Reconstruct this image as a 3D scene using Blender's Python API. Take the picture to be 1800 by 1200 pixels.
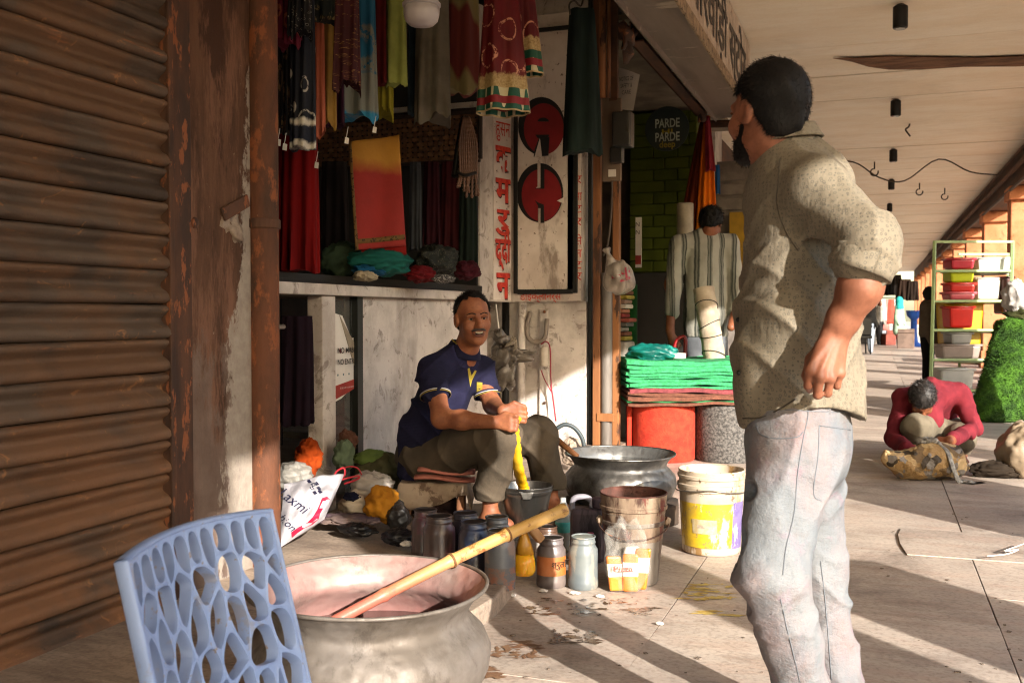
import bpy, math, random
import numpy as np
from mathutils import Vector, Matrix
from mathutils.bvhtree import BVHTree
from mathutils.geometry import tessellate_polygon
random.seed(7)
for o_ in list(bpy.data.objects): bpy.data.objects.remove(o_)
SC = bpy.context.scene
COL = SC.collection
# ---------------------------------------------------------------- camera
FOC, EYE = 1750.0, 1.08
PSI, TH = math.atan(640 / FOC), math.atan(48 / FOC)
CAM = np.array([0, 0, EYE])
RV = np.array([math.cos(PSI), math.sin(PSI), 0.0])
FH = np.array([-math.sin(PSI), math.cos(PSI), 0.0])
FV = FH * math.cos(TH) + np.array([0, 0, -math.sin(TH)])
UV = FH * math.sin(TH) + np.array([0, 0, math.cos(TH)])
cd = bpy.data.cameras.new('camera'); cam = bpy.data.objects.new('camera', cd); COL.objects.link(cam)
cd.sensor_width = 36; cd.lens = 36 * FOC / 1800; cd.clip_start = .05; cd.clip_end = 2000
cam.matrix_world = Matrix(((RV[0], UV[0], -FV[0], 0), (RV[1], UV[1], -FV[1], 0), (RV[2], UV[2], -FV[2], EYE), (0, 0, 0, 1)))
cd.dof.use_dof = True; cd.dof.focus_distance = 3.6; cd.dof.aperture_fstop = 7.0
SC.camera = cam
# ---------------------------------------------------------------- light
SUN_EL, SUN_STR, SKY_STR = math.radians(21), 3.1, 0.15
w = bpy.data.worlds.new('World'); SC.world = w; w.use_nodes = True
nt = w.node_tree; bg = nt.nodes['Background']; sky = nt.nodes.new('ShaderNodeTexSky')
sky.sky_type = 'NISHITA'; sky.sun_disc = False; sky.sun_elevation = SUN_EL; sky.sun_rotation = math.radians(135)
sky.air_density = 1.3; sky.dust_density = 2.0
nt.links.new(sky.outputs[0], bg.inputs[0]); bg.inputs[1].default_value = SKY_STR
sl = bpy.data.lights.new('sun', 'SUN'); sl.energy = SUN_STR; sl.angle = math.radians(.55); sl.color = (1, .935, .85)
so = bpy.data.objects.new('sun', sl); COL.objects.link(so)
LD = Vector((-math.cos(SUN_EL) * math.sqrt(.5), math.cos(SUN_EL) * math.sqrt(.5), -math.sin(SUN_EL)))
so.rotation_euler = LD.to_track_quat('-Z', 'Y').to_euler(); so.location = (8, -8, 6)
SC.view_settings.view_transform = 'Standard'; SC.view_settings.look = 'None'
SC.view_settings.exposure = 2.1; SC.view_settings.gamma = 1; SC.view_settings.use_curve_mapping = False
SC.render.engine = 'CYCLES'; SC.cycles.use_denoising = True; SC.cycles.max_bounces = 7; SC.cycles.diffuse_bounces = 4
SC.cycles.transparent_max_bounces = 12; SC.cycles.caustics_reflective = False; SC.cycles.caustics_refractive = False
SC.cycles.sample_clamp_indirect = 6; SC.cycles.filter_width = 1.1

# ---------------------------------------------------------------- where a pixel's ray meets a depth or a plane
def ray(u, v): return FV + RV * (u - 900) / FOC - UV * (v - 600) / FOC
def ad(u, v, d): return CAM + ray(u, v) * d
def ag(u, v, z=0.): r = ray(u, v); return CAM + r * ((z - EYE) / r[2])
def ax(u, v, x): r = ray(u, v); return CAM + r * (x / r[0])
def ay(u, v, y): r = ray(u, v); return CAM + r * (y / r[1])
def V3(p): return Vector((float(p[0]), float(p[1]), float(p[2])))

# ---------------------------------------------------------------- materials
def lin(c):
    if isinstance(c, str):
        c = [int(c[i:i + 2], 16) / 255 for i in (0, 2, 4)]
        c = [x / 12.92 if x <= .04045 else ((x + .055) / 1.055) ** 2.4 for x in c]
    return (c[0], c[1], c[2], 1)
class NT:
    def __init__(s, name):
        s.m = bpy.data.materials.new(name); s.m.use_nodes = True; s.t = s.m.node_tree; s.b = s.t.nodes['Principled BSDF']
        s.tc = s.n('ShaderNodeTexCoord'); oi = s.n('ShaderNodeObjectInfo'); mu = s.n('ShaderNodeMath', operation='MULTIPLY'); mu.inputs[1].default_value = 37.
        s.l(oi.outputs['Random'], mu.inputs[0]); ad_ = s.n('ShaderNodeVectorMath', operation='ADD')
        s.l(s.tc.outputs['Object'], ad_.inputs[0]); s.l(mu.outputs[0], ad_.inputs[1]); s.P = ad_.outputs[0]; s.obj = s.tc.outputs['Object']
    def n(s, t, **k):
        x = s.t.nodes.new(t)
        for a, b in k.items(): setattr(x, a, b)
        return x
    def l(s, a, b): s.t.links.new(a, b)
    def map(s, vec, scale=(1, 1, 1), loc=(0, 0, 0), rot=(0, 0, 0)):
        m = s.n('ShaderNodeMapping'); s.l(vec, m.inputs[0]); m.inputs[3].default_value = scale; m.inputs[1].default_value = loc; m.inputs[2].default_value = rot
        return m.outputs[0]
    def noise(s, scale, detail=6, rough=.6, stretch=None, vec=None, dist=0):
        v = vec or s.P
        if stretch: v = s.map(v, stretch)
        x = s.n('ShaderNodeTexNoise'); x.inputs['Scale'].default_value = scale; x.inputs['Detail'].default_value = detail; x.inputs['Roughness'].default_value = rough; x.inputs['Distortion'].default_value = dist
        s.l(v, x.inputs['Vector']); m = s.n('ShaderNodeMath', operation='MULTIPLY_ADD'); s.l(x.outputs[0], m.inputs[0]); m.inputs[1].default_value = 1.7; m.inputs[2].default_value = -.35; return m.outputs[0]
    def vor(s, scale, feature='F1', vec=None, rand=1, out=0):
        x = s.n('ShaderNodeTexVoronoi', feature=feature); x.inputs['Scale'].default_value = scale; x.inputs['Randomness'].default_value = rand
        s.l(vec or s.obj, x.inputs['Vector']); return x.outputs[out]
    def step(s, val, a, b):
        r = s.n('ShaderNodeMapRange'); r.inputs[1].default_value = a; r.inputs[2].default_value = b; s.l(val, r.inputs[0]); return r.outputs[0]
    def math(s, op, a, b=0.):
        x = s.n('ShaderNodeMath', operation=op)
        for i, q in enumerate((a, b)):
            if isinstance(q, (int, float)): x.inputs[i].default_value = q
            else: s.l(q, x.inputs[i])
        return x.outputs[0]
    def xyz(s, vec=None):
        x = s.n('ShaderNodeSeparateXYZ'); s.l(vec or s.obj, x.inputs[0]); return x.outputs
    def mix(s, fac, a, b, mode='MIX'):
        x = s.n('ShaderNodeMix', data_type='RGBA', blend_type=mode)
        for i, q in ((0, fac), (6, a), (7, b)):
            if isinstance(q, (int, float)): x.inputs[i].default_value = q
            elif isinstance(q, (tuple, list, str)): x.inputs[i].default_value = lin(q)
            else: s.l(q, x.inputs[i])
        return x.outputs[2]
    def col(s, c):
        if isinstance(c, (tuple, list, str)): s.b.inputs['Base Color'].default_value = lin(c)
        else: s.l(c, s.b.inputs['Base Color'])
    def bump(s, h, strength=.3, dist=.01, prev=None):
        x = s.n('ShaderNodeBump'); x.inputs['Strength'].default_value = strength; x.inputs['Distance'].default_value = dist; s.l(h, x.inputs['Height'])
        if prev: s.l(prev, x.inputs['Normal'])
        s.l(x.outputs[0], s.b.inputs['Normal']); return x.outputs[0]
    def set(s, **k):
        for a, b in k.items():
            i = s.b.inputs[a.replace('_', ' ')]
            if isinstance(b, (int, float, tuple)): i.default_value = b
            else: s.l(b, i)
        return s
MC = {}
def M(name, c, rough=.75, metal=0., c2=None, var=.35, scale=6, stretch=None, bump=.15, bscale=60, bdist=.004, stains=(), spec=.4, weave=0, **kw):
    if name in MC: return MC[name]
    t = NT(name); c = lin(c); c2 = lin(c2) if c2 else tuple(x * (1 - var) for x in c[:3]) + (1,)
    n1 = t.noise(scale, stretch=stretch); cc = t.mix(t.step(n1, .32, .68), c2, c)
    for (sc_, ssc, lo, hi, sst) in stains:
        cc = t.mix(t.step(t.noise(ssc, 8, .65, sst), lo, hi), cc, sc_)
    t.col(cc); t.set(Roughness=rough, Metallic=metal, Specular_IOR_Level=spec)
    if weave:
        q = t.xyz(); a = t.math('SINE', t.math('MULTIPLY', q[2], weave)); b2 = t.math('SINE', t.math('MULTIPLY', t.math('ADD', q[0], q[1]), weave))
        p = t.bump(t.math('ADD', a, b2), .25, .001); t.bump(t.noise(bscale, 5), bump, bdist, p)
    elif bump: t.bump(t.noise(bscale, 6, .65, stretch), bump, bdist)
    for a, b in kw.items(): t.b.inputs[a.replace('_', ' ')].default_value = b
    MC[name] = t.m; return t.m
def cloth(name, c, **k):
    k.setdefault('rough', .9); k.setdefault('var', .25); k.setdefault('bump', .25); k.setdefault('bscale', 35); k.setdefault('spec', .15)
    return M(name, c, **k)

# ---------------------------------------------------------------- meshes: every maker returns (verts, faces)
def join(*ms):
    Vs, Fs, o = [], [], 0
    for v, f in ms:
        v = np.asarray(v, float); Vs.append(v); Fs += [tuple(int(i) + o for i in q) for q in f]; o += len(v)
    return np.concatenate(Vs), Fs
BF = [(0, 3, 2, 1), (4, 5, 6, 7), (0, 1, 5, 4), (1, 2, 6, 5), (2, 3, 7, 6), (3, 0, 4, 7)]
def box(lo, hi, rot=None, at=None):
    x0, y0, z0 = lo; x1, y1, z1 = hi
    v = np.array([(x0, y0, z0), (x1, y0, z0), (x1, y1, z0), (x0, y1, z0), (x0, y0, z1), (x1, y0, z1), (x1, y1, z1), (x0, y1, z1)], float)
    if rot is not None: v = v @ np.array(rot).T
    if at is not None: v = v + np.array(at)
    return v, BF
def rz(a): return np.array([[math.cos(a), -math.sin(a), 0], [math.sin(a), math.cos(a), 0], [0, 0, 1.]])
def frame(d, up=(0, 0, 1)):
    d = np.array(d, float); d /= np.linalg.norm(d); a = np.cross(up, d)
    if np.linalg.norm(a) < 1e-4: a = np.cross((1, 0, 0), d)
    a /= np.linalg.norm(a); return a, np.cross(d, a), d
def beam(a, b, wd, ht, up=(0, 0, 1)):
    a, b = np.array(a, float), np.array(b, float); x, y, z = frame(b - a, up)
    v = [p + x * i * wd / 2 + y * j * ht / 2 for p in (a, b) for i, j in ((-1, -1), (1, -1), (1, 1), (-1, 1))]
    return np.array(v), [(0, 3, 2, 1), (4, 5, 6, 7), (0, 1, 5, 4), (1, 2, 6, 5), (2, 3, 7, 6), (3, 0, 4, 7)]
def tube(path, r, n=10, cap=True, flat=1.):
    P = [np.array(p, float) for p in path]; m = len(P); rs = [r] * m if isinstance(r, (int, float)) else list(r)
    Vs, Fs = [], []; a0 = None
    for i, p in enumerate(P):
        d = P[min(i + 1, m - 1)] - P[max(i - 1, 0)]; d = d / (np.linalg.norm(d) + 1e-9)
        if a0 is None: a = frame(d)[0]
        else:
            a = a0 - d * np.dot(a0, d); a = a / (np.linalg.norm(a) + 1e-9)
        a0 = a; b = np.cross(d, a)
        for k in range(n):
            t = 2 * math.pi * k / n; Vs.append(p + (a * math.cos(t) + b * math.sin(t) * flat) * rs[i])
    for i in range(m - 1):
        for k in range(n): Fs.append((i * n + k, i * n + (k + 1) % n, (i + 1) * n + (k + 1) % n, (i + 1) * n + k))
    if cap: Fs += [tuple(range(n))[::-1], tuple(range((m - 1) * n, m * n))]
    return np.array(Vs), Fs
def spline(pts, n=8):
    P = [np.array(p, float) for p in pts]; P = [2 * P[0] - P[1]] + P + [2 * P[-1] - P[-2]]; out = []
    for i in range(1, len(P) - 2):
        for k in range(n):
            t = k / n; a, b, c, d = P[i - 1:i + 3]
            out.append(.5 * (2 * b + (c - a) * t + (2 * a - 5 * b + 4 * c - d) * t * t + (3 * b - a - 3 * c + d) * t ** 3))
    out.append(P[-2]); return out
def lathe(prof, at=(0, 0, 0), n=40, wob=0, axis=None, seed=0, top=True):
    R = np.random.RandomState(seed); ph = R.rand(4) * 6.28; Vs, Fs = [], []
    fr = frame(axis) if axis is not None else (np.array([1., 0, 0]), np.array([0, 1., 0]), np.array([0, 0, 1.]))
    for i, (r, z) in enumerate(prof):
        for k in range(n):
            t = 2 * math.pi * k / n; q = 1 + wob * (math.sin(2 * t + ph[0]) + .6 * math.sin(3 * t + ph[1] + z * 9) + .4 * math.sin(7 * t + ph[2] + z * 30))
            Vs.append(np.array(at) + fr[0] * r * q * math.cos(t) + fr[1] * r * q * math.sin(t) + fr[2] * z)
    m = len(prof)
    for i in range(m - 1):
        for k in range(n): Fs.append((i * n + k, i * n + (k + 1) % n, (i + 1) * n + (k + 1) % n, (i + 1) * n + k))
    if prof[0][0] > 1e-4: Fs.append(tuple(range(n))[::-1])
    if top and prof[-1][0] > 1e-4: Fs.append(tuple(range((m - 1) * n, m * n)))
    return np.array(Vs), Fs
def sheet(fn, nu, nv):
    v = [fn(i / nu, j / nv) for j in range(nv + 1) for i in range(nu + 1)]; s = nu + 1
    return np.array(v, float), [(j * s + i, j * s + i + 1, (j + 1) * s + i + 1, (j + 1) * s + i) for j in range(nv) for i in range(nu)]
def extr(poly, org, X, Y, t):
    """polygon (2-D) in the frame org,X,Y given thickness t along X x Y"""
    X, Y = np.array(X, float), np.array(Y, float); N = np.cross(X, Y); N /= np.linalg.norm(N); n = len(poly)
    a = [np.array(org) + X * p[0] + Y * p[1] for p in poly]; v = np.array(a + [p + N * t for p in a])
    tri = tessellate_polygon([[Vector((p[0], p[1], 0)) for p in poly]])
    f = [tuple(q) for q in tri] + [tuple(i + n for i in q) for q in tri] + [(i, (i + 1) % n, (i + 1) % n + n, i + n) for i in range(n)]
    return v, f
def blob(c, r, n=14, wob=.15, seed=0, flat=None):
    """lumpy closed ball"""
    R = np.random.RandomState(seed); ph = R.rand(9) * 6.28; fr = R.rand(9, 3) * 5 - 2.5; Vs, Fs = [], []; r = np.array(r if hasattr(r, '__len__') else (r, r, r), float)
    for i in range(n + 1):
        t = math.pi * i / n
        for k in range(2 * n):
            p = math.pi * k / n; d = np.array([math.sin(t) * math.cos(p), math.sin(t) * math.sin(p), math.cos(t)])
            q = 1 + wob * sum(math.sin(fr[j] @ d * (1.2 + j * .35) + ph[j]) for j in range(9)) / 3
            z = np.array(c) + d * r * q
            if flat is not None: z[2] = max(z[2], flat)
            Vs.append(z)
    for i in range(n):
        for k in range(2 * n): Fs.append((i * 2 * n + k, (i + 1) * 2 * n + k, (i + 1) * 2 * n + (k + 1) % (2 * n), i * 2 * n + (k + 1) % (2 * n)))
    return np.array(Vs), Fs
def drape(top, bot, w0, w1, d0, d1, folds=5, amp=.3, n=64, m=26, seed=0, ragged=.01, sag=0., side=None, tw=0.):
    """cloth gathered into folds, a closed volume hanging from top to bot"""
    R = np.random.RandomState(seed); top, bot = np.array(top, float), np.array(bot, float); X = np.array(side if side is not None else RV, float); Yv = np.cross((0, 0, 1), X)
    ph = R.rand(6) * 6.28; Vs, Fs = [], []
    for j in range(m + 1):
        s = j / m; c = top + (bot - top) * s; wd = (w0 + (w1 - w0) * s ** .8) / 2; dp = (d0 + (d1 - d0) * s) / 2
        for k in range(n):
            t = 2 * math.pi * k / n + tw * s; q = 1 + amp * (.35 + .65 * s) * (1.5 * (1 - abs(math.sin(folds * .5 * t + ph[0] + .5 * math.sin(3 * s + ph[3])))) - .6 + .7 * math.sin((folds * 2 - 1) * t + ph[1] + 1.2 * s)) * .8
            z = c + X * math.cos(t) * wd * (1 + .12 * (q - 1)) + Yv * math.sin(t) * dp * q + X * sag * math.sin(3.14 * s)
            if j == m: z = z + np.array([0, 0, ragged * (.7 * math.sin(2 * t + ph[2]) + .45 * math.sin(5 * t + ph[4]) + .2 * math.sin(13 * t + ph[5]))])
            Vs.append(z)
    for j in range(m):
        for k in range(n): Fs.append((j * n + k, (j + 1) * n + k, (j + 1) * n + (k + 1) % n, j * n + (k + 1) % n))
    Fs += [tuple(range(n)), tuple(range(m * n, (m + 1) * n))[::-1]]
    return np.array(Vs), Fs

# ---------------------------------------------------------------- objects
def mesh_obj(name, vf, mat, parent=None, loc=None, smooth=False, bevel=0., solid=0., auto=None, sub=0):
    v, f = vf; v = np.asarray(v, float)
    if parent is not None: loc = np.array(parent['_w'])
    elif loc is None: loc = np.array([(v[:, 0].min() + v[:, 0].max()) / 2, (v[:, 1].min() + v[:, 1].max()) / 2, v[:, 2].min()])
    me = bpy.data.meshes.new(name); me.from_pydata([tuple(p) for p in (v - loc)], [], [tuple(q) for q in f]); me.update()
    for mm in (mat if isinstance(mat, (list, tuple)) else [mat]): me.materials.append(mm)
    if smooth:
        me.polygons.foreach_set('use_smooth', [True] * len(me.polygons))
        if auto: me.set_sharp_from_angle(angle=math.radians(auto))
    o = bpy.data.objects.new(name, me); COL.objects.link(o)
    if parent is not None: o.parent = parent; o['_w'] = [float(x) for x in loc]
    else: o.location = loc; o['_w'] = [float(x) for x in loc]
    if bevel: b = o.modifiers.new('b', 'BEVEL'); b.width = bevel; b.segments = 2; b.limit_method = 'ANGLE'; b.angle_limit = math.radians(40)
    if solid: b = o.modifiers.new('s', 'SOLIDIFY'); b.thickness = solid; b.offset = 0
    if sub: b = o.modifiers.new('u', 'SUBSURF'); b.levels = sub; b.render_levels = sub
    return o
def tag(o, label, cat, group=None, kind=None):
    o['label'] = label; o['category'] = cat
    if group: o['group'] = group
    if kind: o['kind'] = kind
    return o
def thing(name, label, cat, loc, group=None):
    o = bpy.data.objects.new(name, None); COL.objects.link(o); o.empty_display_size = .05
    o.location = V3(loc); o['_w'] = [float(x) for x in loc]; tag(o, label, cat, group); return o
def struct(name, vf, mat, **k): o = mesh_obj(name, vf, mat, **k); o['kind'] = 'structure'; return o
def text(s, org, X, Y, size, mat, parent, name='lettering', depth=.003, align='CENTER', bold=0., width=None):
    c = bpy.data.curves.new('t', 'FONT'); c.body = s; c.size = 1; c.align_x = align; c.offset = bold; c.resolution_u = 3
    o = bpy.data.objects.new('t', c); COL.objects.link(o); dg = bpy.context.evaluated_depsgraph_get(); dg.update()
    me = bpy.data.meshes.new_from_object(o.evaluated_get(dg)); bpy.data.objects.remove(o)
    X = np.array(X, float); Y = np.array(Y, float); N = np.cross(X, Y); v = np.array([p.co[:] for p in me.vertices]).reshape(-1, 3); f = [tuple(p.vertices) for p in me.polygons]
    if not len(v): return None
    sx = size
    if width: sx = width / max(1e-6, v[:, 0].max() - v[:, 0].min())
    q = np.array(org) + v[:, :1] * X * sx + v[:, 1:2] * Y * size + N * depth
    return mesh_obj(name, (q, f), mat, parent)

# ---------------------------------------------------------------- distance-field bodies (one continuous skin)
def nets(D, lo, h):
    nx, ny, nz = D.shape; S = D < 0; cnt = np.zeros((nx - 1, ny - 1, nz - 1), np.float32); acc = np.zeros((nx - 1, ny - 1, nz - 1, 3), np.float32)
    cr = [(0, 0, 0), (1, 0, 0), (0, 1, 0), (1, 1, 0), (0, 0, 1), (1, 0, 1), (0, 1, 1), (1, 1, 1)]
    def sl_(c): return tuple(slice(a, a + n - 1) for a, n in zip(c, (nx, ny, nz)))
    any_ = np.zeros(cnt.shape, bool); all_ = np.ones(cnt.shape, bool)
    for c in cr: s = S[sl_(c)]; any_ |= s; all_ &= s
    idx = np.argwhere(any_ & ~all_); i, j, k = idx.T
    val = np.stack([D[i + a, j + b, k + c] for a, b, c in cr], 1); pos = np.zeros((len(idx), 3)); n_ = np.zeros(len(idx))
    for p in range(8):
        for q in range(p + 1, 8):
            if sum(abs(x - y) for x, y in zip(cr[p], cr[q])) != 1: continue
            x = (val[:, p] < 0) != (val[:, q] < 0); t = np.where(x, val[:, p] / (val[:, p] - val[:, q] + 1e-12), 0)
            e = np.array(cr[p]) + t[:, None] * (np.array(cr[q]) - np.array(cr[p])); pos += e * x[:, None]; n_ += x
    vert = (idx + pos / n_[:, None]) * h + np.array(lo); vid = -np.ones(cnt.shape, int); vid[i, j, k] = np.arange(len(idx)); Fs = []
    for a in range(3):
        A = S[tuple(slice(0, -1) if b == a else slice(1, -1) for b in range(3))]; B = S[tuple(slice(1, None) if b == a else slice(1, -1) for b in range(3))]
        e = np.argwhere(A != B); off = np.array([0 if b == a else 1 for b in range(3)]); e0 = e + off; b_, c_ = (a + 1) % 3, (a + 2) % 3
        def vi(db, dc):
            z = e0.copy(); z[:, b_] -= db; z[:, c_] -= dc; return vid[z[:, 0], z[:, 1], z[:, 2]]
        q = np.stack([vi(1, 1), vi(0, 1), vi(0, 0), vi(1, 0)], 1); fl = ~A[tuple(e.T)]; q[fl] = q[fl][:, ::-1]; Fs.append(q)
    return vert, np.concatenate(Fs)
class SDF:
    def __init__(s, lo, hi, h):
        s.lo = np.array(lo, float); s.h = h; s.n = np.ceil((np.array(hi, float) - s.lo) / h).astype(int) + 1
        s.ax = [(s.lo[i] + np.arange(s.n[i]) * h).astype(np.float32) for i in range(3)]; s.D = np.full(s.n, .2, np.float32)
    def _do(s, lo, hi, fn, k, cut):
        pad = k + s.h * 3; a = np.clip(np.floor((np.array(lo) - pad - s.lo) / s.h).astype(int), 0, s.n); b = np.clip(np.ceil((np.array(hi) + pad - s.lo) / s.h).astype(int) + 1, 0, s.n)
        if (b <= a).any(): return
        x = s.ax[0][a[0]:b[0], None, None]; y = s.ax[1][None, a[1]:b[1], None]; z = s.ax[2][None, None, a[2]:b[2]]; d = fn(x, y, z); S = (slice(a[0], b[0]), slice(a[1], b[1]), slice(a[2], b[2])); D = s.D[S]
        if cut: d = -d; H = np.maximum(k - abs(D - d), 0) / k; s.D[S] = np.maximum(D, d) + H * H * k / 4
        else: H = np.maximum(k - abs(D - d), 0) / k; s.D[S] = np.minimum(D, d) - H * H * k / 4
    def cone(s, a, b, ra, rb, k=.02, n=None, fl=1., cut=False):
        a, b = np.array(a, float), np.array(b, float); ab = b - a; L = ab @ ab + 1e-12; R = max(ra, rb) / min(1, fl)
        def fn(x, y, z):
            px, py, pz = x - a[0], y - a[1], z - a[2]; t = np.clip((px * ab[0] + py * ab[1] + pz * ab[2]) / L, 0, 1); qx, qy, qz = px - t * ab[0], py - t * ab[1], pz - t * ab[2]
            if n is not None: m = (qx * n[0] + qy * n[1] + qz * n[2]) * (fl - 1); qx, qy, qz = qx + m * n[0], qy + m * n[1], qz + m * n[2]
            return np.sqrt(qx * qx + qy * qy + qz * qz) - (ra + t * (rb - ra))
        s._do(np.minimum(a, b) - R, np.maximum(a, b) + R, fn, k, cut); return s
    def ell(s, c, r, B=None, k=.02, cut=False):
        c = np.array(c, float); r = np.array(r, float); B = np.eye(3) if B is None else np.array(B, float); m = r.max()
        def fn(x, y, z):
            px, py, pz = x - c[0], y - c[1], z - c[2]; q = 0; g = 0
            for i in range(3): t = (px * B[i][0] + py * B[i][1] + pz * B[i][2]); q = q + (t / r[i]) ** 2; g = g + (t / r[i] ** 2) ** 2
            q = np.sqrt(q); return q * (q - 1) / np.sqrt(g + 1e-9)
        s._do(c - m, c + m, fn, k, cut); return s
    def warp(s, fn):
        x, y, z = s.ax[0][:, None, None], s.ax[1][None, :, None], s.ax[2][None, None, :]; s.D = s.D + fn(x, y, z).astype(np.float32); return s
    def keep(s, fn):
        x, y, z = s.ax[0][:, None, None], s.ax[1][None, :, None], s.ax[2][None, None, :]; s.D = np.maximum(s.D, fn(x, y, z).astype(np.float32)); return s
    def mesh(s): return nets(s.D, s.lo, s.h)
def bvh(vf): return BVHTree.FromPolygons([tuple(p) for p in vf[0]], [tuple(int(i) for i in q) for q in vf[1]])
def hit(B, u, v):
    r = ray(u, v); r = r / np.linalg.norm(r); h_ = B.ray_cast(V3(CAM), V3(r))
    return (np.array(h_[0]), np.array(h_[1])) if h_[0] is not None else (None, None)
def seam(B, px, off=.001, n=6):
    out = []
    for u, v in spline([(a, b, 0) for a, b in px], n)[:] if False else [(p[0], p[1]) for p in spline([(a, b, 0) for a, b in px], n)]:
        p, q = hit(B, u, v)
        if p is not None: out.append(p + q * off)
    return out
# ================================================================ setting
def stone_mat(name, a, b, c, bumps=.25, wet=False, dirt=1.):
    t = NT(name); n1 = t.noise(2.2, 8, .66, (.5, 1, 1)); n2 = t.noise(9, 9, .75, (.28, 1, 1)); n3 = t.noise(60, 4, .6)
    cc = t.mix(t.step(n1, .3, .7), a, b); cc = t.mix(t.math('MULTIPLY', t.step(n2, .45, .8), .75 * (.4 + .6 * dirt)), cc, c); cc = t.mix(t.math('MULTIPLY', t.step(n3, .45, .8), .35 * dirt), cc, '4a3a30'); cc = t.mix(t.math('MULTIPLY', t.step(t.noise(3.6, 10, .78, (.5, 1, 1)), .52, .8), .55 * dirt), cc, '5e4c40')
    cc = t.mix(t.step(t.noise(1.1, 9, .72, dist=.6), .58, .85), cc, t.mix(.6 * dirt, cc, '3a2c26')); t.col(cc)
    t.set(Roughness=t.step(t.noise(5, 5), .2, .9) if wet else .7, Specular_IOR_Level=.45)
    if wet: t.set(Roughness=t.math('ADD', t.math('MULTIPLY', n1, .35), .34))
    p = t.bump(n2, bumps, .012); t.bump(n3, .2, .003, p); return t.m
FLOOR = stone_mat('sandstone', 'b7aa9d', '9c9085', 'a78f80', .22, True)
PLINTH = stone_mat('concrete', 'a89684', '86776a', '6a5b50', .35)
CEIL = stone_mat('limewash', 'efe6d6', 'e6d8c2', 'e2d0b6', .12, False, .18)
def wall_mat(name, a, b, dirt, red=None):
    t = NT(name); n1 = t.noise(3, 8, .65); cc = t.mix(t.step(n1, .35, .65), a, b)
    cc = t.mix(t.step(t.noise(7, 9, .72, dist=.8), .6, .72), cc, t.mix(.6, cc, dirt)); cc = t.mix(t.step(t.noise(26, 6, .7), .76, .84), cc, dirt)
    cc = t.mix(t.math('MULTIPLY', t.step(t.noise(1.6, 8, .7, (1, 1, .35)), .5, .75), .45), cc, dirt)
    if red: cc = t.mix(t.math('MULTIPLY', t.step(t.noise(11, 9, .75, (.5, .5, 1)), .72, .8), .6), cc, red)
    t.col(cc); t.set(Roughness=.85, Specular_IOR_Level=.2); p = t.bump(n1, .2, .02); t.bump(t.noise(45, 7, .7), .35, .004, p); return t.m
WHITEWALL = wall_mat('stained_whitewash', 'c6beb8', 'aca49e', '5f5048', '6f4a40')
WHITEWOOD = wall_mat('old_white_paint', 'c4bbb4', 'aaa098', '65564c')
DARKWALL = M('sooty_plaster', '3b322c', .95, var=.4, scale=3, bump=.3)
INNER = M('dim_interior_paint', '4a4038', .9, var=.4)
# ground that runs on under everything and out to the street
struct('ground', box((-60, -40, -.3), (60, 160, -.03)), M('street_dust', 'a8967f', .95, var=.2, scale=.8))
pav = bpy.data.objects.new('pavement', None); COL.objects.link(pav); pav['kind'] = 'structure'; pav['_w'] = [0, 0, 0]
R = np.random.RandomState(3); XS = [-3.4, -1.81, -.70, .41, 1.52, 2.75]
for ci in range(5):
    y = -6 + R.rand() * .8; cuts = {2: 5.33, 3: 5.35}.get(ci)
    while y < 34:
        ln = .9 + R.rand() * 1.5
        if y < 3.8 < y + ln and ci in (1, 2): ln = 3.8 - y + .002
        x0, x1 = XS[ci] + .0012, XS[ci + 1] - .0012; dz = R.rand() * .004; j = R.rand(8) * .006 - .003; h = -.05
        v = np.array([(x0 + j[0], y + j[1], h), (x1 + j[2], y + j[3], h), (x1 + j[4], y + ln - .0024 + j[5], h), (x0 + j[6], y + ln - .0024 + j[7], h)]); t_ = v.copy(); t_[:, 2] = dz - .004
        mesh_obj('paving_slab', (np.concatenate([v, t_]), BF), FLOOR, pav, bevel=.0016); y += ln
for o_ in pav.children: o_['_w'] = [0, 0, 0]
struct('pavement_bed', box((-3.5, -8, -.06), (2.8, 160, -.03)), M('joint_dirt', '4a3e35', .95)).location.z -= 0
struct('far_pavement', box((-3.5, 33, -.029), (2.8, 160, -.004)), FLOOR)
# raised plinth the dyer works on, broken at its corner
pl = [(-5, -6), (-1.30, -6), (-1.28, 1.2), (-1.31, 2.6), (-1.27, 3.3), (-1.30, 3.55), (-1.38, 3.70), (-1.56, 3.78), (-1.62, 4.2), (-1.6, 5.2), (-1.72, 6.4), (-1.7, 7.0), (-5, 7.0)]
struct('plinth', extr(pl, (0, 0, 0), (1, 0, 0), (0, 1, 0), .07), PLINTH, bevel=.012)
# trench cover that stands a little proud, its end broken
tc = thing('trench_cover', 'long raised stone cover strip with a broken end set into the paving', 'stone slab', (.6, 5.05, 0))
mesh_obj('cover_slab', extr([(.14, 4.78), (2.3, 4.84), (2.3, 5.33), (.13, 5.36), (.11, 5.2), (.115, 5.0)], (0, 0, 0), (1, 0, 0), (0, 1, 0), .005), FLOOR, tc, bevel=.002)
# ceiling of long stone slabs
ce = bpy.data.objects.new('ceiling', None); COL.objects.link(ce); ce['kind'] = 'structure'; ce['_w'] = [0, 0, 0]
y = -6.2; ZC = 3.57
while y < 62:
    ln = 1.236
    mesh_obj('ceiling_slab', box((-2.72, y + .011, ZC + R.rand() * .02), (2.75, y + ln - .006, ZC + .2)), CEIL, ce, bevel=.006); y += ln
struct('upper_floor', box((-6, -6.3, ZC + .14), (2.8, 62, ZC + .5)), DARKWALL)
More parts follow.
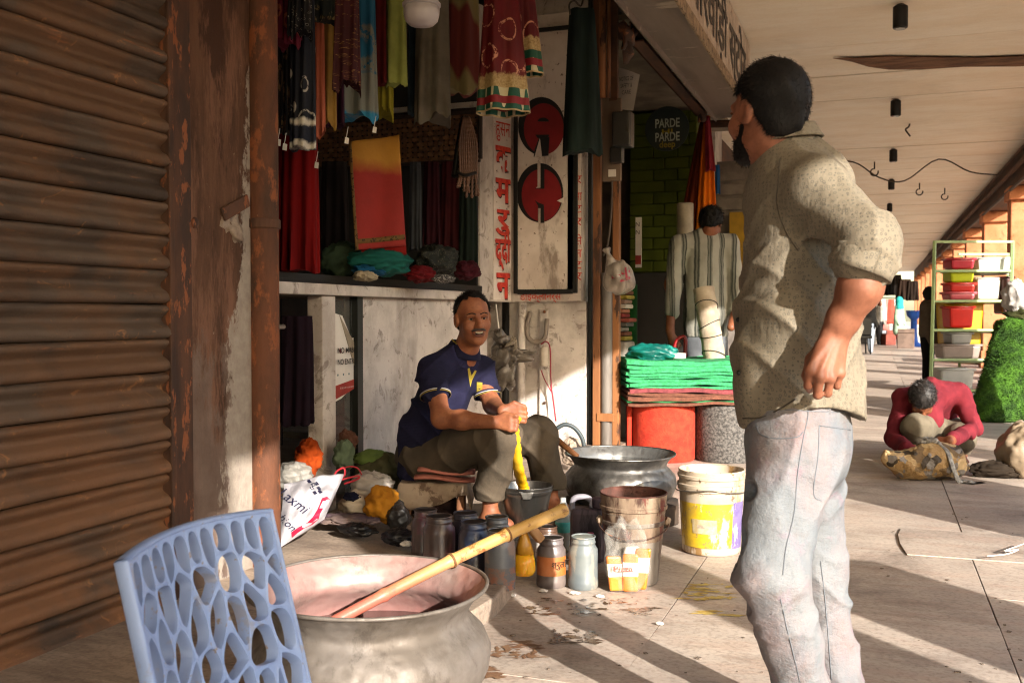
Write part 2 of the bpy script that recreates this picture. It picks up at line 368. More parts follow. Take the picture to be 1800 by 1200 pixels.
# a strip where the limewash has fallen away and bare stone shows
pts = [(-.42, 10.25), (-.2, 10.33), (.1, 10.38), (.5, 10.55), (.9, 10.72), (1.5, 10.85), (2.5, 10.9), (2.5, 11.5), (1.9, 11.3), (1.3, 11.22), (.8, 11.05), (.4, 11.02), (.1, 10.92), (-.1, 10.72), (-.25, 10.45)]
tag(mesh_obj('bare_stone_patch', extr(pts[::-1], (0, 0, ZC - .003), (1, 0, 0), (0, 1, 0), .006), M('bare_sandstone', '7a5840', .9, c2='523624', scale=9, stretch=(.3, 1, 1), bump=.6, bscale=20, bdist=.02)), 'long brown patch of bare stone where ceiling paint has fallen', 'stone patch')
BLK = M('black_metal', '15130f', .45, .3, spec=.5)
for i, (x, yy) in enumerate([(.16, 8.67), (.19, 12.46), (.22, 16.17), (.24, 19.75), (.26, 23.98), (.27, 27.9)]):
    L = thing('ceiling_spotlight', 'small black cylinder spotlight fixed to the arcade ceiling', 'spotlight', (x, yy, ZC), 'spotlights along the arcade ceiling')
    mesh_obj('housing', lathe([(.055, 0), (.058, .01), (.058, .17), (.03, .19)], (x, yy, ZC - .19), 20), BLK, L, smooth=True, auto=40)
    mesh_obj('lens', lathe([(.042, 0), (.04, .006)], (x, yy, ZC - .197), 18), M('lamp_glass', '8a8478', .2), L)
wir = M('grey_wire', '4a4038', .7)
for i, px in enumerate([[(1440, 285), (1500, 285), (1545, 312), (1590, 318), (1650, 280), (1705, 302), (1755, 308)], [(1600, 205), (1598, 222), (1592, 228), (1600, 240)]]):
    yy = 17.2 if i == 0 else 14.2
    tag(mesh_obj('ceiling_cable', tube(spline([ay(u, v, yy) for u, v in px], 5), .012, 6), wir, smooth=True), ['long loose cable looping below the arcade ceiling', 'short loose wire end dangling from the ceiling'][i], 'cable')
for i, (x, yy) in enumerate([(-.05, 17.4), (.75, 20.5), (1.25, 21.5)]):
    c = np.array([x, yy, ZC]); p = [c, c - (0, 0, .12)] + [c + np.array([.06 * math.sin(t), 0, -.17 - .06 * math.cos(t) + .0]) for t in np.linspace(-2.6, 1.9, 9)]
    tag(mesh_obj('ceiling_hook', tube(p, .012, 8), M('iron', '3a332e'), smooth=True), 'iron fan hook hanging from the arcade ceiling', 'hook', 'iron hooks in the arcade ceiling')
# ---- street side of the arcade: columns and beam, plus added pier, low walls and cloths that cast shade
PINK = wall_mat('terracotta_limewash', 'b87a58', 'a66a48', '80482e')
RUSTB = M('old_brown_paint', '3d2a1e', .85, c2='5a3a26', scale=5, stretch=(1, .2, 1), bump=.3)
for i, (y0, y1) in enumerate([(-5.5, -1.66), (1.03, 1.12), (5.0, 5.4)] + [(9.3 + 4.2 * k, 9.75 + 4.2 * k) for k in range(13)]):  # first entry is an added pier that keeps sun off the shutter
    T = thing('arcade_column', 'terracotta washed square column on the street side of the arcade' if i else 'broad terracotta pier added out of view to shade the rolling shutter', 'column', (2.2, (y0 + y1) / 2, 0), 'columns along the street side' if i else None)
    mesh_obj('shaft', box((2.0, y0, 0), (2.42, y1, 3.13)), PINK, T, bevel=.02)
    mesh_obj('base_block', box((1.97, y0 - .03, 0), (2.45, y1 + .03, .35)), PINK, T, bevel=.015)
    mesh_obj('capital', box((1.96, y0 - .1, 2.9), (2.46, y1 + .1, 3.115)), PINK, T, bevel=.02)
struct('street_beam', box((2.02, -6, 3.12), (2.5, 62, ZC + .1)), RUSTB, bevel=.02)
for k, (x, z, r) in enumerate([(1.96, 3.3, .035), (1.98, 3.05, .025), (1.95, 3.48, .02)]):
    tag(mesh_obj('conduit_pipe', tube([(x, -5, z), (x, 12, z - .02), (x, 28, z + .02), (x, 45, z)], r, 8), [RUSTB, wir, RUSTB][k], smooth=True), ['thick brown conduit along the street side beam', 'grey cable run low on the street side beam', 'thin brown conduit tight under the ceiling edge'][k], 'conduit')
for i, (y0, y1, h) in enumerate([(1.64, 2.33, 1.25), (3.95, 4.98, 1.25), (6.9, 7.3, .9), (8.4, 9.28, .95), (12.2, 13.4, .9), (15.0, 16.4, .8), (19.5, 20.6, .9), (23.2, 25, .8)]):  # added walls, placed only to throw shadow bands across the paving
    tag(mesh_obj('shadow_low_wall', box((2.05, y0, 0), (2.3, y1, h)), PINK, bevel=.02), 'low terracotta wall added to cast a shadow band on the paving', 'low wall', 'added low walls between the columns')
tag(mesh_obj('added_shade_cloth', sheet(lambda a, b: (2.53 + .015 * math.sin(a * 20), -.84 + .37 * a, 3.2 - (.92 + .05 * math.sin(a * 9)) * b), 30, 12), cloth('canvas', '8a7a60'), solid=.004), 'long canvas cloth added out of view to shade the standing man', 'shade cloth')  # added cloth, keeps the sun off the standing man's torso
tag(mesh_obj('added_shade_strip', sheet(lambda a, b: (2.54 + .012 * math.sin(a * 20), -.52 + .35 * a, 3.2 - (.36 + .02 * math.sin(a * 12)) * b), 30, 8), cloth('canvas', '8a7a60'), solid=.004), 'short canvas strip added out of view to shade the head of the standing man', 'shade cloth')  # added strip, keeps the sun off the standing man's head
# ---- street beyond: facade across the road so that the open side is not empty
FAC = thing('street_building', 'long terracotta building front across the street', 'building', (38, 40, 0))
mesh_obj('wall', box((38, -60, 0), (42, 150, 8)), PINK, FAC)
for k in range(40):
    mesh_obj('shop_opening', box((37.9, -55 + k * 4.4, 0), (38.05, -52.2 + k * 4.4, 2.8)), DARKWALL, FAC)
    mesh_obj('window', box((37.92, -54.2 + k * 4.4, 4.2), (38.04, -53 + k * 4.4, 6)), DARKWALL, FAC)
mesh_obj('cornice', box((37.6, -60, 7.6), (38.1, 150, 7.9)), WHITEWOOD, FAC)
# ---- shop side walls
struct('wall', box((-2.75, -6, 0), (-2.55, 2.0, ZC + .1)), WHITEWALL)
struct('lintel_wall', box((-2.75, 2.0, 2.75), (-2.36, 3.55, ZC + .1)), RUSTB)
struct('back_wall', box((-5.0, -6, 0), (-4.8, 62, ZC + .1)), DARKWALL)
struct('shop_floor', box((-5, 7.0, -.02), (-1.75, 30, .12)), PLINTH)
for k in range(10):   # far shop bays
    y0 = 13.5 + k * 5
    struct('shop_pier', box((-2.6, y0 - .3, .0), (-2.0, y0 + .3, ZC + .05)), WHITEWALL)
    struct('shop_lintel', box((-2.5, y0 + .3, 2.7), (-2.1, y0 + 4.7, ZC + .05)), RUSTB)
# ================================================================ shop fronts
def rust_mat():
    t = NT('rusty_shutter'); q = t.xyz(); n1 = t.noise(4, 9, .68, (1, .35, 2.2)); cc = t.mix(t.step(n1, .3, .7), '3c3027', '5e4e41')
    cc = t.mix(t.math('MULTIPLY', t.step(t.noise(2.2, 7, .6), .42, .62), .7), cc, '6b4c34')
    low = t.step(q[2], .9, .0); cc = t.mix(t.math('MULTIPLY', low, t.step(t.noise(3, 6, .6), .3, .6)), cc, '80583a')
    cc = t.mix(t.step(t.noise(13, 9, .75, (1, .25, 2)), .68, .8), cc, '8c5c3c'); cc = t.mix(t.math('MULTIPLY', t.step(t.noise(30, 7, .75), .72, .82), .7), cc, '2a1a12')
    cc = t.mix(t.math('MULTIPLY', t.step(t.noise(9, 9, .8, dist=1), .68, .7), .8), cc, '966a44'); t.col(cc); t.set(Roughness=.66, Metallic=.15, Specular_IOR_Level=.4)
    p = t.bump(n1, .2, .01); t.bump(t.noise(70, 8, .75), .5, .004, p); return t.m
SHUT = rust_mat()
sh = thing('rolling_shutter', 'closed rusty brown rolling shutter of wide horizontal slats', 'shutter', (-2.34, 1.9, .07))
pitch = .119; prof = [(0, 1.0), (.010, .975), (.017, .92), (.018, .85), (.010, .74), (-.002, .64), (-.005, .55), (.0, .46), (.013, .37), (.020, .28), (.022, .14), (.015, .04), (.002, .0)]
def slat_mesh(seed):
    R = np.random.RandomState(seed); ph = R.rand(4) * 6.28; nv = len(prof)
    ys = np.linspace(.75, 2.87, 40); Vs = [(-2.35 + a * 1.45 + .0025 * math.sin(y * 5 + ph[0]) + .0015 * math.sin(y * 23 + ph[1] + b * 3), y, (b - 1) * pitch + .0016 * math.sin(y * 3.1 + ph[2])) for y in ys for a, b in prof]
    Fs = [(i * nv + k, i * nv + k + 1, (i + 1) * nv + k + 1, (i + 1) * nv + k) for i in range(39) for k in range(nv - 1)]
    return np.array(Vs), Fs
for k in range(-9, 12):
    zt = 1.114 + pitch * (k + 1); v, f = slat_mesh(k + 20); v = v + (0, 0, zt)
    if zt > .1: mesh_obj('slat', (v, f), SHUT, sh, smooth=True)
mesh_obj('backing', box((-2.42, .7, .05), (-2.372, 2.9, 2.76)), M('black_void', '120d0a', .9), sh)
RUSTG = M('rusted_angle_iron', '4f3323', .8, c2='34231b', scale=9, stretch=(1, 1, .3), bump=.4, bscale=50, stains=[('7e4a2c', 18, .58, .66, (1, 1, .4)), ('8a7a68', 40, .86, .92, None)])
mesh_obj('guide_rail', join(box((-2.36, 2.86, .07), (-2.315, 2.885, 2.75)), box((-2.33, 2.86, .07), (-2.322, 2.985, 2.75))), RUSTG, sh, bevel=.003)
def pillar_mat():
    t = NT('peeling_red_plaster'); q = t.xyz(); n = t.noise(5, 9, .7, (1, 1, .22)); cc = t.mix(t.step(n, .3, .7), '3b291f', '5f4434'); cc = t.mix(t.step(t.noise(11, 9, .75, (1, 1, .18)), .5, .68), cc, '6f5040')
    cc = t.mix(t.step(t.noise(3.5, 8, .7, (1, 1, .3)), .56, .64), cc, '3f2a20')
    e = t.math('ADD', t.math('MULTIPLY', t.noise(7, 9, .7, (1, 1, .5)), .55), t.math('MULTIPLY', q[2], -.42))
    gr = t.step(e, -.11, -.02); cc = t.mix(t.math('MULTIPLY', gr, .8), cc, t.mix(t.noise(8, 6), '7a6a60', '5a4a42'))
    w_ = t.math('ADD', t.math('MULTIPLY', q[1], 2.6), t.math('ADD', t.math('MULTIPLY', t.noise(6, 8, .7, (1, 1, .5)), .8), t.math('MULTIPLY', q[2], -.35)))
    cc = t.mix(t.step(w_, .30, .36), cc, t.mix(t.noise(20, 6), 'a0968a', '7f746a')); cc = t.mix(t.math('MULTIPLY', t.step(t.noise(45, 5, .7), .82, .9), .6), cc, 'a09080'); t.col(cc); t.set(Roughness=.85, Specular_IOR_Level=.2)
    p = t.bump(t.noise(6, 9, .7, (1, 1, .4)), .4, .02); t.bump(t.noise(60, 6, .7), .35, .003, p); return t.m
PM = pillar_mat(); pi = thing('stone_pillar', 'peeling red-brown pillar with bare grey plaster low down', 'pillar', (-2.5, 3.16, .07))
mesh_obj('shaft', box((-2.8, 2.955, .05), (-2.332, 3.40, ZC)), PM, pi, bevel=.012)
mesh_obj('iron_strap', join(beam(ax(392, 378, -2.322), ax(436, 352, -2.322), .012, .05), lathe([(.022, 0), (.02, .01), (.004, .014)], ax(341, 392, -2.335), 10, axis=(1, 0, 0))), RUSTG, pi, bevel=.004)
mesh_obj('torn_plaster', blob(ax(405, 400, -2.34), (.02, .06, .09), 10, .5, 3), PLINTH, pi, smooth=True)
PIPE = M('rusty_pipe', '3e2719', .8, c2='5c3621', scale=7, stretch=(1, 1, .35), bump=.5, bscale=90, stains=[('7a4526', 14, .55, .68, (1, 1, .5)), ('94795a', 45, .86, .92, None)])
c = ax(464, 552, -2.31); dp = thing('drain_pipe', 'thick rusty iron drain pipe running up beside the peeling pillar', 'pipe', (c[0], c[1], .07))
mesh_obj('pipe', tube([(c[0], c[1], z) for z in np.linspace(.06, ZC, 14)], .061, 22), PIPE, dp, smooth=True, auto=40)
mesh_obj('clamp', lathe([(.064, 0), (.068, .004), (.068, .035), (.064, .04)], (c[0], c[1], 1.42), 22), RUSTG, dp)
mesh_obj('socket_joint', lathe([(.062, 0), (.073, .01), (.073, .1), (.062, .12)], (c[0], c[1], 2.45), 22), PIPE, dp)

# ---- dyer's cabinet bay
CX = -2.65
cb = thing('shop_cabinet', 'old white painted shop cabinet with open dark display above a ledge', 'cabinet', (-2.9, 5.2, .07))
mesh_obj('ledge', box((CX - .75, 3.45, 1.175), (CX + .06, 6.62, 1.232)), WHITEWOOD, cb, bevel=.006)
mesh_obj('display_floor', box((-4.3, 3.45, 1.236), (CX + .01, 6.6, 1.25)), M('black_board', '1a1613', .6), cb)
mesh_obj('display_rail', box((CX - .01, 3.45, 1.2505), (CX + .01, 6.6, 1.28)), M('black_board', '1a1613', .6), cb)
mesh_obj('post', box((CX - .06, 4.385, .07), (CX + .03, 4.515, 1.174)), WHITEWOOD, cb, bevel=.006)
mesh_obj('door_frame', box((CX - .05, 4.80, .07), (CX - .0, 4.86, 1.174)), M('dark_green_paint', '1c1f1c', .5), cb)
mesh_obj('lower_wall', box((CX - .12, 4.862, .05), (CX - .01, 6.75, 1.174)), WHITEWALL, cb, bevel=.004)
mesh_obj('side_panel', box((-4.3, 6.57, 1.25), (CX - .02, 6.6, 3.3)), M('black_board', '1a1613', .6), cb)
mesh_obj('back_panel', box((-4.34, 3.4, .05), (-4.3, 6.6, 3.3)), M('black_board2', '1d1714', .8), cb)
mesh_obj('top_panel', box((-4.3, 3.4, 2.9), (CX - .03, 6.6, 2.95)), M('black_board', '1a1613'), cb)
_a, _b = ay(660, 201, 6.5), ay(842, 178, 6.5); mesh_obj('cross_board', box((_a[0], 6.5, _a[2]), (_b[0], 6.53, _b[2])), WHITEWOOD, cb)
gl = NT('dusty_glass'); gl.col('5a5c58'); gl.set(Roughness=.25, Alpha=.28, Specular_IOR_Level=.5)
mesh_obj('glass_pane', box((CX - .04, 4.52, .12), (CX - .034, 4.80, 1.17)), gl.m, cb)
mesh_obj('door_bolt', tube([(CX + .0, 4.0, 1.02), (CX + .0, 4.08, 1.02)], .012, 8), M('dull_steel', '9a948c', .35, .9), cb)
mesh_obj('floor_step', box((CX - .9, 3.5, .071), (CX - .2, 4.8, .2)), PLINTH, cb)
# wicker screen: real strips woven over and under
WK = M('cane', '6d4a2c', .7, c2='4a3120', scale=14, bump=.2); wk = thing('wicker_screen', 'woven cane screen across the back of the display', 'screen', (-3.2, 6.44, 1.9))
WY = 6.44; y0, y1 = ay(560, 250, WY)[0], ay(846, 250, WY)[0]; z0, z1 = ay(700, 288, WY)[2], ay(700, 208, WY)[2]
for i in range(9):
    z = z0 + (z1 - z0) * (i + .5) / 9
    mesh_obj('cane_strip', sheet(lambda a, b, z=z, i=i: (y0 + (y1 - y0) * a, WY + .006 * math.cos(math.pi * (a * 32 + i)), z + (b - .5) * .026), 64, 1), WK, wk, solid=.003)
for k in range(32):
    y = y0 + (y1 - y0) * (k + .5) / 32
    mesh_obj('cane_upright', sheet(lambda a, b, y=y, k=k: (y + (b - .5) * .024, WY - .006 * math.cos(math.pi * (a * 9 + k - .5)), z0 + (z1 - z0) * a), 18, 1), WK, wk, solid=.003)
mesh_obj('edge_cane', join(tube([(y0, WY - .02, z0 - .01), (y1, WY - .02, z0 - .01)], .014, 8), tube([(y1, WY - .02, z0), (y1, WY - .02, z1)], .018, 8), tube([(y0, WY - .02, z1 + .01), (y1, WY - .02, z1 + .01)], .022, 8)), M('dark_cane', '2a1c13'), wk)
# poster
po = thing('safety_poster', 'torn white poster reading no mask no entry behind the glass', 'poster', (CX - .03, 4.66, .55)); PAP = M('poster_paper', 'd8d2ca', .8, var=.12, bump=.1)
A, B_ = ax(586, 550, CX - .03), ax(627, 700, CX - .03); pz = lambda t: A[2] + (B_[2] - A[2]) * t; py = lambda t: A[1] + (B_[1] - A[1]) * t; px_ = CX - .028
mesh_obj('sheet', extr([(py(0), pz(0)), (py(.35), pz(.03)), (py(.75), pz(.3)), (py(.98), pz(.26)), (py(1), pz(.85)), (py(.6), pz(.9)), (py(.3), pz(.97)), (py(0), pz(1))], (px_, 0, 0), (0, 1, 0), (0, 0, 1), .002), PAP, po)
mesh_obj('folded_corner', extr([(py(.2), pz(.02)), (py(1.0), pz(.42)), (py(.85), pz(.62))], (px_ + .004, 0, 0), (0, 1, 0), (0, 0, 1), .002), M('poster_back', '9a8c78', .8), po)
mesh_obj('red_band', extr([(py(.02), pz(.82)), (py(.98), pz(.76)), (py(.98), pz(.86)), (py(.6), pz(.91)), (py(.05), pz(.97))], (px_ + .003, 0, 0), (0, 1, 0), (0, 0, 1), .001), M('poster_red', 'a0382e', .8), po)
INK = M('black_ink', '17140f', .7, bump=0); RINK = M('red_ink', '9c1a1c', .6, var=.25, bump=.05)
for s, t_ in (('NO MASK', .455), ('NO ENTRY', .585)): text(s, (px_ + .006, py(.5), pz(t_)), (0, 1, 0), (0, 0, 1), .042, INK, po, width=.2, bold=.012)
mesh_obj('mask_symbol', lathe([(.011, 0), (.011, .001)], (px_ + .0065, py(.23), pz(.43)), 14, axis=(1, 0, 0)), RINK, po)
for i in range(4): mesh_obj('picture_icon', lathe([(.006, 0), (.006, .001)], (px_ + .003, py(.14 + .24 * i), pz(.7)), 10, axis=(1, 0, 0)), M('icon_teal', '4a6a70'), po)
text('ISSUED FOR YOUR SAFETY', (px_ + .005, py(.5), pz(.86)), (0, 1, 0), (0, 0, 1), .012, PAP, po, width=.15)
# sign box with the A R panel
SP = [(-2.8, 6.6), (-2.655, 6.6), (-2.635, 6.78), (-2.565, 7.0), (-2.02, 7.0), (-2.02, 7.25), (-2.8, 7.25)]
SGN = M('sign_white', 'd2c8c0', .55, c2='bdb0a6', scale=3, bump=.06, stains=[('6b5a50', 22, .7, .74, None), ('8c7e74', 4, .58, .72, (1, 1, .4))])
sb = thing('sign_box', 'tall white lettered shop sign box with big red A and R', 'sign', (-2.4, 7.0, 1.17))
mesh_obj('body', extr(SP, (0, 0, 1.175), (1, 0, 0), (0, 1, 0), 2.1), WHITEWOOD, sb, bevel=.004)
def fb(u0, v0, u1, v1, y=6.999):
    a, b = ay(u0, v0, y), ay(u1, v1, y); return min(a[0], b[0]), max(a[0], b[0]), min(a[2], b[2]), max(a[2], b[2])
x0, x1, z0, z1 = fb(911, 62, 1008, 508)
mesh_obj('panel', box((x0, 6.992, z0), (x1, 6.999, z1)), SGN, sb)
for a, b in (((x0 - .03, z0 - .03), (x0, z1 + .03)), ((x1, z0 - .03), (x1 + .035, z1 + .03)), ((x0 - .0, z0 - .035), (x1, z0)), ((x0, z1), (x1, z1 + .03))):
    mesh_obj('black_moulding', box((a[0], 6.975, a[1]), (b[0], 6.998, b[1])), BLK, sb, bevel=.003)
mesh_obj('side_strip', extr([(-2.02 + .003, z0 - .08)] * 0 + [(-2.125, 1.18), (-2.025, 1.18), (-2.025, 3.2), (-2.125, 3.2)], (0, 6.998, 0), (1, 0, 0), (0, 0, 1), .006), SGN, sb)
def disc(uc, vc, ru, rv, cut, y, mat, name):
    poly = []
    for k in range(60):
        t = 2 * math.pi * k / 60 + .0523; u, v = uc + ru * math.cos(t), vc + rv * math.sin(t); poly.append((u, v))
    if cut: poly = cut(poly)
    pts = [ay(u, v, y) for u, v in poly]; mesh_obj(name, extr([(p[0], p[2]) for p in pts], (0, y, 0), (1, 0, 0), (0, 0, 1), .0012), mat, sb)
def poly(px, y, mat, name):
    pts = [ay(u, v, y) for u, v in px]; mesh_obj(name, extr([(p[0], p[2]) for p in pts], (0, y, 0), (1, 0, 0), (0, 0, 1), .0012), mat, sb)
DRED = M('sign_red', '7e1218', .5, var=.2, scale=9, bump=.05); SBLK = M('sign_black', '100d0c', .5, bump=0)
disc(952, 222, 41, 51, None, 6.990, SBLK, 'letter_shadow'); disc(956, 227, 35, 45, None, 6.987, DRED, 'letter')
poly([(940, 262), (948, 241), (966, 241), (964, 274), (938, 276)], 6.984, SBLK, 'letter_shadow'); poly([(939, 278), (949, 243), (953, 276)], 6.981, SGN, 'letter_gap')
poly([(944 + 10 * (1 - math.cos(t)) if False else 955 - 10 * math.cos(t), 214 - 7 * math.sin(t)) for t in np.linspace(0, math.pi, 12)], 6.984, SBLK, 'letter_eye'); poly([(941, 237), (966, 237), (962, 243), (945, 243)], 6.9835, SBLK, 'letter_bar')
disc(949, 339, 41, 52, None, 6.990, SBLK, 'letter_shadow'); disc(952, 343, 35, 46, None, 6.987, DRED, 'letter')
poly([(950, 288), (957, 290), (957, 332), (940, 332), (945, 328), (950, 327)], 6.984, SBLK, 'letter_shadow'); poly([(945, 284), (950, 284), (950, 330), (942, 331), (945, 327)], 6.981, SGN, 'letter_gap')
poly([(940, 352), (946, 356), (956, 360), (957, 392), (946, 392), (946, 362)], 6.984, SBLK, 'letter_shadow'); poly([(946, 366), (950, 366), (950, 393), (946, 393)], 6.981, SGN, 'letter_gap')
poly([(991, 347), (979, 353), (991, 358)], 6.981, SGN, 'letter_gap')
STR = M('brush_red', 'a8201c', .6, c2='c4442c', scale=30, bump=.05); Xs = np.array([.07, .22, 0]); Xs = Xs / np.linalg.norm(Xs); mid = np.array([-2.600, 6.89, 0])
mesh_obj('strip_face', sheet(lambda a, b: mid + Xs * .104 * (2 * a - 1) + np.cross(Xs, (0, 0, 1)) * .003 + np.array([0, 0, 1.185 + 2.0 * b]), 1, 1), SGN, sb, solid=.004)
for s, v, sz, wd in (('हुसन', 240, .16, .17), ('क', 300, .27, .18), ('म', 355, .26, .175), ('रु', 400, .2, .17), ('द्दी', 458, .24, .18), ('न', 523, .28, .16)):
    zb = ay(885, v, 6.9)[2]; off = np.cross(Xs, (0, 0, 1))
    if v > 250: text(s, mid + off * .0065 + Xs * .006 + np.array([0, 0, zb - .008]), Xs, (0, 0, 1), sz, SBLK, sb, 'letter_shadow', bold=.035, width=wd)
    text(s, mid + off * .0085 + np.array([0, 0, zb]), Xs, (0, 0, 1), sz, STR, sb, 'letter', bold=.03 if v > 250 else .0, width=wd)
for s, v in (('र', 322), ('मा', 352), ('ट', 374), ('र', 396), ('से', 430), ('न', 452), ('ट', 472), ('र', 492)):
    p = ay(1017, v, 6.99); text(s, p, (1, 0, 0), (0, 0, 1), .085, STR, sb, 'letter', width=.05, bold=.004)
p = ay(950, 527, 6.99); text('डाईक्लिनर्स', p, (1, 0, 0), (0, 0, 1), .08, STR, sb, 'letter', width=.32, bold=.004)
# stub wall below the sign
struct('stub_wall', box((-2.8, 7.05, .05), (-2.0, 7.3, 1.174)), WHITEWALL, bevel=.006)
struct('stub_wall_top', box((-2.8, 7.256, 1.174), (-2.05, 7.3, ZC)), WHITEWALL)
st = thing('wall_conduit', 'whitewashed flat conduit board on the wall below the sign', 'conduit', (-2.34, 7.04, .1))
p = ay(957, 600, 7.04); mesh_obj('board', box((p[0] - .035, 7.022, .1), (p[0] + .035, 7.048, 1.12)), WHITEWALL, st, bevel=.004)
for v in (548, 620, 708): mesh_obj('bolt', lathe([(.012, 0), (.01, .01)], ay(957, v, 7.02), 10, axis=(0, -1, 0)), RUSTG, st)
pp = ay(917, 700, 7.0); tag(mesh_obj('wall_pipe', tube([(pp[0], 6.99, .1), (pp[0], 6.99, .6), (pp[0] + .01, 6.99, 1.17)], .03, 12), WHITEWALL, smooth=True), 'whitewashed vertical pipe in the wall corner under the sign', 'pipe')
pp = ay(893, 700, 7.0); tag(mesh_obj('dark_pipe', tube([(pp[0], 6.95, .1), (pp[0], 6.95, 1.17)], .028, 12), BLK, smooth=True), 'dark thin pipe in the wall corner under the sign', 'pipe')
tag(mesh_obj('wall_hose', tube(spline([ay(u, v, 6.98) for u, v in ((932, 548), (926, 575), (930, 595), (945, 601), (958, 592), (962, 560))], 6), .017, 10), M('dirty_hose', '8f8378', .7), smooth=True), 'dirty pale hose looped in a U on the wall under the sign', 'hose')
hb = thing('hanging_bottle', 'small white bottle hung on the wall by red string', 'bottle', ay(957, 645, 6.96))
mesh_obj('body', lathe([(.028, 0), (.036, .006), (.036, .12), (.03, .14), (.012, .15), (.012, .165)], ay(957, 644, 6.96), 20), M('milky_plastic', 'b0a598', .45), hb, smooth=True, auto=50)
PKS = M('red_string', '8e2a3a', .9)
mesh_obj('string', join(tube(spline([ay(u, v, 6.95) for u, v in ((951, 605), (960, 600), (967, 612), (968, 660), (970, 690))], 5), .005, 6), tube(spline([ay(u, v, 6.95) for u, v in ((951, 650), (958, 668), (969, 688))], 4), .004, 6), tube(spline([ay(u, v, 6.95) for u, v in ((968, 676), (972, 700), (977, 740))], 4), .006, 6)), PKS, hb, smooth=True)
# posts and pipe at the end of the stub wall
WOOD = M('orange_brown_wood', '8a5a34', .7, c2='5e3a22', scale=5, stretch=(1, 1, .12), bump=.25, bscale=25, stains=[('3c2618', 9, .6, .68, (1, 1, .3))])
def vpost(u, y, wd, z0, z1, nm, lab, mat, cat='post', dy=.06):
    p = ay(u, 552, y); return tag(mesh_obj(nm, box((p[0] - wd / 2, y, z0), (p[0] + wd / 2, y + dy, z1)), mat, bevel=.006), lab, cat)
vpost(1036, 7.06, .03, .07, 3.4, 'dark_gap_strip', 'narrow black strip standing in for the dark gap beside the sign wall', BLK)  # black strip put in for the shaded gap beside the wall
vpost(1048, 7.02, .055, .0, 3.4, 'wooden_upright', 'brown wooden upright between the sign wall and the grey pipe', WOOD)
vpost(1082, 7.1, .05, .0, 2.2, 'wooden_door_jamb', 'orange brown wooden jamb beside the grey pipe', WOOD)
p = ay(1066, 700, 7.06); gp = thing('grey_pipe', 'grey plastic drain pipe standing against the wooden uprights', 'pipe', (p[0], 7.06, 0))
mesh_obj('pipe', tube([(p[0], 7.06, 0), (p[0], 7.06, .6), (p[0], 7.06, 1.38)], .042, 18), M('grey_plastic', '6a635c', .6, c2='524b45', scale=9, stretch=(1, 1, .3)), gp, smooth=True, auto=50)
mesh_obj('clamp', box((p[0] - .06, 7.01, .30), (p[0] + .07, 7.03, .36)), WOOD, gp, bevel=.003)
pw = thing('wooden_post', 'weathered brown wooden double post rising to the ceiling', 'post', ay(1060, 300, 6.95))
for u, w_ in ((1059, .055), (1070, .03)):
    p = ay(u, 200, 6.95); mesh_obj('post', tube([(p[0], 6.95, ay(u, 172, 6.95)[2]), (p[0], 6.95, 3.5)], w_ / 2, 10), WOOD, pw, smooth=True)
p = ay(1079, 100, 7.0); mesh_obj('angle', box((p[0] - .03, 6.98, ay(1079, 178, 7)[2]), (p[0] + .03, 7.02, 3.5)), RUSTB, pw)
mt = thing('electric_meter', 'dark electricity meter box on a wooden board', 'meter', ay(1085, 260, 6.9))
x0, x1, z0, z1 = fb(1060, 175, 1092, 318, 7.0); mesh_obj('board', box((x0, 6.985, z0), (x1, 7.02, z1)), M('grey_wood', '6d5c4e', .8, stretch=(1, 1, .2)), mt, bevel=.004)
x0, x1, z0, z1 = fb(1075, 196, 1108, 256, 6.85); mesh_obj('case', box((x0, 6.85, z0), (x1, 6.98, z1)), M('meter_case', '2a2724', .35, spec=.6), mt, bevel=.012)
mesh_obj('window', box((x0 + .1, 6.846, z0 + .1), (x1 - .015, 6.849, z1 - .03)), M('meter_glass', '4a4844', .15, spec=.7), mt)
x0, x1, z0, z1 = fb(1071, 258, 1094, 285, 6.92); mesh_obj('switch', box((x0, 6.92, z0), (x1, 6.984, z1)), M('meter_case', '2a2724'), mt, bevel=.008)
x0, x1, z0, z1 = fb(1069, 298, 1082, 310, 6.97); mesh_obj('label_plate', box((x0, 6.975, z0), (x1, 6.984, z1)), PAP, mt)
tag(mesh_obj('service_cable', tube(spline([ay(u, v, 6.94) for u, v in ((1076, 318), (1074, 380), (1068, 430), (1060, 450))], 6), .007, 6), wir, smooth=True), 'thin grey cable dropping from the meter board', 'cable')
# notice paper
nt_ = thing('paper_notice', 'curled white paper notice pinned under the shop beam', 'notice', ay(1105, 160, 8.0)); a_, b_, c_, d_ = [ay(u, v, 7.6) for u, v in ((1085, 192), (1113, 195), (1125, 132), (1085, 118))]
mesh_obj('paper', sheet(lambda s, t: (a_ * (1 - s) + b_ * s) * (1 - t) + (d_ * (1 - s) + c_ * s) * t + np.array([0, -.03 * math.sin(3 * s) * t, 0]), 8, 8), M('notice_paper', '9d958c', .85, var=.1), nt_, solid=.002)
for k, s in enumerate(('NOTICE OF', 'SAFETY &', 'CARE')): text(s, ay(1101, 142 + 12 * k, 7.55), (1, 0, .03), (0, 0, 1), .045, INK, nt_, width=.11 - .02 * k)
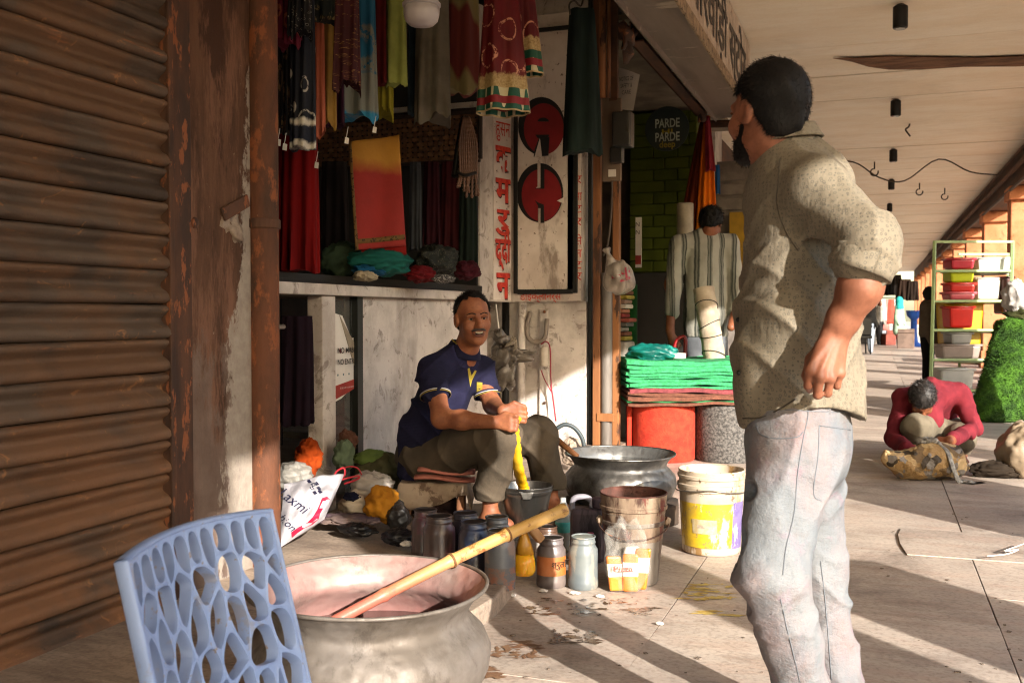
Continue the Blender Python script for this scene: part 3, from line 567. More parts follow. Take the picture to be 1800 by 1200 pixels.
# long sign board above the next shop
GALV = M('dull_tin', '887a70', .5, .35, c2='6e625a', scale=4, stretch=(1, .15, 1), bump=.15, bscale=12, stains=[('a89a8a', 7, .66, .75, (.3, 1, 1))])
SBD = wall_mat('sign_board_paint', 'd0c2b2', 'b8a898', '6a5344', '8a5a48'); lb = thing('sign_board', 'long boxed shop fascia with grey painted lettering below the ceiling', 'sign board', (-1.25, 6.6, 2.91))
mesh_obj('face', box((-1.14, 3.4, 2.97), (-1.12, 9.5, ZC - .004)), SBD, lb)
mesh_obj('soffit', box((-1.42, 3.4, 2.915), (-1.12, 9.5, 2.93)), GALV, lb, bevel=.003)
mesh_obj('bottom_trim', box((-1.12, 3.4, 2.90), (-1.105, 9.5, 2.985)), M('cream_trim', 'a08a70', .8, c2='7d6a54', scale=20, stains=[('4a3a2c', 40, .62, .68, (1, .4, 1))]), lb)
mesh_obj('inner_flange', box((-1.425, 3.4, 2.87), (-1.415, 9.5, 2.93)), GALV, lb); mesh_obj('end_plate', box((-1.415, 9.49, 2.93), (-1.145, 9.5, ZC - .005)), GALV, lb)
SHD = M('faded_grey_paint', '4f4740', .8); text('फैशन माया मारवाड़ी स्टोर', (-1.118, 6.55, 3.08), (0, 1, 0), (0, 0, 1), .5, SHD, lb, width=5.2, bold=.02)
rb = thing('rusty_beam', 'rusty angle iron beam under the tin fascia', 'beam', (-1.56, 7.8, 2.75))
mesh_obj('angle_iron', join(box((-1.60, 6.7, 2.93), (-1.59, 9.4, 3.07)), box((-1.60, 6.7, 2.93), (-1.50, 9.4, 2.94))), M('orange_rust', '5c3822', .75, c2='38241a', scale=5, stretch=(1, .3, 1), bump=.4), rb)
mesh_obj('white_knob', blob(ax(1184, 121, -1.5), .025, 8, .05), SGN, rb, smooth=True)
for v_, u_ in ((68, 1102), (192, 1232)): mesh_obj('bracket', blob(ax(u_, v_, -1.55), (.05, .11, .1), 8, .6, u_), RUSTG, rb, smooth=True)
tag(mesh_obj('cross_pipe', tube([(-1.5, 9.45, 2.86), (.0 - .8, 9.5, 2.84)], .035, 10), RUSTB, smooth=True), 'short dark pipe at the end of the fascia', 'pipe')
struct('false_ceiling', box((-4.7, 7.35, 3.28), (-1.62, 12.2, 3.32)), M('cream_board', '7d715f', .85, c2='62584a', scale=3))
# hanging rail
rl = thing('hanging_rail', 'iron rail over the display that the cloths hang from', 'rail', (-2.4, 5.0, 3.2)); mesh_obj('rod', tube([(-2.42, 3.45, 3.22), (-2.42, 7.0, 3.22)], .014, 8), RUSTG, rl)
for y in (3.5, 5.2, 6.9): mesh_obj('bracket', box((-2.43, y, 3.2), (-2.41, y + .02, ZC)), RUSTG, rl)
# ================================================================ cloth hanging in the dyer's shop
def hang(name, label, u0, u1, vb, d, col, seed, mat=None, ut=None, vt=-70, folds=6, dep=.6, amp=.6, ragged=.012, cat='scarf', group=None, wt=None, m=26):
    uc = (u0 + u1) / 2; wd = (u1 - u0) * d / FOC; tp = ad(ut if ut else uc, vt, d); bt = ad(uc, vb, d); bt = np.array([bt[0], bt[1], bt[2]])
    o = mesh_obj(name, drape(tp, bt, wd * .8 if wt is None else wt, wd, wd * dep * .8, wd * dep, folds, amp, seed=seed, ragged=ragged, m=m), mat or cloth('cloth_' + str(seed), tuple(x * .85 for x in lin(col)[:3]), c2=None, scale=8, weave=0), smooth=True, auto=70)
    return tag(o, label, cat, group)
def motif(name, base, ink, scale=14, thr=.14, gold=False, stretch=(1, 1, 1), border=None, zlo=None):
    """cloth with a printed or stitched motif; border: (object z below which the border colour starts, colour)"""
    t = NT(name); v = t.map(t.obj, stretch); f = t.vor(scale, vec=v); ring = t.math('ABSOLUTE', t.math('SUBTRACT', f, .3)); k = t.step(ring, thr * .5, thr * .3)
    n = t.noise(40, 6, .7); k = t.math('MULTIPLY', k, t.step(n, .38, .5)); base = tuple(x * .7 for x in lin(base)[:3]); cc = t.mix(t.noise(5), base, tuple(x * .6 for x in base)); cc = t.mix(k, cc, tuple(x * .7 for x in lin(ink)[:3]))
    if border:
        q = t.xyz(); e = t.math('ADD', q[2], t.math('MULTIPLY', t.noise(12, 4), .04))
        for z_, c_, in border: cc = t.mix(t.step(e, z_ + .01, z_ - .004), cc, c_)
    t.col(cc); t.set(Roughness=.75, Specular_IOR_Level=.3); t.bump(t.noise(60, 5), .3, .003); return t.m
hang('draped_scarf', 'crumpled magenta and orange scarf bunched high beside the rusty pipe', 484, 530, 76, 4.25, '7a1438', 1, motif('magenta_print', '70102f', 'a0563a', 9), folds=7, amp=.5, ragged=.03)
hang('sequin_scarf', 'black sequinned scarf bunched beside the magenta one', 506, 549, 60, 4.2, '0d0c10', 2, motif('black_sequin', '0d0c10', 'a8a498', 45, .05), folds=6, ragged=.03)
hang('striped_stole', 'dark brown striped stole hanging narrow beside the pipe', 487, 512, 233, 4.4, '231a14', 3, motif('dark_stripe', '1c1612', '6d5638', 30, .2, stretch=(1, 1, .2)), folds=5)
hang('embroidered_stole', 'navy stole with white embroidered loops', 510, 556, 262, 4.3, '141a2a', 4, motif('navy_embroidery', '131826', 'b8b4aa', 8, .09, border=[(.16, 'b8b4aa'), (.135, '131826'), (.06, 'b8b4aa'), (.035, '131826')]), folds=4)
hang('peach_scarf', 'peach scarf with a frayed crumpled end', 532, 572, 236, 4.45, 'b0624a', 5, folds=5, ragged=.03)
hang('mustard_scarf', 'mustard yellow silk scarf beside the peach one', 550, 592, 222, 4.55, '96763a', 6, folds=4, ragged=.02)
hang('purple_scarf', 'dark purple scarf between the mustard scarf and the maroon stole', 568, 606, 222, 4.7, '331428', 7, folds=4)
hang('silver_blue_sari', 'blue sari with silver band and folded bright hem', 588, 664, 208, 4.8, '24627e', 8, motif('silver_blue', '1f6f94', '7d8076', 3, .2, border=[(.27, '6d7068'), (.07, '1c6c92')]), folds=5, ragged=.03)
hang('gold_print_scarf', 'black scarf with gold leaf print folded high up', 544, 592, 38, 4.4, '1a1a16', 9, motif('gold_leaf', '16201e', '8a7a52', 22, .3), folds=4)
hang('maroon_stole', 'maroon stole with gold woven border lines', 585, 634, 152, 4.4, '4a1418', 10, motif('maroon_gold', '46131a', '8c6a3a', 30, .1, stretch=(.4, .4, 3)), folds=4, ragged=.04)
hang('teal_scarf', 'dark teal scarf with beaded ends', 620, 656, 160, 4.9, '0c3a44', 11, motif('teal_bead', '0b3640', 'a8a090', 40, .05), folds=5)
hang('red_scarf', 'narrow dark red scarf beside the teal one', 655, 680, 148, 4.9, '4e1010', 12, folds=3)
hang('olive_scarf', 'yellow olive scarf with long fringe', 664, 692, 200, 5.0, '8a8228', 13, folds=4, ragged=.04)
hang('lime_scarf', 'pale lime green scarf over the olive one', 678, 716, 150, 4.95, '8f9850', 14, folds=3)
hang('slate_scarf', 'narrow slate blue scarf behind the lamp', 716, 742, 200, 5.4, '3a4a54', 15, folds=4)
hang('grey_scarf', 'wide grey cotton scarf with torn pale end', 728, 794, 212, 5.3, '6d675c', 16, folds=4, ragged=.035)
def diag():
    t = NT('olive_red_diagonal'); q = t.xyz(); s_ = t.math('ADD', t.math('MULTIPLY', q[1], 1.6), t.math('MULTIPLY', q[2], 1.0)); k = t.math('SINE', t.math('MULTIPLY', s_, 6.5)); t.col(t.mix(t.step(k, .2, .45), '6f6440', '561a14')); t.set(Roughness=.9); return t.m
hang('diagonal_scarf', 'olive scarf with a dark red diagonal band', 776, 846, 160, 5.4, '6a6040', 17, diag(), folds=4, ragged=.03)
def skirt():
    t = NT('red_bandhani'); q = t.xyz(); n = t.noise(5); cc = t.mix(n, '6a0a12', '42080e'); f = t.vor(7, vec=t.map(t.obj, (1, 1, .8))); cc = t.mix(t.math('MULTIPLY', t.step(t.math('ABSOLUTE', t.math('SUBTRACT', f, .33)), .035, .02), t.step(t.noise(60), .4, .55)), cc, 'c08a70')
    z = t.math('ADD', q[2], t.math('MULTIPLY', t.noise(30, 6, .7), .05)); gold = t.mix(t.noise(90, 4), '7c6238', 'c2ab7c'); cc = t.mix(t.step(z, .215, .20), cc, gold)
    zz = q[2]; pan = t.math('GREATER_THAN', t.math('SINE', t.math('MULTIPLY', t.math('ADD', q[1], t.math('MULTIPLY', q[0], -1.)), 75)), -.75); cc = t.mix(t.step(zz, .115, .112), cc, t.mix(pan, 'b8b090', '0f4a38'))
    cc = t.mix(t.step(zz, .072, .07), cc, '7a1420'); cc = t.mix(t.step(zz, .035, .033), cc, t.mix(pan, 'b8b090', '0f4a38')); cc = t.mix(t.step(zz, .008, .006), cc, 'b09a70')
    t.col(cc); t.set(Roughness=.6, Specular_IOR_Level=.4); t.bump(t.noise(70, 6, .7), .35, .004); return t.m
SKM = skirt()
def skirt_obj(name, label, u0, u1, vb, d, seed, ut):
    wd = (u1 - u0) * d / FOC; tp, bt = ad(ut, -80, d), ad((u0 + u1) / 2, vb, d); v, f = drape(tp, bt, wd * .45, wd, wd * .3, wd * .75, 4, .35, n=96, m=40, seed=seed, ragged=.0)
    f = [q for q in f if len(q) == 4]
    return tag(mesh_obj(name, (v, f), SKM, smooth=True, solid=.004), label, 'skirt')
skirt_obj('bandhani_skirt', 'red tie dyed skirt with gold and green bordered hem', 838, 930, 200, 5.0, 21, 880)
skirt_obj('short_skirt', 'smaller red skirt with gold hem hanging beside the larger one', 897, 956, 132, 5.05, 22, 915)
tr = hang('dark_trousers', 'pair of black green trousers hung from a wire hook', 988, 1058, 270, 6.4, '161d1c', 23, cloth('black_green_cotton', '151c1b', c2='23302c', scale=10, stretch=(1, 1, .15)), folds=3, ragged=.02, cat='trousers', vt=18, wt=.16)
tag(mesh_obj('hook_wire', tube(spline([ad(1002, 26, 6.3), ad(1001, 8, 6.3), ad(1010, 2, 6.3), ad(1022, 10, 6.35), ad(1028, -30, 6.4)], 5), .006, 6), wir, smooth=True), 'bent wire hook above the dark trousers', 'hook')
# display opening
def scarf2():
    t = NT('yellow_red_scarf'); q = t.xyz(); z = t.math('ADD', q[2], t.math('MULTIPLY', t.noise(6), .05)); cc = t.mix(t.step(z, .55, .46), 'b07e26', '8c1c16'); bd = t.math('GREATER_THAN', .055, t.math('ABSOLUTE', t.math('SUBTRACT', q[2], .1)))
    t.col(t.mix(t.noise(7), cc, t.mix(.35, cc, '3a1008'))); t.set(Roughness=.85); t.bump(t.noise(50), .3, .003); return t.m
ys = thing('dip_dyed_scarf', 'folded scarf dyed yellow above and red below with a gold border', 'scarf', ad(664, 450, 5.35)); c00, c10, c01, c11 = ad(613, 250, 5.3), ad(702, 238, 5.4), ad(626, 440, 5.3), ad(713, 432, 5.4)
def sc_fn(s, t_, off=0): p = (c00 * (1 - s) + c10 * s) * (1 - t_) + (c01 * (1 - s) + c11 * s) * t_; return p + FH * (-.012 * math.sin(s * 7 + t_ * 2) - off)
mesh_obj('cloth', sheet(sc_fn, 30, 30), scarf2(), ys, smooth=True, solid=.012)
mesh_obj('border', join(sheet(lambda s, t_: sc_fn(.06 * s, t_, .008), 2, 30), sheet(lambda s, t_: sc_fn(s, .9 + .045 * t_, .008), 30, 2)), motif('gold_border', '7a5a2a', '2a160c', 60, .3), ys, smooth=True, solid=.002)
mesh_obj('under_layer', sheet(lambda s, t_: sc_fn(.1 + .9 * s, .9 + .18 * t_, -.02), 20, 6), cloth('scarf_red', '7c1814'), ys, smooth=True, solid=.006)
hang('red_curtain', 'plain deep red cloth hanging full length beside the pipe', 484, 562, 478, 4.75, '6a0808', 31, cloth('deep_red', '400406', c2='680808', scale=5, stretch=(1, 1, .1)), folds=6, vt=200, wt=.18, cat='curtain')
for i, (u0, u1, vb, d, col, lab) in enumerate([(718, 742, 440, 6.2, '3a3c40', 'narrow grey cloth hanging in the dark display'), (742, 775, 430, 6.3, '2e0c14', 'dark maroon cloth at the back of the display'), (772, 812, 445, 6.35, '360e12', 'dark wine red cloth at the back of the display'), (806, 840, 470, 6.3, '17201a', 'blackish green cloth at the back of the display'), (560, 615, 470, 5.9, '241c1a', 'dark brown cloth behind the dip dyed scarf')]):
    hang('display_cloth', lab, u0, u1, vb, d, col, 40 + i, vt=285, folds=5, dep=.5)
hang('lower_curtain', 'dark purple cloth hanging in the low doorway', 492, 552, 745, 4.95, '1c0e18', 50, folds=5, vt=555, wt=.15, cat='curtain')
gd = thing('bead_garland', 'bunch of looped brown bead strings on a nail', 'garland', ad(820, 360, 5.9)); BD = M('wooden_beads', '5e4030', .5, var=.3)
R = np.random.RandomState(5)
for k in range(9):
    u = 808 + 3.6 * k; pts = [ad(818 + (u - 818) * .3, 206, 5.85), ad(u, 250, 5.84), ad(u + 1, 300, 5.83), ad(u - 8 + R.rand() * 18, 352 - R.rand() * 25, 5.82)]
    P = spline(pts, 12); mesh_obj('bead_string', tube(P, [.006 + .005 * (i % 2) for i in range(len(P))], 8), BD, gd, smooth=True)
mesh_obj('tie_cord', tube(spline([ad(803, 302, 5.8), ad(818, 308, 5.79), ad(838, 303, 5.8)], 5), .01, 6), BLK, gd)
mesh_obj('dark_tassel', drape(ad(818, 205, 5.9), ad(816, 310, 5.9), .05, .15, .05, .06, 6, .4, seed=4), BLK, gd, smooth=True)
# folded heap on the display floor
def heap(name, label, c, r, mat, seed, cat='cloth', wob=.3, n=22, flat=None, group=None):
    n = max(n, 34); v, f = blob((0, 0, 0), (1, 1, 1), n, .10, seed); r = np.array(r, float); m_ = float(np.mean(r)); from mathutils import noise as mn; out = []
    for d in v:
        e = Vector((float(d[0]) * 1.1 + seed * 3.7, float(d[1]) * 1.1, float(d[2]) * 1.6)); q = mn.ridged_multi_fractal(e * 1.25, .9, 2.1, 4, .9, 1.6); w2 = mn.noise(e * 4.2)
        out.append(np.array(c) + d * r * (.95 + wob * .45 * (q - .6)) + np.array([w2, mn.noise(e * 4 + Vector((9, 2, 1))), mn.noise(e * 5)]) * m_ * .08)
    v = np.array(out)
    if flat is not None: v[:, 2] = np.maximum(v[:, 2], flat)
    return tag(mesh_obj(name, (v, f), mat, smooth=True), label, cat, group)
heap('green_bundle', 'dull green crumpled cloth at the left of the display heap', ad(610, 462, 5.5), (.13, .2, .12), cloth('dull_green', '2c3a2a'), 1)
heap('teal_bundle', 'teal crumpled cloth on the display floor', ad(665, 462, 5.45), (.16, .22, .075), cloth('teal_cotton', '155048'), 2)
heap('blue_bundle', 'bright blue folded cloth strip on the display floor', ad(650, 476, 5.3), (.07, .16, .03), cloth('blue_cotton', '124a6a'), 3)
heap('cream_scrap', 'cream crumpled scrap at the edge of the display', ad(642, 485, 5.2), (.05, .1, .028), cloth('cream_cotton', '9c9078'), 4)
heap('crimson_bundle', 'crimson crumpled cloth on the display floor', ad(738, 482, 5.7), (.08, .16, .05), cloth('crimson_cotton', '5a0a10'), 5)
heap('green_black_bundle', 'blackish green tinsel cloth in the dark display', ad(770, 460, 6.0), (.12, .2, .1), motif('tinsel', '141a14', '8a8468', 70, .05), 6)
heap('silver_bundle', 'silver sequinned cloth at the display edge', ad(778, 490, 5.8), (.05, .12, .025), motif('silver_sequin', '4a4644', 'c8c4bc', 90, .2), 7)
heap('wine_bundle', 'wine coloured cloth at the right of the display', ad(820, 475, 6.1), (.08, .12, .06), cloth('wine_cotton', '3c0e18'), 8)
# price tags on strings
for i, (u, v, d) in enumerate([(500, 258, 4.2), (489, 250, 4.2), (609, 247, 4.5), (556, 290, 4.6), (658, 228, 4.7)]):
    T = thing('price_tag', 'small white paper tag hanging from a scarf by a thread', 'tag', ad(u, v, d), 'paper tags on the hanging scarves'); mesh_obj('card', extr([(-.009, -.013), (.009, -.017), (.012, .01), (-.005, .015)], ad(u, v, d), RV, (0, 0, 1), .002), PAP, T); mesh_obj('thread', tube([ad(u, v - 6, d), ad(u + 3, v - 24, d)], .0015, 5), PAP, T)
# bulb lamp
lp = ad(741, 22, 4.0); la = thing('hanging_lamp', 'unlit white dome lamp hanging in front of the scarves', 'lamp', lp)
mesh_obj('diffuser', lathe([(.02, -.056), (.05, -.05), (.066, -.034), (.072, -.01), (.073, .022)], lp, 32), M('opal_plastic', 'a8a2a4', .3, var=.05, bump=0, spec=.5), la, smooth=True)
mesh_obj('rim', lathe([(.074, .02), (.077, .023), (.077, .034), (.07, .038), (.055, .10), (.03, .13)], lp, 32), M('opal_plastic2', '9c969a', .4, var=.05, bump=0), la, smooth=True, auto=40)
mesh_obj('flex', tube([lp + (0, 0, .12), (lp[0], lp[1], ZC)], .006, 6), BLK, la)

# ================================================================ next shop
gw = thing('green_cloth_wall', 'yellow green blocks of folded cloth stacked like a wall', 'cloth stack', ay(1165, 480, 10.6)); GRN = cloth('olive_green', '464f16', c2='394212', scale=3)
x0, x1 = ay(1106, 400, 10.6)[0], ay(1224, 400, 10.6)[0]; zb, zt = ay(1165, 478, 10.6)[2], ay(1165, 196, 10.6)[2]; rows = 14
for i in range(rows):
    z = zb + (zt - zb) * i / rows; h = (zt - zb) / rows; off = (i % 2) * .12
    xs_ = sorted(set([x0, x1] + [x0 + off + .26 * k for k in range(1, 4) if x0 + off + .26 * k < x1 - .05]))
    for a, b in zip(xs_[:-1], xs_[1:]): mesh_obj('folded_cloth', box((a + .003, 10.6 + R.rand() * .012, z + .002), (b - .003, 10.8, z + h - .002)), GRN, gw, bevel=.012)
struct('inner_partition', box((-4.7, 10.82, .1), (-1.9, 10.95, 3.28)), INNER)
struct('inner_partition_low', box((ay(1104, 500, 10.7)[0], 10.5, .1), (ay(1226, 500, 10.7)[0], 10.81, zb - .01)), M('black_board', '1a1613'))
sg = thing('round_sign', 'round dark green sign reading parde hi parde', 'sign', ay(1173, 265, 9.3)); c = ay(1173, 227, 9.3); r = 39 * 9.3 / FOC
mesh_obj('disc', lathe([(r * .98, 0), (r, .004), (r, .02)], c, 48, axis=(0, -1, 0)), M('sign_dark_green', '101d18', .5, bump=.05), sg)
SGT = M('pale_lettering', 'a8b0a0', .6, bump=0); SGO = M('ochre_lettering', '8f7c1c', .6, bump=0)
for s, v, w_, m_, sz in (('PARDE', 224, 43, SGT, .115), ('HI', 235, 19, SGO, .06), ('PARDE', 248, 43, SGT, .115), ('deep', 259, 28, SGO, .085)): text(s, ay(1173, v, 9.27), (1, 0, 0), (0, 0, 1), sz, m_, sg, width=w_ * 9.3 / FOC, bold=.02)
hang('yellow_cloth', 'bright yellow cloth hanging in the next shop', 1222, 1262, 420, 9.4, 'b87a10', 60, cloth('saffron', 'b07a0c', c2='c2600c', scale=4, stretch=(1, 1, .2)), ut=1243, vt=205, wt=.05, folds=5, cat='cloth')
hang('rust_cloth', 'rust red cloth hanging beside the yellow one', 1186, 1232, 440, 9.5, '5a1e0c', 61, cloth('rust_cotton', '54200e'), ut=1238, vt=205, wt=.05, folds=5, cat='cloth')
hang('pink_cloth', 'narrow pink red cloth over the yellow one', 1240, 1258, 300, 9.3, '8a2a38', 62, ut=1243, vt=205, wt=.04, folds=3, cat='cloth')
hang('blue_cloth', 'sliver of blue cloth beside the yellow one', 1256, 1266, 340, 9.45, '1c4a7c', 63, vt=290, folds=3, cat='cloth')
mx0, mx1 = ay(1256, 300, 10.3), ay(1310, 300, 10.3); cab2 = thing('metal_cabinet', 'grey painted drawer cabinet behind the striped shirt man', 'cabinet', (mx0[0], 10.3, .1))
mesh_obj('case', box((mx0[0], 10.35, .12), (mx0[0] + .75, 10.8, 2.6)), M('grey_enamel', '6e6660', .6), cab2)
for v0, v1 in ((282, 318), (322, 344), (348, 370)):
    a, b = ay(1260, v1, 10.34), ay(1312, v0, 10.34); mesh_obj('drawer', box((a[0], 10.33, a[2]), (a[0] + .65, 10.36, b[2])), M('grey_enamel', '6e6660'), cab2, bevel=.006)
a, b = ay(1282, 425, 10.2), ay(1320, 372, 10.2); tag(mesh_obj('yellow_board', box((a[0], 10.2, a[2] - .5), (a[0] + .5, 10.3, b[2])), M('yellow_board', '8c6c10', .8)), 'yellow board standing behind the striped shirt man', 'board')
tag(mesh_obj('white_roll', lathe([(.07, 0), (.075, .01), (.075, .34), (.06, .35)], ay(1204, 425, 9.0), 20), M('cream_vinyl', '9c8f7c', .6), smooth=True, auto=40), 'cream roll standing behind the shoulder of the striped shirt', 'roll')
a = ay(1122, 470, 9.8); ps = thing('printed_strip', 'narrow white printed strip beside the green cloth wall', 'notice', a); mesh_obj('strip', box((a[0] - .03, 9.8, a[2]), (a[0] + .03, 9.82, a[2] + .5)), PAP, ps)
for v in (398, 412): text('N', ay(1121, v, 9.79), (1, 0, 0), (0, 0, 1), .06, INK, ps)
mesh_obj('red_patch', box((a[0] - .029, 9.79, a[2] + .03), (a[0] + .029, 9.799, a[2] + .12)), M('poster_red', 'a0382e'), ps)
sk = thing('goods_stack', 'leaning stack of folded cloth and paper packets beside the wooden jamb', 'stack', ay(1096, 640, 7.6)); cols = ['7a6a2c', '5e3a2c', '6c665e', '4c4844', '7c3e34', '6a2a26', '8a5a44', 'a89c90', '745a4c']
for i in range(11):
    a = ay(1093 + 4 * math.sin(i * 2.1), 598 - i * 8, 7.6); mesh_obj('packet', box((a[0] - .07, 7.5, a[2]), (a[0] + .05 + .02 * math.sin(i * 5), 7.75, a[2] + .031)), cloth('packet_' + str(i % 9), cols[i % 9]), sk, bevel=.008)
a = ay(1093, 640, 7.6); mesh_obj('plastic_tub', box((a[0] - .1, 7.5, .1), (a[0] + .06, 7.8, ay(1093, 600, 7.6)[2])), M('tub_grey', '8a8078', .5), sk, bevel=.02)
tag(mesh_obj('green_roll', tube([ay(1108, 640, 8.4), ay(1108, 500, 8.4)], .06, 14), cloth('bottle_green', '0d3a14'), smooth=True, auto=40), 'dark green roll standing in the doorway of the next shop', 'roll')
# ================================================================ pots, buckets, jars and bags on the ground
def potmat(name, a, b, soot, z0, z1, pink=None, rough=.42, metal=.65):
    t = NT(name); q = t.xyz(); n = t.noise(6, 8, .65); cc = t.mix(t.step(n, .3, .7), a, b); cc = t.mix(t.step(t.noise(16, 8, .75, (1, 1, .3)), .55, .72), cc, t.mix(.5, cc, '3a322a'))
    if pink: cc = t.mix(t.math('MULTIPLY', t.step(t.noise(3.5, 7, .6), .42, .62), .75), cc, pink)
    e = t.math('ADD', q[2], t.math('MULTIPLY', t.noise(7, 8, .7), .09)); k = t.step(e, z1, z0); cc = t.mix(k, cc, soot); t.col(cc); t.set(Roughness=t.math('ADD', t.math('MULTIPLY', n, .35), rough - .12), Metallic=t.math('MULTIPLY', t.math('SUBTRACT', 1., k), metal), Specular_IOR_Level=.4)
    f = t.vor(26, vec=t.map(t.obj, (1, 1, 1.3)), feature='SMOOTH_F1'); p = t.bump(f, .4, .012); t.bump(t.noise(50, 6, .7), .2, .002, p); return t.m
def pot(name, label, c, rr, prof_o, prof_i, mo, mi, dye, dz, dr, wob=.004, seed=1):
    T = thing(name, label, 'pot', c); mesh_obj('shell', lathe([(0.0, 0)] + prof_o, c, 72, wob, seed=seed, top=False), mo, T, smooth=True); I = lathe(prof_i, c, 72, wob, seed=seed, top=False)
    mesh_obj('lining', (I[0], I[1][:-1]), mi, T, smooth=True); mesh_obj('rim', tube([np.array(c) + (rr * math.cos(t), rr * math.sin(t), prof_o[-1][1] + .002 * math.sin(3 * t)) for t in np.linspace(0, 2 * math.pi, 61)], .0055, 8, cap=False), mo, T, smooth=True)
    mesh_obj('dye_bath', lathe([(dr, 0), (dr * .5, .0005), (0, .0005)], np.array(c) + (0, 0, dz), 48), dye, T, smooth=True); return T
c1 = ad(648, 1031, 2.62); c1 = np.array([c1[0], c1[1], .0])
liq = M('dark_red_dye', '4a0f0d', .08, var=.2, bump=.05, bscale=12, spec=.6)
pot('dye_pot', 'large tarnished metal pot with pink stained inside and dark red dye', c1, .312, [(.17, .0), (.23, .03), (.285, .085), (.316, .155), (.322, .205), (.306, .245), (.276, .275), (.262, .293), (.264, .312), (.286, .345), (.312, .371)],
    [(.306, .371), (.280, .345), (.258, .312), (.256, .293), (.270, .275), (.299, .245), (.314, .205), (.308, .155), (.28, .09)], potmat('tarnished_pot', '77706a', '5e564e', '2a251f', .07, .20, None, .5, .45), potmat('pink_stained_metal', 'a8948c', '8c6a64', '7c302a', .14, .30, 'a27a74', .5, .35), liq, .21, .305)
p0_, p1_ = ad(570, 1101, 2.60), ad(800, 989, 2.82); p0_[2] = max(p0_[2], .23); dr_ = (p1_ - p0_)
def far_u(t): q = p0_ + dr_ * t - CAM; return 900 + FOC * (q @ RV) / (q @ FV)
tt = 1.0
while far_u(tt) < 992: tt += .01
bp = thing('bamboo_pole', 'thick yellow bamboo stirring pole resting on the rim of the big pot', 'pole', p0_)
def bambmat():
    t = NT('bamboo'); n = t.noise(4, 7, .65, (1, 1, 1)); cc = t.mix(t.step(n, .3, .7), 'b08a4a', 'c8a466'); cc = t.mix(t.step(t.noise(15, 8, .75), .62, .7), cc, '7a5122'); q = t.xyz(); dd = t.math('ADD', t.math('MULTIPLY', q[2], 1.), 0.); cc = t.mix(t.step(dd, .17, .05), cc, 'a85c4c'); t.col(cc); t.set(Roughness=.42, Specular_IOR_Level=.5); t.bump(t.noise(30, 6, .7), .25, .003); return t.m
L = np.linalg.norm(dr_) * tt; ts = np.linspace(0, 1, 60); rad = []
for s in ts:
    r_ = .0158 + .003 * s; k = min(abs(s - a) for a in (.22, .49, .73, .985)); r_ += .0035 * math.exp(-(k / .012) ** 2); rad.append(r_)
mesh_obj('culm', tube([p0_ + dr_ * tt * s + np.array([0, 0, .012 * math.sin(s * 3.1)]) for s in ts], rad, 18), bambmat(), bp, smooth=True, auto=50)
for a in (.49, .73): mesh_obj('node_scar', tube([p0_ + dr_ * tt * s + np.array([0, 0, .012 * math.sin(s * 3.1)]) for s in (a - .004, a + .004)], .0226, 18), M('node_brown', '6e4a26', .7), bp)
q_ = p0_ + dr_ * tt; mesh_obj('cut_end', lathe([(.016, 0), (.014, -.006)], q_ + dr_ / np.linalg.norm(dr_) * .0008, 14, axis=dr_), M('bamboo_hollow', '3c2614', .9), bp)
# second pot on a brick hearth
c2 = ad(1090, 793, 5.25); c2 = np.array([c2[0], c2[1], .06])
he = thing('brick_hearth', 'low sooty brick hearth under the hammered pot', 'hearth', (c2[0], c2[1], 0)); SOOT = M('sooty_brick', '2c241e', .95, c2='46382c', scale=8)
for k in range(9):
    t = k * .698 + .2; mesh_obj('brick', box((-.11, -.055, 0), (.11, .055, .10), rz(t + 1.57), (c2[0] + .25 * math.cos(t), c2[1] + .25 * math.sin(t), 0)), SOOT, he, bevel=.008)
liq2 = M('grey_water', '55514c', .06, var=.1, bump=.05, bscale=10, spec=.6)
pot('hammered_pot', 'wide hammered metal pot with blackened belly full of grey water', c2, .288, [(.14, .0), (.22, .02), (.275, .07), (.298, .13), (.29, .175), (.26, .21), (.243, .225), (.246, .24), (.262, .262), (.288, .288)],
    [(.282, .288), (.257, .262), (.24, .24), (.237, .225), (.25, .21), (.28, .175), (.285, .13)], potmat('hammered_black', '77746f', '4c4a48', '171412', .02, .12, None, .38, .8), potmat('grey_metal_in', '8a8a88', '6f6e6c', '55524e', .05, .1, None, .4, .7), liq2, .235, .238, .002, 3)
tag(mesh_obj('wooden_paddle', tube([ad(1015, 802, 5.2), ad(990, 782, 5.25), ad(966, 762, 5.35)], [.014, .016, .02], 12), WOOD, smooth=True), 'brown wooden stick leaning out of the hammered pot', 'stick')
tag(mesh_obj('rubber_hose', tube(spline([ad(u, v, 6.3) for u, v in ((968, 776), (975, 757), (992, 746), (1010, 752), (1024, 772), (1028, 800))], 7), .014, 10), M('blue_grey_rubber', '3a4448', .5), smooth=True), 'arched blue grey rubber hose against the wall behind the pot', 'hose')
heap('cement_lump', 'rough lump of cement at the foot of the wall behind the pot', ad(1006, 795, 6.4), (.07, .1, .09), PLINTH, 77, 'rubble')
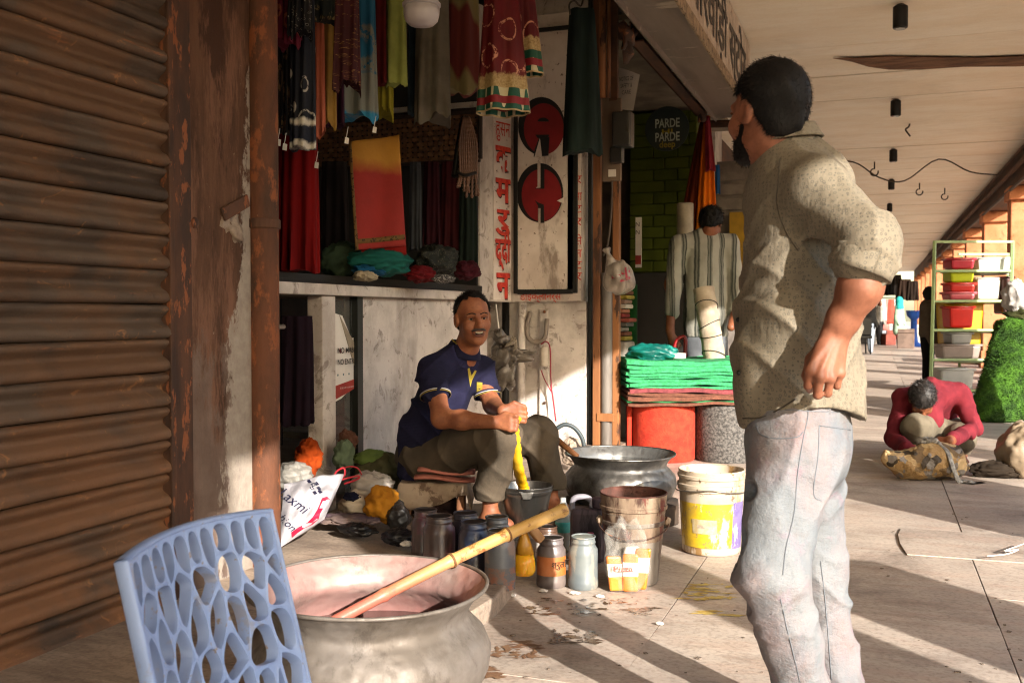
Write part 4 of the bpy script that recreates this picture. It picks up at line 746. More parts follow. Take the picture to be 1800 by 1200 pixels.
# yellow paint bucket
def bucket(name, label, c, r0, r1, h, mat, rings=(), lab=None, wall=.006, n=48, T=None, inner=None):
    T = T or thing(name, label, 'bucket', c); prof = [(0, 0), (r0 * .97, 0), (r0, .006)]; zs = sorted(set(list(np.linspace(.01, h, 14)) + [z + e for z, w_ in rings for e in (-.004, 0, .012, .016)])); ringd = lambda z: max([w_ for z_, w_ in rings if z_ - .001 <= z <= z_ + .0125] + [0])
    prof += [(r0 + (r1 - r0) * z / h + ringd(z), z) for z in zs if z <= h]; mesh_obj('shell', lathe(prof, c, n, .002, top=False), mat, T, smooth=True, auto=35)
    I = lathe([(r1 - wall + .0005, h), (r1 - wall - .002, h * .96), (r0 - wall + (r1 - r0) * .25, h * .25)], c, n, .002); mesh_obj('inside', (I[0], I[1][:-2] + [I[1][-1]]), inner or mat, T, smooth=True)
    mesh_obj('lip', tube([np.array(c) + ((r1 - wall / 2) * math.cos(t), (r1 - wall / 2) * math.sin(t), h) for t in np.linspace(0, 2 * math.pi, 49)], wall * .62, 8, cap=False), inner or mat, T, smooth=True); return T
WPL = M('dirty_white_plastic', 'b8aa98', .5, c2='a0907c', scale=5, bump=.08, stains=[('8a6a40', 9, .62, .72, (1, 1, .3)), ('6a5a48', 22, .68, .73, None)])
cb_ = ag(1250, 966); bk = bucket('paint_bucket', 'large white plastic paint bucket with yellow and violet label', cb_, .132, .15, .372, WPL, [(.285, .008), (.30, .01), (.34, .006)])
def label_band(parent, c, r0, r1, h, t0, t1, z0, z1, mat, name, off=.0022, nu=28):
    return mesh_obj(name, sheet(lambda a, b: (lambda z, t: (c[0] + (r0 + (r1 - r0) * z / h + off) * math.cos(t), c[1] + (r0 + (r1 - r0) * z / h + off) * math.sin(t), z))(z0 + (z1 - z0) * b, t0 + (t1 - t0) * a), nu, 8), mat, parent, smooth=True)
cam_ang = math.atan2(-cb_[1], -cb_[0]); YL = M('faded_yellow_label', 'c0a020', .5, c2='a88a30', scale=12, stains=[('c8b890', 14, .56, .64, (1, 1, .4)), ('8c7a48', 30, .66, .7, None)])
label_band(bk, cb_, .132, .15, .372, cam_ang - 1.25, cam_ang + .72, .035, .235, YL, 'yellow_label'); label_band(bk, cb_, .132, .15, .372, cam_ang + .72, cam_ang + 1.3, .03, .24, M('violet_label', '5a4a80', .5, c2='6e6288', scale=12, stains=[('a8a0a0', 16, .58, .66, (1, 1, .5))]), 'violet_label')
label_band(bk, cb_, .132, .15, .372, cam_ang - .62, cam_ang + .18, .10, .165, M('worn_white_label', 'b0a48c', .6, c2='a08c5c', scale=20), 'worn_patch', .0036)
label_band(bk, cb_, .132, .15, .372, cam_ang - .45, cam_ang + .05, .125, .14, M('faint_print', '8a7c6c', .7, c2='a89c88', scale=60, var=.1), 'faint_print', .0046)
hn = [np.array([cb_[0] + .162 * math.cos(t), cb_[1] + .162 * math.sin(t), .30 - .02 * abs(math.sin(t - cam_ang))]) for t in np.linspace(cam_ang - 1.57, cam_ang + 1.57, 30)]; mesh_obj('wire_handle', tube(hn, .003, 6), M('dull_steel', '9a948c'), bk, smooth=True)
# rusty drum bucket inside a grey bucket
cd_ = ag(1113, 1020); cd_[2] = 0; GB = M('grey_stained_plastic', '7c746a', .55, c2='60574e', scale=7, stretch=(1, 1, .3), stains=[('4a3a30', 9, .58, .68, (1, 1, .25))], bump=.12)
dk = bucket('grey_bucket', 'tall grey bucket holding the paint crusted bucket', cd_, .10, .128, .285, GB, [(.24, .004)])
BRS = M('crusted_bucket', '6d5a4a', .7, c2='8c7a66', scale=6, stretch=(1, 1, .35), bump=.5, bscale=35, stains=[('3a2218', 7, .5, .6, (1, 1, .35)), ('5a2c22', 14, .62, .7, (1, 1, .4))])
ck = bucket('crusted_bucket', 'brown paint crusted bucket nested in the grey bucket', cd_ + np.array([0, 0, .17]), .117, .136, .19, BRS, [(.13, .006)], inner=M('dark_crust', '3c241c', .8, c2='5a342a', scale=9, bump=.5))
ang = math.atan2(-cd_[1], -cd_[0])
for sgn in (-1, 1): mesh_obj('handle_lug', blob(cd_ + np.array([.135 * math.cos(ang + sgn * 1.5), .135 * math.sin(ang + sgn * 1.5), .245]), (.014, .014, .02), 8, .2), BRS, dk, smooth=True)
mesh_obj('wire_handle', tube([np.array([cd_[0] + .142 * math.cos(t), cd_[1] + .142 * math.sin(t), .245 - .05 * abs(math.cos(t - ang)) ]) for t in np.linspace(ang - 1.5, ang + 1.5, 24)], .003, 6), RUSTG, dk, smooth=True)
# steel bucket with dye
cs_ = ag(925, 926, .07); STL = M('worn_steel', '8c8a86', .32, .95, c2='5f5c58', scale=8, bump=.06, stretch=(1, 1, .25))
sk_ = bucket('steel_bucket', 'small steel bucket holding yellow dye in front of the seated man', cs_, .085, .126, .20, STL, [(.17, .003)], wall=.003); mesh_obj('dye', lathe([(.115, 0), (.0, .0005)], cs_ + np.array([0, 0, .155]), 30), M('yellow_dye', '9c6c0c', .1), sk_)
mesh_obj('ear', extr([(-.03, 0), (.03, 0), (.018, -.03), (-.018, -.03)], cs_ + np.array([0, 0, .185]) - FH * .122, RV, (0, 0, 1), .006), STL, sk_, bevel=.003)
# jars
def jar(label, u, v, z, h, r, mat, band=None, txt=None, inner=None, group=None):
    c = ag(u, v, z); T = thing('plastic_jar', label, 'jar', c, group); k = h / .19
    prof = [(0, 0), (r * .93, 0), (r, .008), (r, .028 * k), (r * .975, .032 * k), (r * .98, .125 * k), (r * .96, .145 * k), (r * .80, .160 * k), (r * .78, .166 * k), (r * .82, .169 * k), (r * .82, .174 * k), (r * .78, .177 * k), (r * .78, .19 * k)]
    mesh_obj('body', lathe(prof, c, 32, .003, seed=int(u)), mat, T, smooth=True, auto=50); mesh_obj('mouth', lathe([(r * .73, 0), (0, .001)], c + np.array([0, 0, .1905 * k]), 24), inner or M('jar_dark', '14100e', .5), T)
    mesh_obj('rim', tube([c + np.array([r * .77 * math.cos(t), r * .77 * math.sin(t), .191 * k]) for t in np.linspace(0, 6.283, 33)], .004, 6, cap=False), mat, T, smooth=True)
    if band: a0 = math.atan2(-c[1], -c[0]); label_band(T, c, r * .98, r * .98, 1, a0 - 1.2, a0 + 1.25, band[0] * k, band[1] * k, band[2], 'label', .0018)
    if txt:
        a0 = math.atan2(-c[1], -c[0]) + .5; nrm = np.array([math.cos(a0), math.sin(a0), 0]); text(txt, c + nrm * (r + .001) + np.array([0, 0, .085 * k]), np.cross((0, 0, 1), nrm), (0, 0, 1), .035, INK, T, 'handwriting')
    return T
PLB = lambda n, c, **k: M(n, c, .35, spec=.55, bump=.06, bscale=20, **k)
JD = PLB('jar_plum', '4a3834', c2='2e2422', stains=[('5a4a42', 12, .62, .7, (1, 1, .3)), ('5c2c3c', 6, .62, .75, None)]); JB = PLB('jar_black', '222228', c2='34303a', stains=[('2c3a58', 7, .6, .72, (1, 1, .4)), ('6a5a54', 14, .7, .8, (1, 1, .2))]); JG = PLB('jar_blue_grey', '5f6368', c2='4a4c52', stains=[('7c6a60', 9, .58, .68, None)]); JS = PLB('jar_slate', '6f7472', c2='5c6468', stains=[('8c867a', 12, .6, .7, (1, 1, .4))])
jar('dark plum plastic jar standing left among the dye jars', 772, 994, .07, .20, .066, JD); jar('plum plastic jar half hidden behind the dark one', 748, 975, .07, .19, .06, JD)
jar('black dye jar behind the bamboo pole', 833, 1006, .07, .20, .062, JB); jar('second black dye jar beside the steel bucket', 818, 982, .07, .19, .062, JB)
jar('blue grey jar with flaking orange label', 879, 1020, .07, .19, .060, JG, (.045, .13, M('flaking_orange', '8a5a48', .7, c2='67615e', scale=22, stains=[('5c5c5e', 26, .52, .56, None)]))); jar('grey jar behind the one with flaking orange label', 873, 988, .07, .185, .058, JG)
jar('grey jar with orange band and hand lettering', 969, 1028, 0, .19, .060, PLB('jar_grey_plum', '5e5656', c2='6e625c'), (.05, .125, M('orange_band', 'b0714a', .5, c2='a8602c', scale=10)), 'श्रुति'); jar('plain slate grey open jar beside the orange banded one', 1025, 1031, 0, .20, .060, JS, inner=M('jar_pale', '7c8078', .5))
jar('brown jar behind the orange banded one', 962, 985, 0, .15, .055, PLB('jar_brown', '5c4436'), (.06, .12, PAP), 'OZZY')
# yellow dye pouch tied at the neck
def clear(name, c, alpha=.35, rough=.12):
    t = NT(name); t.col(c); t.set(Roughness=rough, Alpha=alpha, Specular_IOR_Level=.6); t.bump(t.noise(25, 6, .7), .6, .01); return t.m
cp = ag(921, 1010, .07); yp = thing('yellow_dye_pouch', 'clear pouch of bright yellow dye tied at the neck', 'pouch', cp); t_ = NT('yellow_liquid'); t_.col('e0a41c'); t_.set(Roughness=.2, Subsurface_Weight=.5); t_.bump(t_.noise(14, 5), .4, .01)
mesh_obj('filled_bottom', lathe([(0, 0), (.036, .002), (.045, .02), (.044, .05), (.037, .085)], cp, 24, .03, seed=4), t_.m, yp, smooth=True); mesh_obj('neck', lathe([(.037, .083), (.027, .12), (.018, .15), (.012, .168), (.022, .18)], cp, 20, .06, seed=5), M('yellow_film', 'b88424', .3, c2='8c5c14', scale=20, stretch=(1, 1, .2), bump=.3), yp, smooth=True)
tag(mesh_obj('wood_chip', beam(ad(932, 925, 3.83), ad(951, 949, 3.86), .03, .035), M('pale_wood', 'a87e54', .7, stretch=(1, 1, .2)), bevel=.006), 'small pale split wood chip beside the yellow pouch', 'wood chip')
cw = ag(990, 968, 0); cw[2] = .0; wb = thing('water_bottle', 'clear plastic water bottle with turquoise label', 'bottle', cw); mesh_obj('body', lathe([(0, 0), (.033, .002), (.036, .01), (.036, .05), (.034, .06), (.036, .07), (.036, .16), (.034, .18), (.022, .21), (.013, .225), (.013, .245)], cw, 28), clear('bottle_pet', 'c0c4c0', .45), wb, smooth=True)
mesh_obj('label', lathe([(.0365, .09), (.0368, .092), (.0368, .135), (.0365, .137)], cw, 28), M('turquoise_label', '2c9c98', .4, c2='58b0a8', scale=30), wb, smooth=True); mesh_obj('yellow_dregs', lathe([(0, .003), (.034, .004), (.034, .07), (0, .071)], cw, 24), M('yellow_dregs', '9c7c20', .4), wb, smooth=True)
cj = ag(1033, 985, 0); jc = thing('jerry_can', 'purple stained jerry can with a pale loop handle', 'jerry can', cj); JM = M('purple_stained_can', '3c2f38', .5, c2='57484c', scale=8, stretch=(1, 1, .25), stains=[('1c1418', 9, .5, .62, (1, 1, .2))])
mesh_obj('body', box((-.075, -.055, 0), (.075, .055, .235), rz(PSI), cj), JM, jc, bevel=.022); mesh_obj('spout', lathe([(.026, .235), (.03, .24), (.03, .275), (.02, .28)], cj + RV * .045, 20), JM, jc, smooth=True, auto=40)
mesh_obj('handle', tube(spline([cj + RV * x + np.array([0, 0, z]) for x, z in ((-.07, .225), (-.062, .272), (-.02, .282), (.012, .268), (.02, .235))], 6), .013, 10), M('pale_handle', '8c8890', .45), jc, smooth=True)
for u, v in ((1014, 985), (1037, 988)):
    c = ag(u, v, 0) - FH * .02; T = thing('dye_vial', 'small dye bottle with a pink cap beside the jerry can', 'bottle', c, 'pink capped dye bottles'); mesh_obj('body', lathe([(0, 0), (.022, .002), (.024, .08), (.012, .1), (.012, .11)], c, 18), JS, T, smooth=True); mesh_obj('cap', lathe([(.014, .108), (.015, .11), (.015, .135), (.01, .138)], c, 16), M('pink_cap', 'b05a70', .4), T)
# clear bag with orange packets
cq = ag(1098, 1038, 0); pb = thing('packet_bag', 'clear plastic bag holding orange and white printed packets', 'bag', cq); v, f = blob(cq + np.array([0, 0, .13]), (.085, .06, .155), 20, .22, 8, 0.002); mesh_obj('clear_bag', (v, f), clear('clear_film', 'c8c4bc', .16, .15), pb, smooth=True); ORP = M('orange_print', 'c8641c', .35, c2='d07c2c', scale=6); WHP = M('white_print', 'c4bcb0', .35, var=.1)
for k, (dx, dy, a, hh, m_) in enumerate([(-.03, -.01, .1, .14, ORP), (.02, -.02, -.15, .15, ORP), (.055, .01, -.2, .165, ORP), (-.01, .02, .3, .17, WHP)]):
    b = cq + RV * dx + FH * dy; v, f = box((-.03, -.011, .004), (.03, .011, hh)); v = v @ rz(PSI + a).T + b + RV[None, :] * (v[:, 2:] * .12 * (k - 1)); o_ = mesh_obj('packet', (v, f), m_, pb, bevel=.008)
    if k < 3: v2, f2 = box((-.0305, -.0125, hh * .42), (.0305, .0125, hh * .8)); v2 = v2 @ rz(PSI + a).T + b + RV[None, :] * (v2[:, 2:] * .12 * (k - 1)); q = mesh_obj('white_panel', (v2, f2), WHP, o_, bevel=.004)
text('Pizza', cq - FH * .042 + RV * -.012 + np.array([0, 0, .088]), RV, (0, 0, 1), .03, M('maroon_ink', '8a2c10', .5, bump=0), pb, 'lettering', width=.075, bold=.02)
# ---- things round the dyer: stool, cloths, bags
sq = ag(770, 905, .07); so_ = thing('low_stool', 'low wooden stool under a stained cloth', 'stool', sq); tz = .255; cc_ = ad(765, 848, 4.95); cc_[2] = 0
for sx in (-1, 1):
    for sy in (-1, 1): p = cc_ + RV * .13 * sx + FH * .10 * sy; mesh_obj('leg', box((-.018, -.018, .07), (.018, .018, tz - .02), rz(PSI), p), WOOD, so_, bevel=.004)
mesh_obj('seat', box((-.16, -.13, tz - .022), (.16, .13, tz), rz(PSI), cc_), WOOD, so_, bevel=.005)
def over(s, t):
    x = (s - .5) * .46; y = (t - .5) * .36; z = tz + .006; ex = max(0, abs(x) - .165); ey = max(0, -y - .135); z -= ex * 1.6 + ey * (1.9 + .8 * math.sin(s * 5)) + .004 * math.sin(x * 40) ; x = math.copysign(min(abs(x), .165 + ex * .35), x); y = max(y, -.135 - ey * .3); return cc_ + RV * x + FH * y + np.array([0, 0, z])
mesh_obj('stool_cloth', sheet(over, 40, 30), cloth('stained_canvas', '9c8a76', c2='7a6857', scale=5, stains=[('5a483a', 9, .58, .68, None)]), so_, smooth=True, solid=.006)
fc = thing('folded_cloth', 'folded dusty pink cloth on the stool edge', 'cloth', ad(783, 835, 4.8)); PKC = cloth('dusty_pink', 'a5685a', c2='8c5548')
for k in range(2): a, b = ad(730 + 6 * k, 838 - 12 * k, 4.82), ad(834, 842 - 12 * k, 4.8); mesh_obj('fold', tube([a + (b - a) * s + np.array([0, 0, .006 * math.sin(s * 6 + k)]) for s in np.linspace(0, 1, 12)], .045, 14, flat=.28), PKC, fc, smooth=True)
def pillow(c00, c10, c11, c01, th, wr=.012, n=26, seed=0):
    R = np.random.RandomState(seed); ph = R.rand(6) * 6.28; nrm = np.cross(c10 - c00, c01 - c00); nrm /= np.linalg.norm(nrm); nrm = nrm if nrm @ FH < 0 else -nrm; out = []
    for sg in (1, -1):
        def fn(s, t, sg=sg):
            p = (c00 * (1 - s) + c10 * s) * (1 - t) + (c01 * (1 - s) + c11 * s) * t; e = (16 * s * (1 - s) * t * (1 - t)) ** .45; return p + nrm * sg * e * (th + wr * (math.sin(9 * s + 4 * t + ph[0]) + math.sin(5 * s - 13 * t + ph[1]) + .6 * math.sin(21 * s + 8 * t + ph[2])))
        v, f = sheet(fn, n, n); out.append((v, f if sg > 0 else [q[::-1] for q in f]))
    return join(*out)
def stick(vf, B, off=.002):
    v = []
    for p in vf[0]:
        d = p - CAM; d = d / np.linalg.norm(d); h_ = B.ray_cast(V3(CAM), V3(d)); v.append(np.array(h_[0]) - d * off if h_[0] is not None else p)
    return np.array(v), vf[1]
bc = [ad(500, 850, 4.35), ad(606, 832, 4.5), ad(570, 912, 4.3), ad(488, 965, 4.15)]; lbv = pillow(*bc, .075, .015, seed=3); LB = bvh(lbv)
sbg = thing('printed_carrier_bag', 'white plastic carrier bag with navy lettering and red figure print', 'bag', bc[3]); mesh_obj('bag', lbv, M('white_polythene', '9c989c', .4, var=.15, bump=.5, bscale=14, bdist=.01), sbg, smooth=True)
def print_on(px, mat, name, par, B): pts = [ad(u, v, 4.2) for u, v in px]; c = sum(pts) / len(pts); fine = []; \
    [fine.extend([pts[i] + (pts[(i + 1) % len(pts)] - pts[i]) * k / 4 for k in range(4)]) for i in range(len(pts))]; tri = tessellate_polygon([[Vector((float((p - CAM) @ RV), float((p - CAM) @ UV), 0)) for p in fine]]); mesh_obj(name, stick((np.array(fine), [tuple(q) for q in tri]), B, .0035), mat, par)
RP = M('crimson_print', '9c1638', .5, bump=0); NV = M('navy_print', '1c1c38', .5, bump=0)
print_on([(566, 875), (575, 872), (583, 880), (578, 892), (568, 893), (563, 902), (560, 912), (550, 921), (535, 928), (522, 937), (513, 945), (512, 935), (525, 926), (540, 918), (550, 908), (558, 895), (562, 886)], RP, 'figure_print', sbg, LB)
for k, (u, v) in enumerate([(543, 846), (550, 852), (556, 850), (548, 858), (560, 858), (562, 864), (553, 866)]): print_on([(u - 4, v - 2), (u + 1, v - 4), (u + 5, v + 1), (u, v + 3)], NV, 'blossom_print', sbg, LB)
def bag_text(s, u0, v0, u1, v1, hgt):
    c = bpy.data.curves.new('t', 'FONT'); c.body = s; c.shear = .3; o = bpy.data.objects.new('t', c); COL.objects.link(o); dg = bpy.context.evaluated_depsgraph_get(); dg.update(); me = bpy.data.meshes.new_from_object(o.evaluated_get(dg)); bpy.data.objects.remove(o)
    v = np.array([p.co[:] for p in me.vertices]); v[:, 0] /= v[:, 0].max(); dx, dy = u1 - u0, v1 - v0; ln = math.hypot(dx, dy); nx, ny = dy / ln, -dx / ln
    q = np.array([ad(u0 + dx * a + nx * b * hgt, v0 + dy * a + ny * b * hgt, 4.2) for a, b, _ in v]); mesh_obj('lettering', stick((q, [tuple(p.vertices) for p in me.polygons]), LB, .004), NV, sbg)
bag_text('Laxmi', 487, 868, 536, 905, 26); bag_text('Fashion', 470, 892, 513, 935, 20)
for k, px in enumerate([[(584, 842), (592, 828), (604, 822), (606, 834), (596, 842)], [(590, 846), (610, 840), (630, 836), (628, 842), (605, 850)]]): mesh_obj('handle', tube(spline([ad(u, v, 4.5) for u, v in px], 5), .011, 8, flat=.4), M('red_handle', 'a8202c', .5), sbg, smooth=True)
tag(mesh_obj('looped_cord', tube(spline([ad(u, v, 4.7) for u, v in ((596, 826), (612, 820), (628, 822), (636, 834))], 5), .004, 6), M('red_handle', 'a8202c'), smooth=True), 'thin red cord looped above the carrier bag', 'cord')
heap('grey_green_sack', 'grey green cloth sack against the wall with bright green lining', ad(670, 828, 5.25), (.14, .11, .1), cloth('grey_green', '5c5a44', c2='48462f'), 21, 'sack'); heap('green_lining', 'crumpled bright green cloth on top of the grey green sack', ad(660, 806, 5.25), (.12, .07, .045), cloth('leaf_green', '6e8446', c2='54683a'), 22)
heap('white_bundle', 'bundle of crumpled white cotton with navy patches', ad(632, 884, 4.75), (.11, .09, .06), cloth('white_cotton', 'b4a898', c2='988c7c'), 23); heap('clear_white_bag', 'crumpled translucent white polythene bag on the white bundle', ad(655, 852, 4.85), (.11, .08, .07), clear('milky_film', 'b0a8a0', .75, .25), 24, 'bag')
heap('navy_rag', 'small navy rag on the white bundle', ad(618, 873, 4.68), (.04, .03, .02), cloth('navy_cotton', '16182c'), 25); heap('yellow_bundle', 'ochre yellow cloth bundle in front of the stool', ad(670, 888, 4.65), (.085, .08, .085), cloth('ochre_cotton', 'a8701c', c2='8c5814'), 26)
heap('black_rag', 'wet black rag on the plinth', ad(628, 930, 4.45), (.085, .06, .03), M('wet_black_cloth', '0e0c0c', .4, bump=.4, bscale=25), 27); heap('black_blue_rag', 'wet blue black rag near the dark jar', ad(703, 944, 4.3), (.08, .07, .035), M('wet_blue_black', '0d0e14', .4, bump=.4, bscale=25), 28)
heap('white_scrap', 'small white scrap beside the blue black rag', ad(714, 955, 4.22), (.03, .02, .012), PAP, 29, 'scrap'); heap('grey_rag', 'grey plastic rag heaped beside the stool leg', ad(700, 908, 4.6), (.06, .05, .07), M('grey_wet_plastic', '3c3836', .35, c2='2a2624', bump=.4, bscale=20), 30)
heap('stool_shadow_heap', 'dark cloth heap standing in for the shade under the stool', ad(765, 885, 5.0), (.12, .1, .07), cloth('stool_shade_cloth', '2a1c1a'), 31); heap('orange_bundle', 'orange cloth bag inside the low doorway', ad(543, 802, 4.75), (.06, .07, .09), cloth('burnt_orange', '8a3408'), 32, 'bag'); heap('pale_sack', 'pale plastic sack inside the low doorway', ad(515, 838, 4.6), (.09, .09, .07), clear('pale_film', '8c8880', .8, .3), 33, 'sack')  # the heap under the stool is dark cloth in place of shade
heap('purple_mat', 'flat purple dyed cloth on the plinth under the bundles', ad(610, 912, 4.6), (.17, .1, .02), cloth('purple_dyed', '4a3a44', c2='6a5a54'), 34); heap('glass_rag', 'pale green rag behind the dusty glass', ad(605, 800, 5.0), (.05, .06, .08), cloth('pale_green_rag', '5c6a54'), 35); heap('brown_bundle', 'brown bundle behind the dusty glass', ad(612, 775, 5.1), (.05, .05, .06), cloth('brown_rag', '5a3c30'), 36)
# plastic bags on the corner pipe
hgb = thing('hanging_polythene', 'bunch of dusty clear polythene bags tied in the wall corner', 'bag', ad(885, 660, 6.3)); DF = M('dusty_film', '6e655c', .3, c2='4a423a', scale=12, bump=.5, bscale=18, bdist=.01)
for k, (u, v, r) in enumerate([(880, 600, (.06, .05, .06)), (895, 622, (.1, .05, .045)), (880, 635, (.07, .05, .07)), (888, 660, (.06, .04, .08)), (912, 622, (.08, .03, .025))]): v_, f_ = blob(ad(u, v, 6.3), r, 16, .45, k + 3); mesh_obj('crumple', (v_, f_), DF, hgb, smooth=True)
mesh_obj('tie', tube(spline([ad(u, v, 6.3) for u, v in ((872, 535), (876, 570), (880, 596))], 4), .004, 6), PAP, hgb); mesh_obj('twine', join(*[tube(spline([ad(892 + 5 * math.cos(k), 600 + 3 * k, 6.2), ad(903 + 4 * k % 7, 592 + 4 * k, 6.18), ad(908 - 2 * k, 612 + 2 * k, 6.2)], 5), .006, 6) for k in range(4)]), M('pale_twine', '8c8070'), hgb, smooth=True)
pg = thing('tied_bag', 'clear knotted polythene bag with red print hung on the grey pipe', 'bag', ad(1086, 515, 6.85)); BC = ad(1087, 487, 6.85); v_, f_ = blob(BC, (.105, .09, .115), 22, .12, 4); mesh_obj('bag', (v_, f_), M('milky_bag', '8f857c', .3, c2='6f655c', scale=9, bump=.5, bscale=16, bdist=.01), pg, smooth=True)
mesh_obj('neck', lathe([(.05, 0), (.02, .07), (.012, .1), (.03, .13), (.02, .14)], BC + np.array([-.04, 0, .07]), 18, .1, axis=(-.35, 0, 1)), M('milky_bag', '8f857c'), pg, smooth=True)
BB = bvh((v_, f_))
for px in ([(1075, 485), (1090, 482), (1092, 486), (1076, 490)], [(1092, 478), (1106, 474), (1108, 478), (1093, 483)], [(1098, 470), (1101, 470), (1104, 492), (1100, 493)], [(1090, 492), (1108, 486), (1108, 490), (1091, 496)]): print_on(px, RP, 'red_print', pg, BB)
# ---- carpets of the next shop
RD = RV; FD = FH; mo = ad(1103, 700, 7.15); mo = mo - RD * 0; stk = thing('mat_stack', 'stack of bright green and brown rubber mats on two rolls', 'mat stack', (mo[0], mo[1], .42))
GM = M('green_mat', '379a62', .9, c2='287c4c', scale=30, bump=.7, bscale=90, bdist=.006); BM = M('brown_mat', '6d4332', .9, scale=30, bump=.7, bscale=90, bdist=.006); MM = M('maroon_mat', '7c3a3e', .9, scale=30, bump=.7, bscale=90, bdist=.006)
zz = .425; seq = [(BM, .02), (GM, .018), (BM, .03), (BM, .022), (MM, .03)] + [(GM, .024)] * 7 + [(GM, .035)]
for i, (m_, h) in enumerate(seq):
    R = np.random.RandomState(i); ox, oy = R.rand() * .03, R.rand() * .03; b = mo + RD * (ox - .01) + FD * oy; b[2] = zz; ph = R.rand() * 6
    def top_(s, t, dz, b=b, ph=ph, h=h): x = s * 1.02; y = t * .75; return b + RD * x + FD * y + np.array([0, 0, dz + .006 * math.sin(x * 6 + ph) + .004 * math.sin(x * 17 + ph)])
    v1, f1 = sheet(lambda s, t: top_(s, t, h - .002), 40, 6); v2, f2 = sheet(lambda s, t: top_(s, t, 0), 40, 6); n_ = 41
    ring = [i_ for i_ in range(n_)] + [n_ * j + 40 for j in range(1, 7)] + [n_ * 6 + i_ for i_ in range(39, -1, -1)] + [n_ * j for j in range(5, 0, -1)]; K = len(v1); side_f = [(ring[k], ring[(k + 1) % len(ring)], ring[(k + 1) % len(ring)] + K, ring[k] + K) for k in range(len(ring))]
    mesh_obj('mat', (np.concatenate([v1, v2]), f1 + [tuple(x + K for x in q[::-1]) for q in f2] + side_f), m_, stk, bevel=.004); zz += h
for nm, lab, u, d, r, col, c2_ in (('red_carpet_roll', 'upright orange red carpet roll under the mat stack', 1166, 7.45, .235, 'c03a24', 'a82c1c'), ('grey_carpet_roll', 'upright speckled grey carpet roll under the mat stack', 1276, 7.42, .225, '3a3836', '6a6662')):
    p = ad(u, 760, d); T = thing(nm, lab, 'carpet roll', (p[0], p[1], 0)); m_ = M(nm, col, .95, c2=c2_, scale=60 if 'grey' in nm else 14, bump=.6, bscale=70, bdist=.008); mesh_obj('roll', lathe([(r * .97, 0), (r, .01), (r, .2), (r * .995, .41), (r * .9, .42)], (p[0], p[1], 0), 48, .004), m_, T, smooth=True, auto=50)
    if 'red' in nm: mesh_obj('loose_edge', box((-.02, -.02, 0), (.02, .1, .4), rz(.3), (p[0] - r - .0, p[1] - .1, 0)), m_, T, bevel=.01)
heap('teal_cloth_bundle', 'shiny teal folded cloth bundle tied with string on the mats', ad(1146, 622, 7.35), (.2, .12, .075), M('teal_satin', '0f6a60', .4, c2='0a4a44', scale=8, bump=.25, bscale=14, bdist=.01), 61, 'bundle', .2)
tag(mesh_obj('rope_coil', join(*[tube([ad(1192, 628, 7.3) + np.array([.05 * math.cos(t), .05 * math.sin(t), .012 * k]) for t in np.linspace(0, 6.28, 16)], .008, 6) for k in range(3)]), PAP, smooth=True), 'small coil of white rope on the mats', 'rope')
tag(mesh_obj('red_chair_back', tube(spline([ad(u, v, 7.9) for u, v in ((1180, 640), (1188, 602), (1200, 592), (1205, 600), (1203, 640))], 5), .016, 8), M('red_plastic', '8c1418', .35), smooth=True), 'edge of a red plastic chair behind the mats', 'chair')
rl_ = thing('paper_roll', 'long roll wrapped in tied white paper leaning on the mats', 'roll', ad(1262, 640, 7.55)); a, b = ad(1259, 650, 7.55), ad(1237, 508, 7.7); PW = M('wrapping_paper', 'a89a86', .8, c2='8c7c6a', scale=6, bump=.5, bscale=14, bdist=.01)
P = [a + (b - a) * s for s in np.linspace(0, 1, 20)]; mesh_obj('wrapped_roll', tube(P, [.082 + .003 * math.sin(i * 1.7) for i in range(20)], 24), PW, rl_, smooth=True, auto=60)
for s0 in (.18, .42, .55, .78):
    c = a + (b - a) * s0; x, y, z = frame(b - a); mesh_obj('string', tube([c + (x * math.cos(t) + y * math.sin(t)) * .087 + (b - a) * .05 * math.sin(t * 1 + s0 * 9) for t in np.linspace(0, 6.28, 25)], .0035, 6), BLK, rl_)
# ---- spills on the paving
def spill(name, label, pts, mat, seed, big=1.):
    R = np.random.RandomState(seed); ms = []
    for (u, v, rx, ry) in pts:
        c = ag(u, v, .0015 + R.rand() * .0012); n = 26; ph = R.rand(5) * 6.28; ang_ = R.rand() * 3
        poly_ = [(rx * (1 + .35 * math.sin(3 * t + ph[0]) + .25 * math.sin(5 * t + ph[1]) + .18 * math.sin(9 * t + ph[2])) * math.cos(t), ry * (1 + .35 * math.sin(2 * t + ph[3]) + .25 * math.sin(7 * t + ph[4])) * math.sin(t)) for t in np.linspace(0, 6.283, n, endpoint=False)]
        ms.append((np.array([c + RV * p[0] + FH * p[1] for p in poly_]), [tuple(range(n))]))
    o = mesh_obj(name, join(*ms), mat); tag(o, label, 'spill', kind='stuff')
R = np.random.RandomState(12)
YSP = M('dried_yellow_paint', 'c0aa60', .7, c2='a08440', scale=20, bump=.3); WET = M('wet_brown_stain', '4c3a2e', .15, c2='66523f', scale=15, bump=.1, spec=.6); DRY = M('dry_brown_dye', '7c6048', .6, c2='6a4c38', scale=20, bump=.1)
spill('yellow_paint_spill', 'splashed dried yellow paint on the paving by the paint bucket', [(1200 + R.rand() * 90, 1025 + R.rand() * 28, .008 + .045 * R.rand() ** 2, .004 + .014 * R.rand()) for _ in range(34)] + [(1240 + R.rand() * 50, 1070 + R.rand() * 12, .05, .012) for _ in range(3)], YSP, 1)
